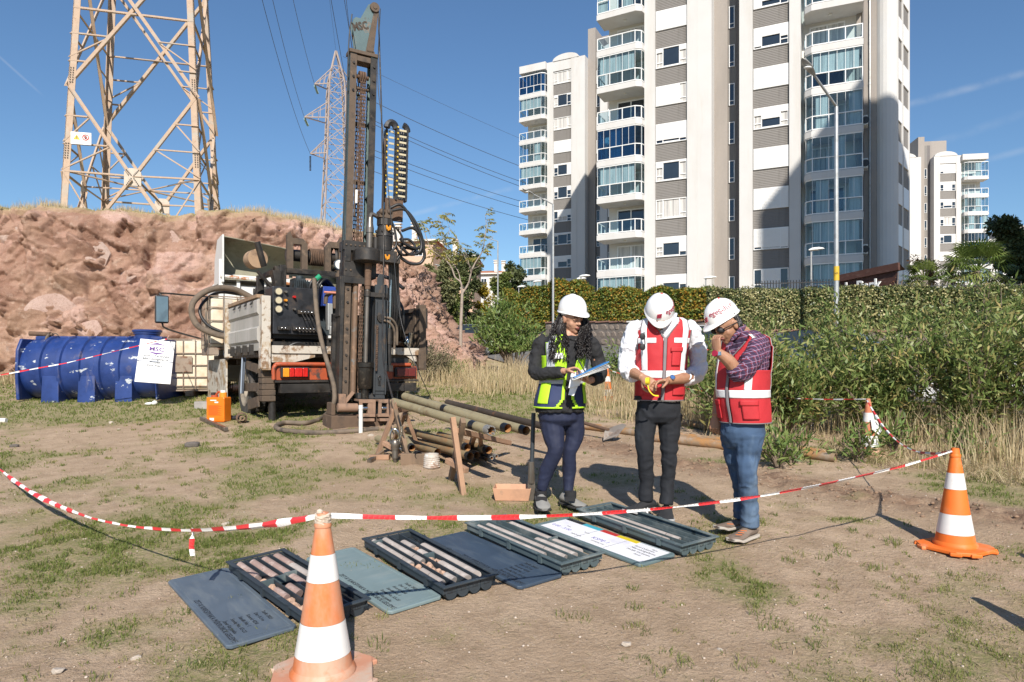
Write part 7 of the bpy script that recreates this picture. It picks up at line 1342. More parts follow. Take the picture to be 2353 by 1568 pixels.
# ================================================================ pipes, trestles, tools
HQ = mat('khaki_drill_pipe',(.30,.255,.150),[((.20,.145,.085),4,.52,.68),((.36,.32,.22),7,.55,.75),((.13,.12,.11),9,.66,.74)],rough=.6,metal=.15,var=.1); HQR = mat('rust_stained_pipe',(.24,.175,.095),[((.30,.13,.045),5,.50,.66),((.11,.085,.06),4,.54,.7)],rough=.75,var=.12); DARKPIPE = mat('dark_rusty_pipe',(.055,.042,.032),[((.16,.075,.04),5,.58,.7)],rough=.7,metal=.2,var=.2); BAND = mat('black_thread_band',(.02,.022,.026),rough=.4,metal=.4); RIN = mat('rusty_pipe_inside',(.40,.20,.075),rough=.95); BITR = mat('grey_bit_crown',(.33,.32,.30),[((.1,.1,.1),30,.55,.6)],rough=.5,metal=.5)
def drillpipe(label,a,b,r=.045,mt_=HQ,end=BAND,group='drill pipes on and under the trestles',crown=False,mid=False):
 a,b = Vector(a),Vector(b); t = thing('drill_pipe',label,'pipe',b,0,group); d = (a - b); u = d.normalized(); m = MB(); m.pipe(u * .075,d,r,.006,18,0,1); m.build('pipe_body',[mt_,RIN],t,smooth=50)
 m = MB(); m.pipe(V(0,0,0),u * .075,r * .97,.006,18,0,1); m.build('threaded_end',[BITR if crown else end,RIN],t,smooth=50)
 if crown:
  x,y,_ = basis(u); m = MB()
  for k in range(8): an = 2 * math.pi * k / 8; c_ = x * math.cos(an) * r * .88 + y * math.sin(an) * r * .88; m.bar(c_ - u * .012,c_ + u * .03,r * .45,r * .22,up=x * math.cos(an) + y * math.sin(an))
  m.build('bit_segments',BITR,t)
 if mid: m = MB(); m.pipe(d * mid,d * mid + u * .09,r * 1.01,.006,18); m.build('joint_band',end,t,smooth=50)
 return t
def PY(x,y,Y): return P(x,y,Y)
drillpipe('khaki drill pipe on the trestles with a segmented bit crown, nearest',PY(905,924,7.75),PY(1128,990,5.95),crown=True,mid=.12)
drillpipe('khaki drill pipe on the trestles with a blue joint band, middle of three',PY(930,911,8.15),PY(1167,985,6.2),mid=.52); drillpipe('khaki drill pipe on the trestles, third from the camera',PY(985,926,8.3),PY(1209,990,6.4))
drillpipe('long dark rusty pipe lying behind the khaki pipes',PY(1027,925,9.2),PY(1330,1000,7.1),.040,DARKPIPE,DARKPIPE)
for lb,x0,y0,x1,y1,Yn,ext,r,mt_,end in [('short khaki pipe slanting under the trestle above the bucket',915,990,947,1030,7.2,.9,.041,HQ,BAND),('khaki pipe on the ground left of the bucket with open rusty end',868,1008,962,1047,7.15,1.2,.042,HQ,BAND),('rust stained pipe behind the bucket with black joint band',931,988,1074,1029,7.1,1.7,.045,HQR,BAND),
  ('khaki pipe lying right of the near trestle, uppermost',1010,1000,1123,1035,7.0,1.5,.045,HQR,BAND),('rust stained pipe ending low behind the near trestle',949,1013,1081,1049,6.95,1.7,.045,HQR,BAND),('brown pipe end beside the low rust stained one',975,1013,1096,1047,7.1,1.5,.042,HQR,BAND),('short brown pipe behind the bucket at mid height',935,1015,1005,1040,7.25,.9,.045,HQR,HQR),('small dark rod end low in the pipe heap',1000,1030,1117,1056,7.0,1.5,.024,DARKPIPE,BAND),('grey clay covered rod right of the small dark one',1020,1027,1130,1053,7.05,1.5,.022,DARKPIPE,BITR),('grey clay covered rod at the far right of the heap',1030,1024,1141,1049,7.1,1.5,.022,DARKPIPE,BITR)]:
 drillpipe(lb,PY(x0,y0,Yn + ext),PY(x1,y1,Yn),r,mt_,end,mid=.72 if 'joint band' in lb else False)
LEGW = mat('reddish_timber',(.36,.215,.135),[((.22,.14,.095),5,.5,.7,(1,1,.2)),((.46,.31,.22),3,.58,.75)],rough=.9,bump=.3,bscale=40,var=.12); LEGD = mat('weathered_brown_timber',(.20,.135,.088),[((.11,.08,.055),5,.5,.7,(1,1,.2))],rough=.9,bump=.3,bscale=40)
def trestle(label,feet,apex,back,cross):
 t = thing('trestle',label,'trestle',G(*feet[0]),0,'rough timber trestles under the pipes'); o = Vector(t.location)
 for (f,a,mt_) in zip(feet,apex,(LEGW,LEGD)): g = G(*f); d_ = (PY(*a) - g).normalized(); m = MB(); m.bar(g - o - V(0,0,.02),PY(*a) + d_ * .06 - o,.072,.045,up=(1,.3,0)); m.build('leg',mt_,t,bevel=.004)
 for f,a in back: m = MB(); m.bar(G(*f) - o - V(0,0,.02),PY(*a) - o,.06,.045,up=(1,.3,0)); m.build('leg',LEGW,t,bevel=.004)
 for a,b,w in cross: m = MB(); m.bar(PY(*a) - o,PY(*b) - o,w,.05,up=(0,0,1)); m.build('cross_bar',LEGW,t,bevel=.004)
trestle('near timber trestle with crossed legs under the pipe ends',[(1065,1136),(1035,1103)],[(1042,975,6.08),(1062,977,6.10)],[((1108,1052),(1103,1000,6.9)),((1076,1040),(1090,1000,6.9))],[((1028,1058,6.3),(1072,1082,6.1),.055),((1046,990,6.1),(1105,1003,6.9),.06),((1105,1003,6.9),(1170,1018,7.7),.06)])
trestle('far timber trestle with crossed legs next to the drill clamp',[(866,1045),(945,1070)],[(909,936,7.62),(905,932,7.66)],[((905,1010),(930,950,8.2)),((960,1020),(932,950,8.2))],[((882,1018,7.6),(940,1050,7.3),.05),((906,945,7.6),(935,940,8.2),.06),((935,940,8.2),(985,945,9.0),.06)])
a,b = PY(850,1052,7.45),PY(895,1047,7.45); tag(MB().bar(V(a.x,a.y,gz(0,a.y) + .03),V(b.x,b.y,gz(0,b.y) + .03),.09,.05).build('plank_offcut',LEGW,None,bevel=.004),'short plank offcut lying at the foot of the far trestle','plank')
t = thing('hammer','hammer with wooden handle on the ground by the far trestle','hammer',G(855,1062)); e_ = G(880,1050) - G(855,1062); m = MB(); m.bar((0,0,.03),e_ + V(0,0,.06),.03,.025); m.build('handle',LEGD,t); m = MB(); m.bar(e_ * -.25 + V(0,0,.02),e_ * .1 + V(0,0,.03),.05,.04); m.build('head',STEELR,t)
g = G(957,1068); tag(MB().bb(-.16,.16,-.06,.06,0,.12).build('timber_block',LEGD,None,loc=g,bevel=.006),'brown timber block under the pipe heap beside the bucket','block')
g = G(992,1075); t = thing('paint_bucket','small paint smeared white bucket in front of the pipe heap','bucket',g); m = MB(); pr = [(.0,0),(.082,0),(.086,.01)]
for k in range(6): pr += [(.088 - .001 * k,.012 + .02 * k),(.083 - .001 * k,.022 + .02 * k)]
m.lathe(pr + [(.074,.145),(.070,.145),(.068,.02),(0,.02)],28); m.build('bucket_body',mat('smeared_white_bucket',(.48,.43,.38),[((.25,.15,.10),9,.48,.62),((.70,.68,.65),14,.56,.66),((.06,.16,.22),11,.68,.72)],rough=.6),t,smooth=35)
# open tray and the shovel standing in it
g = G(1178,1146); t = thing('mixing_tray','open reddish plastic tray standing at the woman\'s feet','tray',g,R(-4)); TRM = mat('clay_stained_tray',(.52,.29,.18),[((.40,.23,.15),5,.5,.7),((.30,.20,.14),14,.63,.75)],rough=.75,var=.08)
def frus(x0,x1,y0,y1,z,g_): return [(x0 - g_,y0 - g_,z),(x1 + g_,y0 - g_,z),(x1 + g_,y1 + g_,z),(x0 - g_,y1 + g_,z)]
m = MB(); m.grid([frus(-.14,.14,-.10,.10,0,0),frus(-.14,.14,-.10,.10,.105,.022),frus(-.132,.132,-.092,.092,.105,.022),frus(-.135,.135,-.095,.095,.01,0)],closed=True); m.add(frus(-.14,.14,-.1,.1,0,0),[(3,2,1,0)]); m.add(frus(-.135,.135,-.095,.095,.01,0),[(0,1,2,3)]); m.build('tray_body',TRM,t,bevel=.004)
top = P(1226,949,5.78); bt = P(1221,1105,5.74); t = thing('spade','black handled spade standing upright beside the woman, in the tray','spade',bt); m = MB(); m.tube([V(0,0,0),(top - bt) * .35,top - bt],[.022,.019,.019],12); m.build('handle',mat('black_spade_handle',(.035,.042,.050),rough=.4),t,smooth=50); m = MB(); m.prism([(-.028,0),(.028,0),(.034,-.06),(.036,-.16),(-.03,-.17),(-.032,-.06)],-.012,.012); m.tube([(0,0,.16),(0,0,-.02)],[.024,.03],10); m.build('blade',STEELR,t)
# shovel and old pipes in the dry grass
a,b = G(1340,1000),G(1398,1014); t = thing('shovel','old shovel with rusty shaft lying on the dug soil','shovel',b + V(0,0,.08)); m = MB(); m.tube([V(0,0,.06),a - b + V(-.2,.1,.14)],.024,9); m.build('shaft',RUST_,t); m = MB(); m.add([(-.05,-.02,.05),(.02,.10,.08),(.18,.02,.14),(.22,-.04,.13),(.10,-.12,.0),(-.08,-.12,-.06),(.06,-.03,.035)],[(0,6,1),(1,6,2),(2,6,3),(3,6,4),(4,6,5),(5,6,0)]); q = m.build('blade',mat('grey_shovel_blade',(.28,.245,.21),[((.16,.1,.07),8,.5,.7)],rough=.6,metal=.4),t); sd = q.modifiers.new('thickness','SOLIDIFY'); sd.thickness = .006
OLDP = mat('old_casing_pipe',(.23,.16,.10),[((.34,.17,.06),2.5,.5,.62),((.30,.26,.22),4,.56,.7),((.12,.09,.07),7,.6,.75)],rough=.9,var=.12)
for lb,a,b,r in [('old casing pipe in the grass between woman and first man',G(1335,985),G(1640,1026),.05),('old casing pipe behind the trench, right of the first man',G(1480,966),G(1850,1024),.055),('orange rusted casing pipe lying along the trench',G(1500,1014),G(1830,1052),.055),('thin old pipe under the orange casing pipe',G(1540,1003),G(1900,1046),.035),('old pipe in the grass right of the jeans',G(1730,1036),G(1920,1062),.05)]: m = MB(); t = thing('casing_pipe',lb,'pipe',a,0,'old casing pipes lying along the trench'); m.pipe(V(0,0,r * .85),b - a + V(0,0,r * .85),r,.006,14); m.build('pipe_body',OLDP,t,smooth=50)
a,b = G(1300,952),G(1345,990)
# ================================================================ traffic cones and barrier tape
def cone_mats(dirt):
 return (mat('cone_orange_' + dirt,{'a': (.60,.17,.05),'b': (.74,.16,.02),'c': (.50,.13,.05),'d': (.70,.17,.03)}[dirt],[((.52,.33,.235),2.6,.42,.60,(1,1,.5)),((.64,.13,.03),5,.60,.74)] if dirt in 'ac' else [((.58,.30,.17),4,.54,.76),((.40,.12,.05),9,.64,.74)],rough=.6,var=.1),mat('cone_reflective_' + dirt,(.74,.73,.72),[((.52,.44,.36),5,.56 if dirt != 'c' else .48,.78),((.40,.34,.28),17,.66,.74)],rough=.3,var=.04,bump=.12,bscale=220,bdist=.001))
def cone(label,loc,h,dirt,rz=0.0,rot=None,oct_=False,knot=True,patch=False):
 t = thing('traffic_cone',label,'traffic cone',loc,rz,'orange and white traffic cones',rot=rot); O,Wm = cone_mats(dirt); s = h / .70
 def rad(z): return s * np.interp(z,[.0,.03,.24,.53,.68,.70],[.132,.127,.092,.0495,.0255,.024])
 cuts = [.03,.115,.25,.42,.53,.70]
 for i,(a,b) in enumerate(zip(cuts,cuts[1:])):
  m = MB(); zz = np.linspace(a,b,6); off = .0016 if i % 2 else 0; m.lathe([(rad(z) + off * s,z * s) for z in zz],36)
  if i == 4: m.lathe([(rad(.70),.70 * s),(rad(.70) * .6,.70 * s),(rad(.70) * .6,.62 * s)],20); m.lathe([(rad(.64) + .003 * s,.640 * s),(rad(.65) + .006 * s,.650 * s),(rad(.66) + .003 * s,.660 * s)],24)
  if i == 0: m.lathe([(rad(.05) + .012 * s,.028 * s),(rad(.05) + .012 * s,.045 * s),(rad(.06),.06 * s)],36)
  m.build('reflective_band' if i % 2 else 'cone_body',Wm if i % 2 else O,t,smooth=50)
 m = MB(); B = .205 * s; k_ = .085 * s; pts = [(-B + k_,-B),(B - k_,-B),(B,-B + k_),(B,B - k_),(B - k_,B),(-B + k_,B),(-B,B - k_),(-B,-B + k_)]; m.plate(pts,.004,.030 * s);
 for x,y in pts: m.box((x * .88,y * .88,.012 * s),(.07 * s,.07 * s,.024 * s),rz=math.atan2(y,x))
 m.build('base',mat('dusty_cone_base',(.50,.24,.15),[((.48,.36,.28),4,.45,.62)],rough=.85) if dirt == 'a' else O,t,bevel=.006)
 if patch: m = MB(); m.add([(-.03,-.075,.42),(.05,-.07,.40),(.11,-.07,.28),(.05,-.10,.24),(-.03,-.095,.30)],[(0,1,2,3,4)]); q = m.build('torn_sleeve',Wm,t); sd = q.modifiers.new('thickness','SOLIDIFY'); sd.thickness = .004
 return t
c_near = Vector((-.796,2.874,.201)); c_right = G(2195,1262); c_back = G(1998,1046); c_mid = G(1396,922); c_left = V(-6.2,7.4,gz(0,7.4))
cone('scuffed traffic cone nearest the camera, cut by the bottom edge',c_near,.70,'a',R(12)); cone('clean bright traffic cone at the right with two white bands',c_right,.668,'b',R(28)); cone('dirty leaning traffic cone in the dry grass at right, torn sleeve',c_back,.64,'c',rot=(R(2),R(-3),R(10)),patch=True); cone('small far traffic cone beside the clipboard in the dry grass',c_mid,.62,'d',R(5))
cone('stand-in cone added outside the picture at lower right, only its shadow showing',V(2.60,2.86,gz(0,2.86)),.70,'d',R(20)); cone('second stand-in cone added outside the picture at right, only its shadow showing',V(3.36,3.62,gz(0,3.62)),.66,'d',R(50))  # unseen stand-in cones, added only to cast the two shadows at right
TRED,TWH = mat('tape_red',(.62,.04,.045),rough=.4,var=.04),mat('tape_white',(.78,.77,.76),rough=.4,var=.04)
def tape(label,pts,w=.05,step=.145,twist=1.0,seed=0,phase=0):
 """ribbon along pts, red and white by length, gathered and twisting a little"""
 t = thing('barrier_tape',label,'barrier tape',pts[0],0,'red and white barrier tape round the site'); o = Vector(pts[0]); r = random.Random(seed); d = [0]; pts = [Vector(p) for p in pts]
 for a,b in zip(pts,pts[1:]): d.append(d[-1] + (b - a).length)
 n = max(8,int(d[-1] / .024)); j = 0; cs = []; ph = r.uniform(0,6)
 for i in range(n + 1):
  s = d[-1] * i / n
  while j < len(d) - 2 and d[j + 1] < s: j += 1
  p = pts[j].lerp(pts[j + 1],(s - d[j]) / max(1e-6,d[j + 1] - d[j])); tg = (pts[min(j + 2,len(pts) - 1)] - pts[max(0,j - 1)]).normalized(); x,y,_ = basis(tg); an = math.sin(s * 1.3 + ph) * .9 * twist + math.sin(s * 3.1 + ph * 2) * .35 * twist; q = y * math.cos(an) + x * math.sin(an); ww = w * (.68 + .22 * math.sin(s * 2.3 + ph) + .14 * math.sin(s * 9 + ph) + .08 * math.sin(s * 23)); cs.append((p - o,q,x * math.cos(an) - y * math.sin(an),ww,s))
 for nm,mt_,sel in (('red_stripe',TRED,1),('white_stripe',TWH,0)):
  m = MB()
  for (p,q,u,ww,s),(p2,q2,u2,w2,s2) in zip(cs,cs[1:]):
   k = int((s + phase) / step) % 2
   if k != sel: continue
   sl = .0
   a = [p - q * ww / 2,p + u * .006,p + q * ww / 2]; b = [p2 - q2 * w2 / 2,p2 + u2 * .010,p2 + q2 * w2 / 2]; m.add(a + b,[(0,1,4,3),(1,2,5,4)])
  o_ = m.build(nm,mt_,t,fix=False); o_['kind'] = 'stuff'
 return t
tn,tr_,tb_,tm_,tl_ = c_near + V(0,0,.688),c_right + V(0,0,.655),c_back + V(-.03,0,.63),c_mid + V(0,0,.60),c_left + V(0,0,.67)
tape('barrier tape from front cone to bright right cone, in front of the people',catenary(tn,tr_,.15,40),.027,.15,.8,1); L0 = catenary(tn,tl_,.52,60); kn_i = int(60 * .174)
tape('barrier tape sagging from the front cone to the left picture edge',L0,.040,.12,1.0,2); p = L0[kn_i]; tape('knotted loose end of barrier tape hanging from the left sag',[p + V(0,-.006,.012),p + V(.004,-.012,-.03),p + V(.0,-.016,-.08),p + V(.006,-.014,-.135)],.034,.05,.6,3)
tape('barrier tape from the bright right cone back to the leaning cone',catenary(tr_,tb_,.22,30),.028,.15,1,4); tape('barrier tape from the leaning cone to the far small cone behind the men',catenary(tb_,tm_,.16,40),.03,.15,1,5); tape('barrier tape running slantwise in front of the blue tank',[P(-120,890,11.6),P(0,862,11.75),P(150,835,11.85),P(270,806,11.8),P(384,779,11.85),P(388,772,12.9)],.026,.16,.7,6)
k = MB()
for i in range(7): a = i * .9; k.tube([tn + V(.029 * math.cos(t_ + a),.029 * math.sin(t_ + a),-.03 + .005 * i + .006 * math.sin(2 * t_)) for t_ in np.linspace(0,5.5,14)],.006,5)
k.ball(tn + V(-.010,-.014,.018),(.014,.011,.012),8,5); tag(k.build('tape_knot',mat('dirty_knot',(.56,.47,.38),[((.35,.26,.19),60,.5,.7)],rough=.8)),'dirty white tape knot wound round the tip of the front cone','knot')
# ================================================================ street lamps, cars, cabinet, canopy, fences
LAMPG = mat('grey_lamp_metal',(.40,.40,.39),rough=.45,metal=.4); LAMPW = mat('white_lamp_glass',(.74,.74,.72),rough=.25)
def street_lamp(label,base,h,arm,r=.07,sticker=False,group='tall street lamps'):
 t = thing('street_lamp',label,'street lamp',base,0,group); m = MB(); m.tube([(0,0,-.3),(0,0,h * .5),(0,0,h)],[r * 1.15,r * .95,r * .75],12); m.build('pole',STEEL,t,smooth=60); m = MB(); a = Vector(arm); m.tube(spline([(0,0,h),a * .5 + V(0,0,h + a.z * .0),a + V(0,0,h)],5),r * .5,8); m.build('arm',STEEL,t,smooth=60); e = a + V(0,0,h); dn = a.normalized(); m = MB(); x,y,d = basis(dn); rows = []
 for f,w,hh in ((-.35,.05,.04),(-.1,.12,.07),(.15,.14,.08),(.4,.10,.06),(.5,.02,.02)): rows.append([e + dn * f + x * w * math.cos(th) + y * hh * (math.sin(th) if math.sin(th) > 0 else math.sin(th) * .45) for th in np.linspace(0,2 * math.pi,13)[:-1]])
 m.grid(rows,closed=True); m.build('lamp_head',LAMPG,t,smooth=60); m = MB(); m.ball(e + dn * .12 - V(0,0,.05),(.15,.1,.045),10,6); m.build('lamp_glass',LAMPW,t,smooth=180)
 if sticker: m = MB(); m.cyl((0,0,sticker - .25),(0,0,sticker + .25),r * 1.12,n=12); m.build('yellow_sticker',mat('yellow_pole_sticker',(.62,.40,.03),rough=.5),t,smooth=60); text_mesh('NO 14',.09,INK,t,(0,-r * 1.2,sticker - .03),(R(90),0,0))
 return t
b = P(1922,848,24); street_lamp('tall grey street lamp with a yellow sticker rising in front of the main tower',(b.x,24,gz(0,24)),P(1918,245,24).z - gz(0,24),P(1828,187,24) - P(1918,245,24) + V(0,-1.0,0),.085,P(0,629,24).z - gz(0,24))
b = P(1271,760,45); street_lamp('tall street lamp in front of the left apartment tower',(b.x,45,gz(0,45)),P(1268,470,45).z - gz(0,45),P(1212,447,45) - P(1268,470,45) + V(0,-.6,0),.08)
for x,yb,yt,Y,lb in ((1144,690,555,62,'thin street lamp right of the yellow tree'),(1043,720,622,60,'street lamp pole nearest the rock cut'),(1074,720,600,64,'street lamp pole between the thin tree and the yellow tree')): b = P(x,yb,Y); street_lamp(lb,(b.x,Y,gz(0,Y)),P(x,yt,Y).z - gz(0,Y),(-1.2,-.3,.35),.07)
def small_lamp(label,x,yt,Y,h=4.2):
 p = P(x,yt,Y); t = thing('garden_lamp',label,'garden lamp',(p.x,Y,p.z - h),0,'low garden lamps of the housing estate'); m = MB(); m.cyl((0,0,0),(0,0,h),.05,.04,n=10); m.build('pole',LAMPG,t,smooth=60); m = MB(); rows = []
 for f,w,hh in ((-.12,.05,.05),(.05,.16,.12),(.35,.18,.12),(.55,.10,.07),(.62,.02,.02)): rows.append([V(f,0,h) + V(0,w * math.cos(th),hh * (math.sin(th) if math.sin(th) > 0 else math.sin(th) * .4) + .08 * f) for th in np.linspace(0,2 * math.pi,13)[:-1]])
 m.grid(rows,closed=True); m.build('lamp_head',LAMPW,t,smooth=60); t.rotation_euler.z = R(-10)
for x,y,Y,lb in ((1864,575,34,'low garden lamp with a white head left of the tall lamp'),(1622,640,40,'low garden lamp beside the iron fence'),(1335,636,46,'low garden lamp over the creeper hedge, left'),(1327,642,49,'second low garden lamp over the creeper hedge'),(1228,648,56,'low garden lamp at the far left of the creeper hedge'),(1192,660,60,'low garden lamp near the rounded green tree')): small_lamp(lb,x,y,Y)
CARG = mat('car_window_glass',(.025,.032,.036),rough=.05,spec=.9,var=.1)
def car(label,loc,rz,paint,s=1.0,L_=4.3,W_=1.74,H_=1.43,estate=False,group='cars parked along the road'):
 t = thing('parked_car',label,'car',loc,rz,group); hl = L_ / 2            # front at +x
 prof = [(-hl,.35),(-hl - .02,.62),(-hl + .06,.86),(-hl + .55,.92),(-hl + .62,.93),(.95,.92),(hl - .25,.80),(hl,.62),(hl + .02,.36),(hl - .1,.22),(-hl + .1,.22)]
 m = MB(); rows = []
 for k,(y,f) in enumerate(((-.5,.93),(-.47,1),(-.3,1.0),(.3,1.0),(.47,1),(.5,.93))): rows.append([(x * (f if abs(x) > hl * .8 else 1),y * W_,z if z < .5 else .5 + (z - .5) * (.93 if abs(y) > .49 else 1)) for x,z in prof])
 m.grid(rows,closed=True); m.add(rows[0],[tuple(range(len(prof)))]); m.add(rows[-1],[tuple(range(len(prof) - 1,-1,-1))]); body = m.build('body',paint,t,smooth=35)
 gr_ = [(-hl + (.10 if estate else .42),.90),(-hl + (.3 if estate else 1.0),H_ - .06),(-hl + 1.4,H_),(.2,H_),(1.15,.90)]
 m = MB(); rows = []
 for y,k in ((-.5,0),(-.39,1),(.39,1),(.5,0)): rows.append([(x,y * W_ * .96,(z if k else .90)) for x,z in gr_] if k else [(x,y * W_ * .96,.88) for x,z in gr_])
 m.grid(rows); m.build('cabin',CARG,t,smooth=30); m = MB(); m.add([(-hl + (.34 if estate else 1.08),-.36 * W_,H_ - .035),(.16,-.36 * W_,H_ + .012),(.16,.36 * W_,H_ + .012),(-hl + (.34 if estate else 1.08),.36 * W_,H_ - .035),(-hl + 1.4,-.36 * W_,H_ + .015),(-hl + 1.4,.36 * W_,H_ + .015)],[(0,4,5,3),(4,1,2,5)]); m.build('roof',paint,t)
 for sy in (-1,1):
  m = MB()
  for x0,z0,x1,z1 in ((gr_[0][0],.9,gr_[1][0],H_ - .06),(.2,H_,1.15,.90),(-.35,.9,-.35,H_)): m.bar((x0,sy * W_ * (.47),z0),(x1,sy * W_ * .382,z1),.07,.05)
  m.build('pillar',paint,t)
  for x in (-hl + .78,hl - .82): m = MB(); m.lathe([(.17,-.1),(.30,-.1),(.32,-.06),(.32,.06),(.30,.1),(.17,.1)],26,(x,sy * (W_ / 2 - .10),.32),ax=(0,1,0)); w = m.build('wheel',RUBBER,t,smooth=35); m = MB(); m.lathe([(.0,sy * .07),(.18,sy * .105)],20,(x,sy * (W_ / 2 - .10),.32),ax=(0,1,0)); m.build('rim',LAMPG,w)
  m = MB(); m.box((-hl + .03,sy * (W_ / 2 - .16),.70),(.12,.30,.17)); m.build('tail_light',LREF,t,bevel=.02); m = MB(); m.box((hl - .06,sy * (W_ / 2 - .22),.64),(.16,.34,.14)); m.build('headlight',LAMPW,t,bevel=.02); m = MB(); m.box((.85,sy * (W_ / 2 + .09),.95),(.12,.18,.12)); m.build('wing_mirror',paint,t,bevel=.02)
 m = MB(); m.box((-hl - .015,0,.42),(.08,W_ * .92,.22)); m.build('rear_bumper',paint,t,bevel=.03); m = MB(); m.box((-hl - .03,0,.66),(.02,.52,.12)); m.build('number_plate',PLATEW,t); return t
SILV,DKC,WHC,BLC = mat('silver_car_paint',(.50,.51,.52),rough=.25,metal=.5,coat=.6,var=.02),mat('dark_car_paint',(.02,.02,.03),rough=.2,coat=.7,var=.05),mat('white_car_paint',(.72,.72,.71),rough=.25,coat=.5,var=.02),mat('grey_blue_car_paint',(.10,.14,.19),rough=.25,metal=.3,coat=.6,var=.03)
p = P(1108,815,31); car('silver sedan parked behind the round oleander, tail towards the camera',(p.x,31.5,gz(0,30) + .03),R(68),SILV); p = P(1040,740,90); car('dark car far up the road beside the rock cut',(p.x,86,gz(0,86) + .1),R(-75),DKC); p = P(1076,745,66); car('white car far up the road, right of the thin tree',(p.x + .2,66,gz(0,66) + .1),R(104),WHC)
car('white car parked behind the oleanders on the right',(9.6,13.3,gz(0,13.3) - .12),R(155),WHC); car('grey blue car with red tail light behind the oleanders',(7.2,15.0,gz(0,15) - .12),R(-28),BLC); car('dark blue car just visible between the two men',(5.0,18.2,gz(0,18) - .05),R(96),BLC)
p = P(1455,775,37.5); t = thing('electric_cabinet','pale electric cabinet with yellow warning sign against the stone wall','cabinet',(p.x,36.0,gz(0,36) + .18),R(-40)); m = MB(); m.bb(-.62,.62,0,.4,0,1.35); o = m.build('cabinet_body',AC,t,bevel=.02); m = MB(); m.bb(-.68,.68,-.05,.45,1.35,1.42); m.build('cabinet_roof',AC,t); m = MB(); m.prism([(-.16,.58),(.16,.58),(0,.86)],-.012,-.002); q = m.build('warning_triangle',mat('cabinet_sign_yellow',(.70,.45,.03),rough=.5),o); m = MB(); m.prism([(-.02,.62),(.03,.72),(0,.72),(.02,.82),(-.04,.70),(-.01,.70)],-.016,-.012); m.build('lightning_symbol',INK,q)
# timber canopy with white letters behind the hedge, iron fences
a,b = P(1930,640,30),P(2066,612,27.5); t = thing('timber_canopy','brown timber canopy edge with white letters behind the hedge','canopy',a); d = b - a; d2 = V(d.x,d.y,0); CAN = mat('dark_red_timber',(.085,.035,.025),[((.16,.10,.08),3,.55,.75,(1,1,4))],rough=.8); m = MB(); m.bar(V(0,0,0),d,.12,.30); m.build('fascia_board',CAN,t); m = MB(); m.add([(0,0,.12),tuple(d + V(0,0,.12)),tuple(d + V(2,3,.3)),(2,3,.3)],[(0,1,2,3)]); m.add([(0,.08,-.15),tuple(d + V(0,.08,-.15)),tuple(d + V(0,.3,-1.6)),(0,.3,-1.6)],[(0,1,2,3)]); m.build('canopy_roof',CAN,t); u = d2.normalized(); n_ = u.cross(V(0,0,1))
tm = text_mesh('Semra Ada Park',.62,mat('white_sign_letters',(.74,.74,.72),rough=.5),t,d * .46 - u * 1.2 + n_ * .18 + V(0,0,-.75),(R(90),0,math.atan2(u.y,u.x)),name='sign_letters',thick=.03,bold=.012)
def fence(label,a,b,h,n,r=.018):
 a,b = Vector(a),Vector(b); t = thing('iron_fence',label,'fence',a); d = b - a;
 for z in (.12,h - .12): m = MB(); m.bar(V(0,0,z),d + V(0,0,z),.04,.04); m.build('rail',BLACKP,t)
 bar = MB().cyl((0,0,0),(0,0,h),r,n=6).mesh('bar',BLACKP)
 for i in range(n + 1): link('bar',bar,t,d * i / n)
 return t
fence('black iron fence at the right end of the creeper hedge',(10.6,37.3,4.1),(11.5,36.4,4.1),1.7,8,.025); fence('grey iron fence showing over the clipped hedge, left of the lamp',(P(1738,670,31).x,31,4.5),(P(1912,668,30).x,30,4.45),1.05,26,.02); fence('dark iron fence showing between hedge and palm at right',(P(2080,664,27.6).x,27.6,4.0),(P(2353,664,26).x + 1,26,3.9),1.0,26,.02)
# ================================================================ people
TMP = bpy.data.scenes.new('remesh_bench')
def remesh(mb,voxel,smooth,name,mats,parent,amp=0.0,freq=(14,14,6),seed=1):
 me = mb.mesh('remesh_source',mats); o = bpy.data.objects.new('remesh_source',me); TMP.collection.objects.link(o)
 a = o.modifiers.new('r','REMESH'); a.mode = 'VOXEL'; a.voxel_size = voxel; b = o.modifiers.new('s','SMOOTH'); b.factor = .5; b.iterations = smooth
 vl = TMP.view_layers[0]; vl.update(); dg = vl.depsgraph; ev = bpy.data.meshes.new_from_object(o.evaluated_get(dg)); bpy.data.objects.remove(o)
 ev.name = name; ev.materials.clear(); ev.materials.append(mats); n = len(ev.vertices)
 if amp:
  co = np.empty(n * 3,np.float32); ev.vertices.foreach_get('co',co); co = co.reshape(-1,3); no = np.empty(n * 3,np.float32); ev.vertex_normals.foreach_get('vector',no); no = no.reshape(-1,3)
  q = co * np.array(freq); d = fbm(q + 1.6 * (fbm(q * .6,2,seed + 9) - .5)[:,None],3,seed); d = np.abs(d - .5) * -2 + .25; ev.vertices.foreach_set('co',(co + no * (amp * d)[:,None]).astype(np.float32).ravel())
 ev.polygons.foreach_set('use_smooth',np.ones(len(ev.polygons),dtype=bool)); ev.update(); return link(name,ev,parent)
SKIN = mat('warm_skin',(.46,.255,.165),[((.40,.19,.125),22,.5,.7)],rough=.5,var=.06,sss=.08); SKINT = mat('tanned_skin',(.36,.19,.115),[((.30,.14,.085),22,.5,.7)],rough=.5,var=.06,sss=.08)
HAIR = mat('black_hair',(.014,.011,.010),rough=.38,var=.3,vscale=40); LIPS = mat('lips',(.34,.12,.10),rough=.45,var=.03); HELM = mat('white_helmet_shell',(.80,.80,.79),rough=.22,coat=.4,var=.015); HELMIN = mat('helmet_headband_plastic',(.70,.70,.69),rough=.4)  # headband is a slightly greyer white than the shell
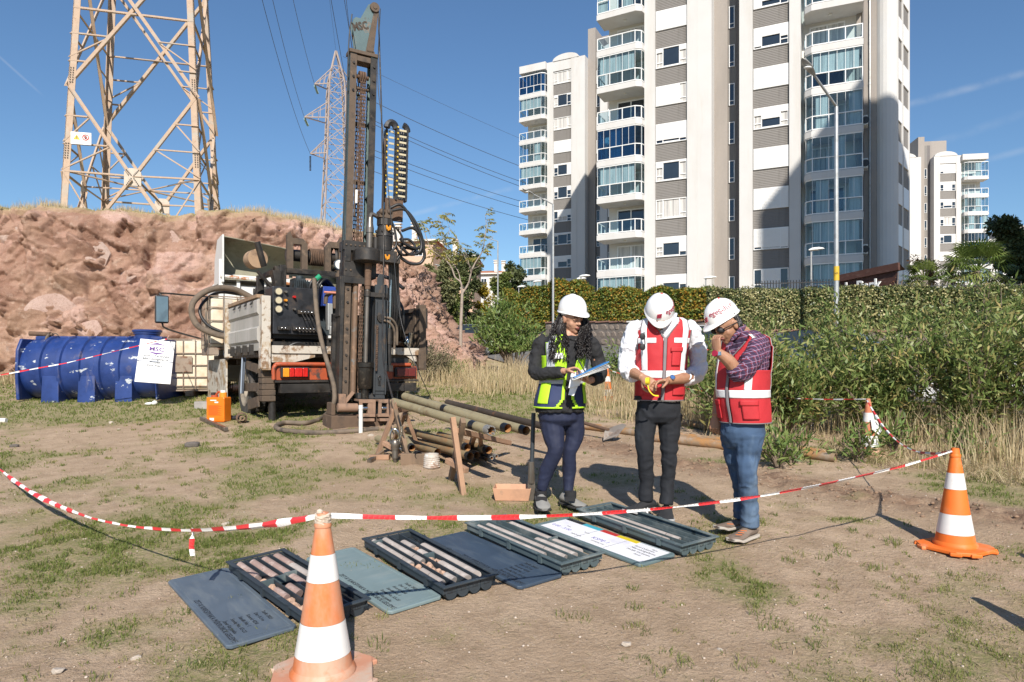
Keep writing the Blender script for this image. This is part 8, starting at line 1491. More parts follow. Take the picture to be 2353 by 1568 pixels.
BLKC = mat('black_cotton',(.016,.016,.018),rough=.85,var=.2,bump=.1,bscale=300); WHS = mat('white_shirt_cotton',(.74,.75,.80),rough=.85,var=.03,bump=.12,bscale=260); NAVY = mat('navy_leggings',(.011,.016,.044),[((.020,.027,.066),5,.5,.75)],rough=.72,var=.12); DENB = mat('black_denim',(.010,.012,.017),[((.030,.037,.050),6,.55,.8,(1,1,.35))],rough=.85,var=.15,bump=.15,bscale=300)
DENIM = mat('blue_denim',(.042,.080,.150),[((.125,.185,.265),4,.50,.70,(1,1,.3)),((.022,.042,.085),9,.58,.75,(1,1,.6))],rough=.88,var=.15,bump=.2,bscale=260); REDV = mat('red_vest_cloth',(.46,.022,.030),rough=.7,var=.08,bump=.12,bscale=240); LIME = mat('lime_vest_cloth',(.42,.72,.02),rough=.6,var=.06,bump=.1,bscale=260); NVV = mat('navy_vest_cloth',(.022,.035,.10),rough=.75,var=.1); REFL = mat('silver_reflective_tape',(.74,.75,.76),[((.62,.63,.66),30,.5,.7)],rough=.35,var=.03); REFG = mat('grey_reflective_tape',(.44,.46,.48),rough=.4,var=.05); PIPING = mat('grey_piping',(.20,.18,.19),rough=.8); SHOEG = mat('grey_suede_shoe',(.24,.235,.22),rough=.9,var=.12); SHOEB = mat('black_trainer',(.025,.025,.027),rough=.7,var=.15); SHOEBR = mat('brown_walking_shoe',(.20,.15,.115),[((.12,.09,.07),9,.5,.7)],rough=.85); SOLE = mat('dark_sole',(.035,.034,.033),rough=.8); SOLEL = mat('pale_sole',(.42,.38,.33),rough=.8); ORLACE = mat('orange_lace',(.65,.16,.03),rough=.7); PAPER = mat('white_paper',(.80,.80,.80),rough=.7,var=.02); BLUPL = mat('blue_clipboard',(.03,.20,.52),rough=.35); REDLOGO = mat('dark_red_logo',(.35,.015,.05),rough=.5); WATCHB = mat('watch_dial_blue',(.05,.12,.30),rough=.2); YELT = mat('yellow_measuring_tape',(.70,.55,.02),rough=.4)
def plaid():
 m = bpy.data.materials.new('chequered_shirt'); m.use_nodes = True; N,L = m.node_tree.nodes,m.node_tree.links; b = N['Principled BSDF']; tc = N.new('ShaderNodeTexCoord'); b.inputs['Roughness'].default_value = .85; sx = N.new('ShaderNodeSeparateXYZ'); mp = N.new('ShaderNodeMapping'); mp.inputs['Rotation'].default_value = (0,R(14),0); L.new(tc.outputs['Object'],mp.inputs[0]); L.new(mp.outputs[0],sx.inputs[0])
 def band(out,per,duty,off=0.0):
  a = N.new('ShaderNodeMath'); a.operation = 'MULTIPLY_ADD'; a.inputs[1].default_value = 1 / per; a.inputs[2].default_value = off + 40; L.new(out,a.inputs[0]); f = N.new('ShaderNodeMath'); f.operation = 'FRACT'; L.new(a.outputs[0],f.inputs[0]); g = N.new('ShaderNodeMath'); g.operation = 'LESS_THAN'; g.inputs[1].default_value = duty; L.new(f.outputs[0],g.inputs[0]); return g.outputs[0]
 def mix(f,a,c,k=1.0):
  t = N.new('ShaderNodeMix'); t.data_type = 'RGBA'; q = N.new('ShaderNodeMath'); q.operation = 'MULTIPLY'; q.inputs[1].default_value = k; L.new(f,q.inputs[0]); L.new(q.outputs[0],t.inputs['Factor'])
  if isinstance(a,tuple): t.inputs['A'].default_value = (*a,1)
  else: L.new(a,t.inputs['A'])
  t.inputs['B'].default_value = (*c,1); return t.outputs['Result']
 u = N.new('ShaderNodeMath'); u.operation = 'ADD'; L.new(sx.outputs[0],u.inputs[0]); L.new(sx.outputs[1],u.inputs[1])
 c = mix(band(u.outputs[0],.034,.52),(.17,.015,.030),(.022,.022,.06),.75); c = mix(band(sx.outputs[2],.034,.52),c,(.022,.022,.06),.6); c = mix(band(u.outputs[0],.034,.10,.2),c,(.30,.27,.42),.7); c = mix(band(sx.outputs[2],.034,.10,.2),c,(.30,.27,.42),.7); L.new(c,b.inputs['Base Color']); return m
PLAID = plaid()
def hand(mb,wrist,d,pn,sgn,curl=.9,s=1.0,spread=.02):
 """palm and five bent fingers: d = towards the fingers, pn = palm side, sgn = thumb side (+1: along d x pn)"""
 d = Vector(d).normalized(); pn = Vector(pn); pn = (pn - d * pn.dot(d)).normalized(); t = d.cross(pn) * sgn; w = Vector(wrist)
 rows = []
 for f,wd,th in ((-.025,.024,.020),(.0,.027,.018),(.035,.038,.0165),(.070,.041,.0145),(.092,.039,.011)): rows.append([w + d * f * s + t * math.cos(a) * wd * s + pn * math.sin(a) * th * s for a in np.linspace(0,2 * math.pi,13)[:-1]])
 mb.grid(rows,closed=True); mb.add(rows[0],[tuple(range(12))]); mb.add(rows[-1],[tuple(range(11,-1,-1))])
 for i,(o,L_,c) in enumerate(((.030,.072,.8),(.0105,.080,.95),(-.0095,.075,1.0),(-.029,.060,1.1))):
  p = w + d * .080 * s + t * o * s; a = 0.15; pts = [p]; dd = (d + t * o * 2.5 * spread / .02 * .3).normalized()
  for k,fr in enumerate((.45,.30,.25)): a += curl * c * (.55,.75,.5)[k]; p = p + (dd * math.cos(a) + pn * math.sin(a)) * L_ * fr * s; pts.append(p)
  mb.tube(spline(pts,3),[.0092 * s - .0030 * s * j / 9 for j in range(10)],7)
 p = w + d * .018 * s + t * .026 * s + pn * .008 * s; q = p + (d * .55 + t * .65 + pn * .45).normalized() * .042 * s; q2 = q + (d * .85 + t * .05 + pn * .6).normalized() * .030 * s; q3 = q2 + (d * .8 - t * .25 + pn * .55).normalized() * .024 * s; mb.tube(spline([p,q,q2,q3],3),[.0135 * s - .005 * s * j / 9 for j in range(10)],7)
def head_shape(mb,c,fwd,up,s=1.0,beard=0):
 """skull, jaw, nose, brow, lips, ears around the head centre c"""
 f = Vector(fwd).normalized(); u = Vector(up); u = (u - f * u.dot(f)).normalized(); r = f.cross(u)
 def E(x,y,z,a,b,d,n=14,k=10):
  q = MB().ball((0,0,0),(a * s,b * s,d * s),n,k); mb.add([c + r * (x * s + v[0]) + f * (y * s + v[1]) + u * (z * s + v[2]) for v in q.v],q.f)
 E(0,-.012,.025,.077,.095,.095); E(0,.012,-.03,.066,.078,.085); E(0,.035,-.075,.045,.045,.038); E(0,.062,-.093,.022,.020,.018); E(.036,.045,-.03,.026,.026,.03); E(-.036,.045,-.03,.026,.026,.03); E(0,.078,.028,.050,.014,.014)
 E(0,.098,-.020,.013,.018,.013,10,7); E(0,.090,.004,.0095,.014,.032,10,7); E(.012,.090,-.024,.009,.010,.008,8,6); E(-.012,.090,-.024,.009,.010,.008,8,6); E(0,.083,-.052,.022,.010,.006,10,6); E(0,.082,-.062,.019,.010,.007,10,6)
 for k in (-1,1): E(.030 * k,.071,.010,.017,.013,.011,10,7); E(.077 * k,-.008,-.008,.010,.020,.032,10,8); E(.082 * k,-.014,.010,.008,.016,.016,8,6)
 return r,f,u
def face_parts(c,r,f,u,parent,skinlip,s=1.0,beard=False,brows=True):
 def pt(x,y,z): return c + r * x * s + f * y * s + u * z * s
 if brows: m = MB(); [m.tube([pt(k * .014,.092,.026),pt(k * .030,.089,.034),pt(k * .048,.076,.028)],[.004,.0045,.003],6) for k in (-1,1)]; m.build('eyebrows',HAIR,parent,smooth=180)['kind'] = 'stuff'
 m = MB(); [m.tube([pt(k * .016,.083,.003),pt(k * .030,.0855,-.001),pt(k * .044,.077,.004)],[.002,.003,.002],5) for k in (-1,1)]; m.build('eyelashes',HAIR,parent,smooth=180)
 m = MB(); m.tube([pt(-.024,.083,-.055),pt(-.008,.093,-.051),pt(0,.0935,-.053),pt(.008,.093,-.051),pt(.024,.083,-.055)],[.002,.0045,.004,.0045,.002],6); m.tube([pt(-.021,.083,-.057),pt(0,.0925,-.063),pt(.021,.083,-.057)],[.002,.0052,.002],6); m.build('lips',LIPS,parent,smooth=180)
 if beard: m = MB(); [m.tube([pt(k * .066,.03,-.035),pt(k * .056,.055,-.075),pt(k * .03,.074,-.098),pt(0,.083,-.105)],[.008,.014,.016,.016],7) for k in (-1,1)]; m.tube([pt(-.026,.085,-.046),pt(0,.095,-.042),pt(.026,.085,-.046)],[.004,.006,.004],6); m.build('beard',mat('dark_stubble',(.035,.024,.018),rough=.8) if 'dark_stubble' not in bpy.data.materials else bpy.data.materials['dark_stubble'],parent,smooth=180)
def helmet(c,up,fwd,parent,sx=1.0,logo=None,stripes=False):
 """hard hat centred on c (brim plane), peak towards fwd"""
 H = bpy.data.objects.new('safety_helmet',None); COL.objects.link(H); H.parent = parent; u = Vector(up).normalized(); f = Vector(fwd); f = (f - u * f.dot(u)).normalized(); r = f.cross(u); H.location = c; H.rotation_euler = Matrix((r,f,u)).transposed().to_euler(); m = MB(); rows = []
 for t in np.linspace(0,1,15): a = t * math.pi / 2; rows.append([((.122 * sx) * math.cos(a) ** .82 * math.cos(b) * (1 + (.02 * math.cos(6 * b) if t > .3 else 0)),(.148 * sx) * math.cos(a) ** .82 * math.sin(b),.148 * sx * math.sin(a)) for b in np.linspace(0,2 * math.pi,37)[:-1]])
 m.grid(rows,closed=True); o = m.build('shell',HELM,H,smooth=180); m = MB(); rows = []
 for k,dz in ((.98,.012),(1.0,.0),(1.05,-.006),(1.055,-.012),(1.0,-.01),(.93,-.004)): rows.append([(.122 * sx * k * math.cos(b),.148 * sx * k * math.sin(b) + (max(0,math.sin(b)) ** 3) * (.045 if k > 1.01 else 0),dz - (max(0,math.sin(b)) ** 3) * (.016 if k > 1.01 else 0)) for b in np.linspace(0,2 * math.pi,37)[:-1]])
 m.grid(rows,closed=True); m.build('brim',HELM,H,smooth=60); m = MB(); [m.tube([(x * .5,.148 * sx * math.cos(a) * .93 * (1 - abs(x) * .6),.150 * sx * math.sin(a) * (1 - abs(x) * 1.4)) for a in np.linspace(.35,2.7,12)],.006,6) for x in (-.07,0,.07)]; m.build('crown_ridge',HELM,H,smooth=60)
 m = MB(); m.lathe([(.105 * sx,-.03),(.107 * sx,.0)],24,(0,0,0),sq=1.2); m.build('headband',HELMIN,H)
 def on(az,el,k=1.012): ca = math.cos(el) ** .82; return V(.122 * sx * ca * math.cos(az) * k,.148 * sx * ca * math.sin(az) * k,.148 * sx * math.sin(el) * k)
 if logo:
  n = len(logo)
  for i,chr_ in enumerate(logo):
   az = R((116 if stripes != 'R' else 112) + 12.5 * i); p = on(az,.42,1.0); q = on(az,.44,1.0); nn = V(p.x / .0149,p.y / .0219,p.z / .0219).normalized(); tx = V(0,0,1).cross(nn).normalized(); ty = nn.cross(tx); o2 = text_mesh(chr_,.052,REDLOGO,H,p + nn * .002,name='logo_letter'); o2.rotation_euler = Matrix((tx,ty,nn)).transposed().to_euler()
  m = MB()
  for k in range(3): p = on(R(84),.22 + .09 * k,1.02); m.box(p,(.034,.006,.007),rot=Matrix.Rotation(.3,3,'Y'))
  m.build('logo_stripes',REDLOGO,H); m = MB(); m.ball(on(R(-90),1.35,1.01),(.010,.010,.006),8,5); m.build('red_dot',mat('red_dot_paint',(.6,.02,.02),rough=.4) if 'red_dot_paint' not in bpy.data.materials else bpy.data.materials['red_dot_paint'],H)
 return H
class Torso:
 """rings (centre, half width, half depth) round a body axis facing f; clothes are cut from the same grid"""
 def __init__(s,rings,face): s.f = Vector((math.sin(face),-math.cos(face),0)); s.r = Vector((math.cos(face),math.sin(face),0)); s.rings = rings
 def ring(s,t,th,grow=0.0,e=2.15):
  k = min(len(s.rings) - 2,int(t)); w = t - k; (c0,a0,b0),(c1,a1,b1) = s.rings[k],s.rings[k + 1]; c = c0.lerp(c1,w); a = a0 + (a1 - a0) * w + grow; b = b0 + (b1 - b0) * w + grow; cs,sn = math.cos(th),math.sin(th); q = lambda v: math.copysign(abs(v) ** (2 / e),v); return c + s.r * a * q(cs) + s.f * b * q(sn)
 def solid(s,mb,grow=0.0,n=24,sub=3,t0=0,t1=None):
  T = np.linspace(t0,len(s.rings) - 1 if t1 is None else t1,(len(s.rings) - 1) * sub + 1); rows = [[s.ring(t,a,grow) for a in np.linspace(0,2 * math.pi,n + 1)[:-1]] for t in T]; mb.grid(rows,closed=True); mb.add(rows[0],[tuple(range(n))]); mb.add(rows[-1],[tuple(range(n - 1,-1,-1))])
 def sheet(s,name,mt_,parent,keep,grow,n=108,sub=14,t0=0.0,t1=None,thick=.004,amp=.006,seed=3):
  t1 = len(s.rings) - 1 if t1 is None else t1; T = np.linspace(t0,t1,int((t1 - t0) * sub) + 1); A = np.linspace(0,2 * math.pi,n + 1)[:-1]; pts = np.array([[tuple(s.ring(t,a,grow)) for a in A] for t in T]); d = fbm(pts.reshape(-1,3) * np.array([13,13,7]),3,seed).reshape(len(T),n) - .5
  cen = pts.mean(1,keepdims=True); dr = pts - cen; dr[...,2] = 0; dr /= np.linalg.norm(dr,axis=2,keepdims=True) + 1e-6; pts = pts + dr * (amp * 2 * d)[...,None]; m = MB(); m.v = [tuple(p) for p in pts.reshape(-1,3)]
  for i in range(len(T) - 1):
   for j in range(n):
    j2 = (j + 1) % n
    if keep((T[i] + T[i + 1]) / 2,(A[j] + math.pi / n) % (2 * math.pi)): m.f.append((i * n + j,i * n + j2,(i + 1) * n + j2,(i + 1) * n + j)); m.m.append(0)
  if not m.f: return None
  o = m.build(name,mt_,parent,smooth=180); sd = o.modifiers.new('thickness','SOLIDIFY'); sd.thickness = thick; sd.offset = 1; return o
def shoe(mb_u,mb_s,ankle,toe,s=1.0,w=.048):
 a,t = Vector(ankle),Vector(toe); d = V(t.x - a.x,t.y - a.y,0).normalized(); r = d.cross(V(0,0,1)); z0 = t.z; L_ = (t - a).xy.length; hz = a.z - z0; rows = []; rs = []
 for f,ww,h in ((-.075,.028,.9),(-.06,.036,1.0),(-.02,.042,1.06),(.03,.042,.98),(.07,.045,.74),(.11,.050,.60),(.15,.050,.50),(.18,.042,.42),(.20,.022,.30)):
  c = a + d * f * s; c.z = z0; H_ = max(.03,hz * h * 1.22); rows.append([c + r * ww * s * math.cos(q) * (1 if math.sin(q) < .5 else .72) + V(0,0,.012 + (H_ - .012) * (.5 + .5 * math.sin(q))) for q in np.linspace(-math.pi / 2,1.5 * math.pi,15)[:-1]]); rs.append([c + r * x * (ww + .006) * s + V(0,0,z + (.012 if f > .17 else 0)) for x,z in ((-1,0),(1,0),(1.0,.017),(-1.0,.017))])
 for m,q in ((mb_u,rows),(mb_s,rs)): m.grid(q,closed=True); m.add(q[0],[tuple(range(len(q[0])))]); m.add(q[-1],[tuple(range(len(q[0]) - 1,-1,-1))])
 return d,r
def tubes(mb,pts,rad,n=12,k=5): sp = spline(pts,k); rr_ = np.interp(np.linspace(0,len(rad) - 1,len(sp)),range(len(rad)),rad); mb.tube(sp,list(rr_),n)
# ---------------------------------------------------------------- woman with clipboard
Y0 = 5.46; B0 = G(1282,1172); W = thing('person','woman with long dark hair, white helmet and lime vest writing on a clipboard','person',B0,0,'people in helmets beside the core boxes')
def w(x,y,dy=0.0): return P((1310 + x / 2.656) * .9191,(710 + y / 2.656) * .9191,Y0 + dy) - B0
tw = Torso([(w(236,850),.182,.145),(w(240,780),.184,.145),(w(247,700),.168,.130),(w(262,610),.156,.118),(w(272,520),.165,.128),(w(278,450),.178,.128),(w(283,395),.184,.108),(w(290,355),.160,.084),(w(300,325),.085,.066),(w(305,305),.060,.060)],R(16))
hc = w(322,232,-.02); hf,hu = V(.52,-.80,-.30),V(.10,-.28,.95); m = MB(); r_h,f_h,u_h = head_shape(m,hc,hf,hu,.97); m.tube([w(298,350,.02),w(305,300,.01),w(312,260,.01)],[.062,.052,.050],14); tw.solid(m,-.02,t0=3,t1=8.6)
e1,w1_,e2,w2_ = w(78,588,-.04),w(278,578,-.27),w(505,610,-.05),w(428,645,-.26)
tubes(m,[w(120,395),w(85,500,.0),e1,w(180,590,-.18),w1_],[.045,.042,.036,.032,.024]); tubes(m,[w(450,410),w(490,520),e2,w2_],[.045,.042,.036,.025]); hand(m,w1_,V(.9,-.28,.22),V(.1,-.35,-.95),-1,.75,.92); hand(m,w2_,V(-.85,-.35,.32),V(-.1,-.5,.9),-1,.55,.95); remesh(m,.0042,4,'body',SKIN,W); face_parts(hc,r_h,f_h,u_h,W,LIPS,.97)
m = MB(); tw.solid(m,.012,t0=0,t1=7.2); tubes(m,[w(150,372),w(112,400),w(84,500,.01),e1,w(150,596,-.14),w(262,584,-.25)],[.054,.062,.060,.056,.050,.042]); tubes(m,[w(420,385),w(455,410),w(490,520,.01),e2,w(455,640,-.2)],[.052,.062,.058,.054,.044]); remesh(m,.007,3,'black_shirt',BLKC,W,.024,(16,16,14)); m = MB(); m.tube([w(262,352,-.05),w(285,380,-.10),w(302,362,-.11)],[.012,.016,.010],6); m.tube([w(355,350,-.04),w(335,378,-.10),w(308,362,-.11)],[.012,.016,.010],6); m.build('collar',BLKC,W,smooth=180)
def arm(t,a): return t > 4.6 and abs(math.cos(a)) > (.94 if t < 6.0 else .86)
def front(a,d): return abs(((a - math.pi / 2 + math.pi) % (2 * math.pi)) - math.pi) < d
def opening(t): return .16 + max(0,t - 3.4) * .085 if t > 1.2 else .16 + (1.2 - t) * .28
vest = lambda t,a: not arm(t,a) and not front(a,opening(t)) and t < 7.4
tw.sheet('lime_vest',LIME,W,lambda t,a: vest(t,a) and t > 2.45,.020,t1=7.4); tw.sheet('navy_vest_panel',NVV,W,lambda t,a: vest(t,a) and t <= 2.55 and not (front(a,1.35) and not front(a,.75) and t > .8),.021,t0=.45,t1=2.7); tw.sheet('lime_pocket',LIME,W,lambda t,a: vest(t,a) and front(a,1.35) and not front(a,.75),.026,t0=.85,t1=2.5)
tw.sheet('reflective_band',REFG,W,lambda t,a: vest(t,a) and abs(a - math.pi / 2) > .72 and abs(a - math.pi / 2) < 1.15,.025,t0=3.3,t1=7.2,thick=.002); tw.sheet('reflective_band',REFG,W,lambda t,a: vest(t,a),.0262,t0=2.42,t1=2.72,thick=.002); tw.sheet('hem_trim',LIME,W,lambda t,a: vest(t,a) or (t < 1 and vest(1.3,a)),.025,t0=.40,t1=.55,thick=.004); tw.sheet('front_trim',LIME,W,lambda t,a: not arm(t,a) and front(a,opening(t) + .10) and not front(a,opening(t) - .02),.025,t0=.45,t1=6.6,thick=.004); MB().box(w(240,478,-.165),(.075,.004,.042),rz=R(12)).build('name_badge',PAPER,W)
m = MB(); rows = [(w(240,770),.160,.125),(w(242,830),.172,.135),(w(238,900),.168,.130),(w(236,940),.13,.09)]; Torso(rows,R(16)).solid(m); tubes(m,[w(180,860),w(196,1000,-.03),w(208,1110,-.06),w(152,1240,.0),w(116,1370,.02)],[.108,.090,.062,.060,.039]); tubes(m,[w(318,860,.02),w(338,1000,.03),w(304,1120,.03),w(300,1240,.08),w(294,1385,.07)],[.098,.076,.055,.058,.036]); remesh(m,.008,2,'navy_leggings',NAVY,W,.010,(11,11,9))
m,ms = MB(),MB(); shoe(m,ms,w(112,1400,.0),w(130,1508,-.16),1.12); shoe(m,ms,w(292,1405,.06),w(370,1492,-.08),1.1); m.build('shoes',SHOEG,W,smooth=50); ms.build('soles',SOLE,W,bevel=.004); m = MB()
for x,y,dx,dy in ((112,1425,50,-.09),(308,1428,42,-.04)): m.bar(w(x - 34,y,-.07 + dy * .2),w(x + dx - 10,y + 4,-.085 + dy * .3),.03,.02,up=(0,-1,0)); m.cyl(w(x + 2,y - 50,.0),w(x + 2,y - 8,.0),.046,n=12)
m.build('shoe_straps',BLKC,W,smooth=40)
r = random.Random(4); m = MB()
for i in range(520):
 side = i % 2; x0 = r.uniform(232,300) if side else r.uniform(348,405); y0 = r.uniform(185,225); dy0 = r.uniform(-.02,.11); x1 = r.uniform(165,300) if side else r.uniform(345,445); y1 = r.uniform(380,525) if side else r.uniform(360,505); a,b = w(x0,y0,dy0),w(x1,y1,-.165 + r.uniform(-.02,.03)); midp = w((x0 + x1) / 2 - (22 if side else -22),(y0 + y1) / 2,-.07 + dy0 * .4); ph,fq,am = r.uniform(0,6),r.uniform(9,17),r.uniform(.006,.016); pts = []
 for k,p in enumerate(spline([a,midp,b],11)): f = k / 22; pts.append(p + V(math.sin(ph + fq * f) * am * min(1,f * 3),math.cos(ph + fq * f) * am * .8,0))
 m.tube(pts,[.0034 + .0008 * math.sin(k) - .002 * max(0,k / 22 - .6) for k in range(len(pts))],5)
for i in range(60): a = w(r.uniform(235,395),r.uniform(190,235),.06); m.tube([a,a + V(r.uniform(-.03,.03),.03,-.12),a + V(r.uniform(-.05,.05),.07,-.34)],[.012,.012,.004],5)
tubes(m,[w(262,200,.02),w(240,290,-.02),w(232,390,-.10),w(240,455,-.135)],[.040,.046,.040,.012],9); tubes(m,[w(378,200,.03),w(392,290,.0),w(392,380,-.09),w(398,440,-.125)],[.032,.036,.030,.010],9); m.build('hair',HAIR,W,smooth=180); helmet(w(322,180,.0),V(.04,-.22,.97),V(.55,-.8,-.2),W,.88)
t = thing('clipboard','blue clipboard with a thick stack of papers held by the woman','clipboard',B0 + w(440,592,-.33)); o = Vector(t.location) - B0; ux = (w(600,515,-.36) - w(390,610,-.36)).normalized(); uy = V(-.35,-.78,-.15); uy = (uy - ux * uy.dot(ux)).normalized(); uz = ux.cross(uy); t.rotation_euler = Matrix((ux,uy,uz)).transposed().to_euler(); MB().bb(-.13,.15,-.11,.11,-.026,-.020).build('board',BLUPL,t); rr = random.Random(2)
for k in range(7): q = MB().bb(-.145,.14,-.105,.105,-.018 + .004 * k,-.0165 + .004 * k).build('paper_sheet',PAPER,t); q.rotation_euler = (rr.uniform(-.03,.03),-.015 * k,rr.uniform(-.08,.08))
m = MB(); m.bb(.10,.15,-.04,.04,.012,.02); m.build('clip',CHROME,t); t = thing('pen','black pen in the woman\'s writing hand','pen',B0 + w(385,545,-.36)); MB().cyl((-.03,0,.05),(.03,-.02,-.06),.005,n=8).build('pen_body',INK,t)
t = thing('folded_papers','loose folded papers hanging under the clipboard','papers',B0 + w(340,640,-.28)); m = MB(); m.add([(-.03,0,.05),(.08,-.05,.09),(.03,-.03,-.04),(-.05,.0,-.06)],[(0,1,2,3)]); m.add([(-.02,.01,.02),(.05,-.02,.03),(-.01,.0,-.12),(-.05,.01,-.11)],[(0,1,2,3)]); q = m.build('paper_sheet',PAPER,t); sd = q.modifiers.new('thickness','SOLIDIFY'); sd.thickness = .003
# ---------------------------------------------------------------- first man: head bowed, white shirt, red vest
def redvest(T,parent,arm_,hem0,pocket,op=.03):
 vf = lambda t,a: not arm_(t,a) and not front(a,op + max(0,t - 5.3) * .30) and t < 7.55
 T.sheet('red_vest',REDV,parent,vf,.022,t0=hem0,t1=7.5,amp=.007); T.sheet('reflective_band',REFL,parent,vf,.0275,t0=2.45,t1=2.95,thick=.002,amp=.007); T.sheet('reflective_band',REFL,parent,lambda t,a: vf(t,a) and not front(a,.30),.0275,t0=4.95,t1=5.35,thick=.002,amp=.007)
 for lo,hi in ((.62,.92),): T.sheet('reflective_band',REFL,parent,lambda t,a: vf(t,a) and lo < abs(a - math.pi / 2) < hi,.0285,t0=2.95,t1=7.45,thick=.002,amp=.007); T.sheet('reflective_band',REFL,parent,lambda t,a: vf(t,a) and lo < abs(a - 1.5 * math.pi) < hi,.0285,t0=2.95,t1=7.45,thick=.002,amp=.007)
 T.sheet('hem_piping',PIPING,parent,lambda t,a: vf(t,a),.026,t0=hem0 - .06,t1=hem0 + .03,amp=.007); T.sheet('zip',PIPING,parent,lambda t,a: front(a,op + .012 + max(0,t - 5.3) * .30) and not front(a,op - .035 + max(.0,t - 5.3) * .30),.029,t0=hem0,t1=6.6,n=288,amp=.007); T.sheet('armhole_piping',PIPING,parent,lambda t,a: vf(t,a) and (arm_(t,a + .10) or arm_(t,a - .10)),.027,t0=4.4,t1=7.3,amp=.007)
 for s_,t0,t1,lo,hi in pocket: T.sheet('pocket',REDV,parent,lambda t,a: lo < (a - math.pi / 2) * s_ < hi,.031,t0=t0,t1=t1,thick=.006); T.sheet('pocket_flap',REDV,parent,lambda t,a: lo - .04 < (a - math.pi / 2) * s_ < hi + .04,.036,t0=t1 - .32,t1=t1 + .02,thick=.005)
Y0 = 5.22; B0 = G(1510,1192); M1 = thing('person','man in white shirt and red vest with bowed head, holding a small tape measure','person',B0,0,'people in helmets beside the core boxes')
def w(x,y,dy=0.0): return P((1540 + x / 2.529) * .9191,(700 + y / 2.529) * .9191,Y0 + dy) - B0
tm1 = Torso([(w(272,800),.160,.130),(w(274,740),.163,.134),(w(280,660),.166,.142),(w(285,570),.166,.144),(w(288,480),.172,.140),(w(292,400),.182,.130),(w(296,320),.190,.114),(w(300,262),.174,.092),(w(300,225,.0),.092,.072),(w(298,200,-.01),.065,.062)],R(-4))
hc = w(278,232,-.10); m = MB(); hf,hu = V(-.10,-.62,-.78),V(.05,-.80,.60); r_h,f_h,u_h = head_shape(m,hc,hf,hu,1.0); m.tube([w(300,260,.03),w(296,225,-.01),w(285,205,-.05)],[.068,.060,.058],14); tm1.solid(m,-.02,t0=3,t1=8.6); e1,w1_,e2,w2_ = w(72,560,.02),w(168,618,-.22),w(512,585,.02),w(330,636,-.25)
tubes(m,[w(120,310),w(85,430,.02),e1,w(115,590,-.10),w1_],[.05,.048,.044,.042,.029]); tubes(m,[w(478,310),w(510,440,.03),e2,w(430,622,-.14),w2_],[.05,.048,.044,.043,.029]); hand(m,w1_,V(.55,-.5,-.45),V(.6,-.1,-.5),-1,.85,1.02); hand(m,w2_,V(-.95,-.22,-.15),V(-.1,-.3,-.9),1,.85,1.02); remesh(m,.0042,4,'body',SKINT,M1); face_parts(hc,r_h,f_h,u_h,M1,LIPS,1.0,True)
m = MB(); tm1.solid(m,.003,t0=.6,t1=7.45); tubes(m,[w(160,285),w(118,320),w(84,430,.02),e1,w(112,600,-.09)],[.056,.066,.068,.066,.060]); tubes(m,[w(440,290),w(484,330),w(512,440,.03),e2,w(420,622,-.12)],[.056,.066,.068,.068,.058]); remesh(m,.007,3,'white_shirt',WHS,M1,.034,(15,15,12),5); m = MB(); m.tube([w(228,270,-.03),w(236,320,-.10),w(262,340,-.13)],[.012,.016,.008],7); m.tube([w(380,215,.0),w(352,290,-.09),w(300,335,-.13)],[.012,.018,.008],7); m.build('collar',WHS,M1,smooth=180)
arm_m = lambda t,a: t > 4.5 and abs(math.cos(a)) > (.93 if t < 6.0 else .85)
redvest(tm1,M1,arm_m,.72,[(-1,1.2,2.3,.35,1.0),(1,1.2,2.3,.35,1.0),(-1,3.3,4.6,.22,.60)])
m = MB(); Torso([(w(272,735),.162,.130),(w(270,800),.166,.135),(w(268,860),.162,.130),(w(268,900),.13,.10)],R(-4)).solid(m); tubes(m,[w(198,850),w(180,1000,-.02),w(186,1120,-.02),w(192,1250,.02),w(188,1395,.03)],[.092,.072,.061,.055,.054]); tubes(m,[w(340,850,.0),w(338,1000,-.01),w(335,1130,-.01),w(328,1260,.02),w(316,1420,.0)],[.096,.075,.061,.053,.054]); remesh(m,.008,2,'black_jeans',DENB,M1,.020,(7,7,8),7); m = MB(); m.tube([w(120,745,-.06),w(272,752,-.145),w(425,745,-.06)],.016,6); m.build('belt',BLKC,M1)
m,ms = MB(),MB(); d_n,r_n = shoe(m,ms,w(185,1405,.02),w(75,1478,-.10),1.12); shoe(m,ms,w(318,1440,-.02),w(318,1530,-.18),1.12); m.build('trainers',SHOEB,M1,smooth=50); ms.build('soles',mat('white_grey_sole',(.40,.40,.40),rough=.7),M1,bevel=.004); o = text_mesh('N',.062,PAPER,M1,w(185,1405,.02) + d_n * .055 - r_n * (.058 if r_n.y > 0 else -.058) - V(0,0,.075),(R(78),0,math.atan2(-d_n.y,-d_n.x)),shear=.2,bold=.002)
m = MB(); c = w2_ + V(.025,.02,.003); a = V(-.95,-.22,-.12).normalized(); m.cyl(c - a * .006,c + a * .006,.030,n=16); q = m.build('watch_band',CHROME,M1,smooth=50); m = MB(); n_ = V(.1,-.85,.5).normalized(); m.cyl(c + n_ * .030,c + n_ * .042,.021,n=18); q = m.build('watch_case',CHROME,M1,smooth=50); m = MB(); m.cyl(c + n_ * .0425,c + n_ * .0435,.016,n=16); m.build('watch_dial',WATCHB,q)
m = MB(); [m.ball(w(168,y,-.165),(.022,.006,.026),10,6) for y in (358,425)]; m.tube([w(178,330,-.16),w(184,400,-.17),w(180,440,-.165)],.004,5); q = m.build('hanging_sunglasses',INK,M1,smooth=60)
helmet(w(275,195,-.085),V(.0,-.66,.75),V(-.12,-.72,-.68),M1,.88,'ege\u015fehir',True)
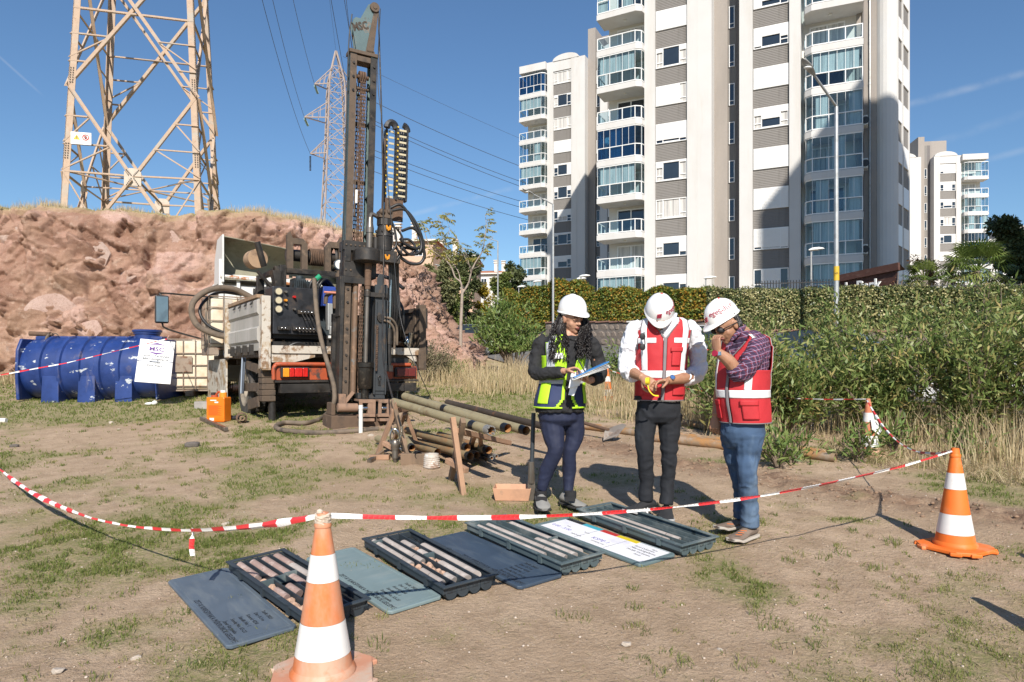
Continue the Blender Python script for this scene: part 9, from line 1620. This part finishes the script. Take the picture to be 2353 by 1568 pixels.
t = thing('tape_measure','small yellow tape measure in the hands of the man in white shirt','tape measure',B0 + w(200,640,-.34)); m = MB(); m.cyl((-.012,0,0),(.012,-.01,0),.026,n=16); m.build('case',YELT,t,smooth=50); m = MB(); m.tube(spline([(0,-.01,-.03),(.01,-.02,-.07),(.04,-.02,-.10),(.075,-.01,-.105)],4),.006,6,flat=.3); m.build('tape_tongue',YELT,t)
# ---------------------------------------------------------------- second man: in profile, chequered shirt, blue jeans
Y0 = 4.76; B0 = G(1700,1235); M2 = thing('person','man in chequered shirt, red vest and blue jeans rubbing his nose','person',B0,0,'people in helmets beside the core boxes')
def w(x,y,dy=0.0): return P((1730 + x / 2.374) * .9191,(720 + y / 2.374) * .9191,Y0 + dy) - B0
tm2 = Torso([(w(318,840),.135,.142),(w(318,780),.138,.148),(w(308,690),.142,.158),(w(303,600),.145,.160),(w(305,510),.150,.148),(w(314,430),.160,.132),(w(320,360,.0),.166,.112),(w(318,300),.155,.094),(w(296,258),.085,.080),(w(280,240),.062,.064)],R(-52))
hc = w(205,225,-.02); hf,hu = V(-.74,-.36,-.50),V(-.50,-.18,.82); m = MB(); r_h,f_h,u_h = head_shape(m,hc,hf,hu,1.0); m.tube([w(300,285,.03),w(268,255,.02),w(235,232,.01)],[.070,.062,.060],14); tm2.solid(m,-.02,t0=3,t1=8.6); e1,w1_ = w(285,505,-.17),w(152,382,-.20)
tubes(m,[w(380,330,-.12),w(345,430,-.19),e1,w(215,430,-.19),w1_],[.052,.050,.046,.043,.030]); tubes(m,[w(265,340,.16),w(200,480,.20),w(165,620,.17),w(142,760,.12)],[.052,.048,.042,.029]); hand(m,w1_,V(-.12,.10,1),V(.75,.45,.1),1,.95,1.0); hand(m,w(142,765,.12),V(-.1,-.05,-1),V(.3,.8,0),1,.75,1.0); remesh(m,.0042,4,'body',SKINT,M2); face_parts(hc,r_h,f_h,u_h,M2,LIPS,1.0,False)
m = MB(); [m.ball(hc + f_h * .086 + r_h * k * .034 + u_h * .008,(.026,.012,.019),10,7) for k in (-1,1)]; m.tube([hc + f_h * .082 - r_h * .055 + u_h * .014,hc + f_h * .03 - r_h * .086 + u_h * .012,hc - f_h * .02 - r_h * .088 + u_h * .004],.004,6); m.tube([hc + f_h * .082 + r_h * .055 + u_h * .014,hc + f_h * .03 + r_h * .086 + u_h * .012,hc - f_h * .02 + r_h * .088 + u_h * .004],.004,6); m.tube([hc + f_h * .094 - r_h * .02 + u_h * .012,hc + f_h * .098 + u_h * .014,hc + f_h * .094 + r_h * .02 + u_h * .012],.004,6); m.build('sunglasses',INK,M2,smooth=180)
m = MB(); rr = random.Random(5)
for i in range(190): a = rr.uniform(-1.35,1.35); z = rr.uniform(-.035,.05); p = hc + (-f_h * math.cos(a) * .098 + r_h * math.sin(a) * .080) + u_h * z - f_h * .008; m.tube([p + u_h * .02,p - u_h * .012,p - u_h * .035 + f_h * .006],[.008,.008,.003],4)
m.build('hair',HAIR,M2,smooth=180)
m = MB(); tm2.solid(m,.003,t0=.7,t1=7.9); tubes(m,[w(350,300,-.03),w(378,330,-.10),w(350,430,-.18),e1,w(248,468,-.19)],[.060,.070,.072,.068,.056]); tubes(m,[w(285,310,.1),w(265,340,.16),w(205,470,.20),w(185,540,.19)],[.075,.080,.07,.06]); remesh(m,.007,3,'chequered_shirt',PLAID,M2,.026,(15,15,13),8); m = MB(); m.tube([w(312,228,.03),w(292,250,-.07),w(232,312,-.11)],[.016,.024,.010],7); m.tube([w(240,320,-.1),w(215,350,-.09),w(205,380,-.09)],[.012,.018,.010],6); m.build('collar',PLAID,M2,smooth=180)
arm_m2 = lambda t,a: t > 4.3 and abs(math.cos(a)) > (.80 if t < 6.2 else .74)
redvest(tm2,M2,arm_m2,.75,[(-1,1.1,2.3,.50,1.15),(1,1.1,2.3,.40,1.0)])
m = MB(); Torso([(w(304,780),.135,.140),(w(302,850),.142,.145),(w(300,910),.135,.13),(w(298,950),.11,.10)],R(-52)).solid(m); tubes(m,[w(250,870,.07),w(262,1000,.06),w(285,1110,.06),w(300,1240,.12),w(290,1370,.14)],[.095,.076,.064,.057,.055]); tubes(m,[w(340,870,-.07),w(335,1000,-.08),w(325,1110,-.10),w(338,1260,-.05),w(342,1412,-.03)],[.097,.079,.066,.060,.062]); remesh(m,.008,2,'blue_jeans',DENIM,M2,.026,(6,6,9),11)
m,ms = MB(),MB(); shoe(m,ms,w(275,1380,.14),w(140,1440,.02),1.12); shoe(m,ms,w(335,1425,-.03),w(240,1512,-.17),1.15); m.build('walking_shoes',SHOEBR,M2,smooth=50); ms.build('soles',SOLEL,M2,bevel=.004); m = MB(); [m.bar(w(x - 12,y,dy),w(x + 26,y + 3,dy - .015),.004,.004) for x,y,dy in ((300,1440,-.155),(285,1452,-.165),(272,1464,-.175),(220,1400,.0))]; m.build('laces',ORLACE,M2)
c = w1_ + V(.004,.0,-.012); m = MB(); m.cyl(c + V(0,0,-.012),c + V(-.002,.002,.012),.033,n=16); m.build('watch_band',CHROME,M2,smooth=50); m = MB(); n_ = V(-.75,-.62,.1).normalized(); m.cyl(c + n_ * .032,c + n_ * .043,.021,n=16); m.build('watch_case',REDLOGO,M2,smooth=50)
helmet(w(178,172,.0),V(-.46,-.16,.87),V(-.82,-.34,-.44),M2,.86,'ege\u015fehir','R'); bpy.data.scenes.remove(TMP)
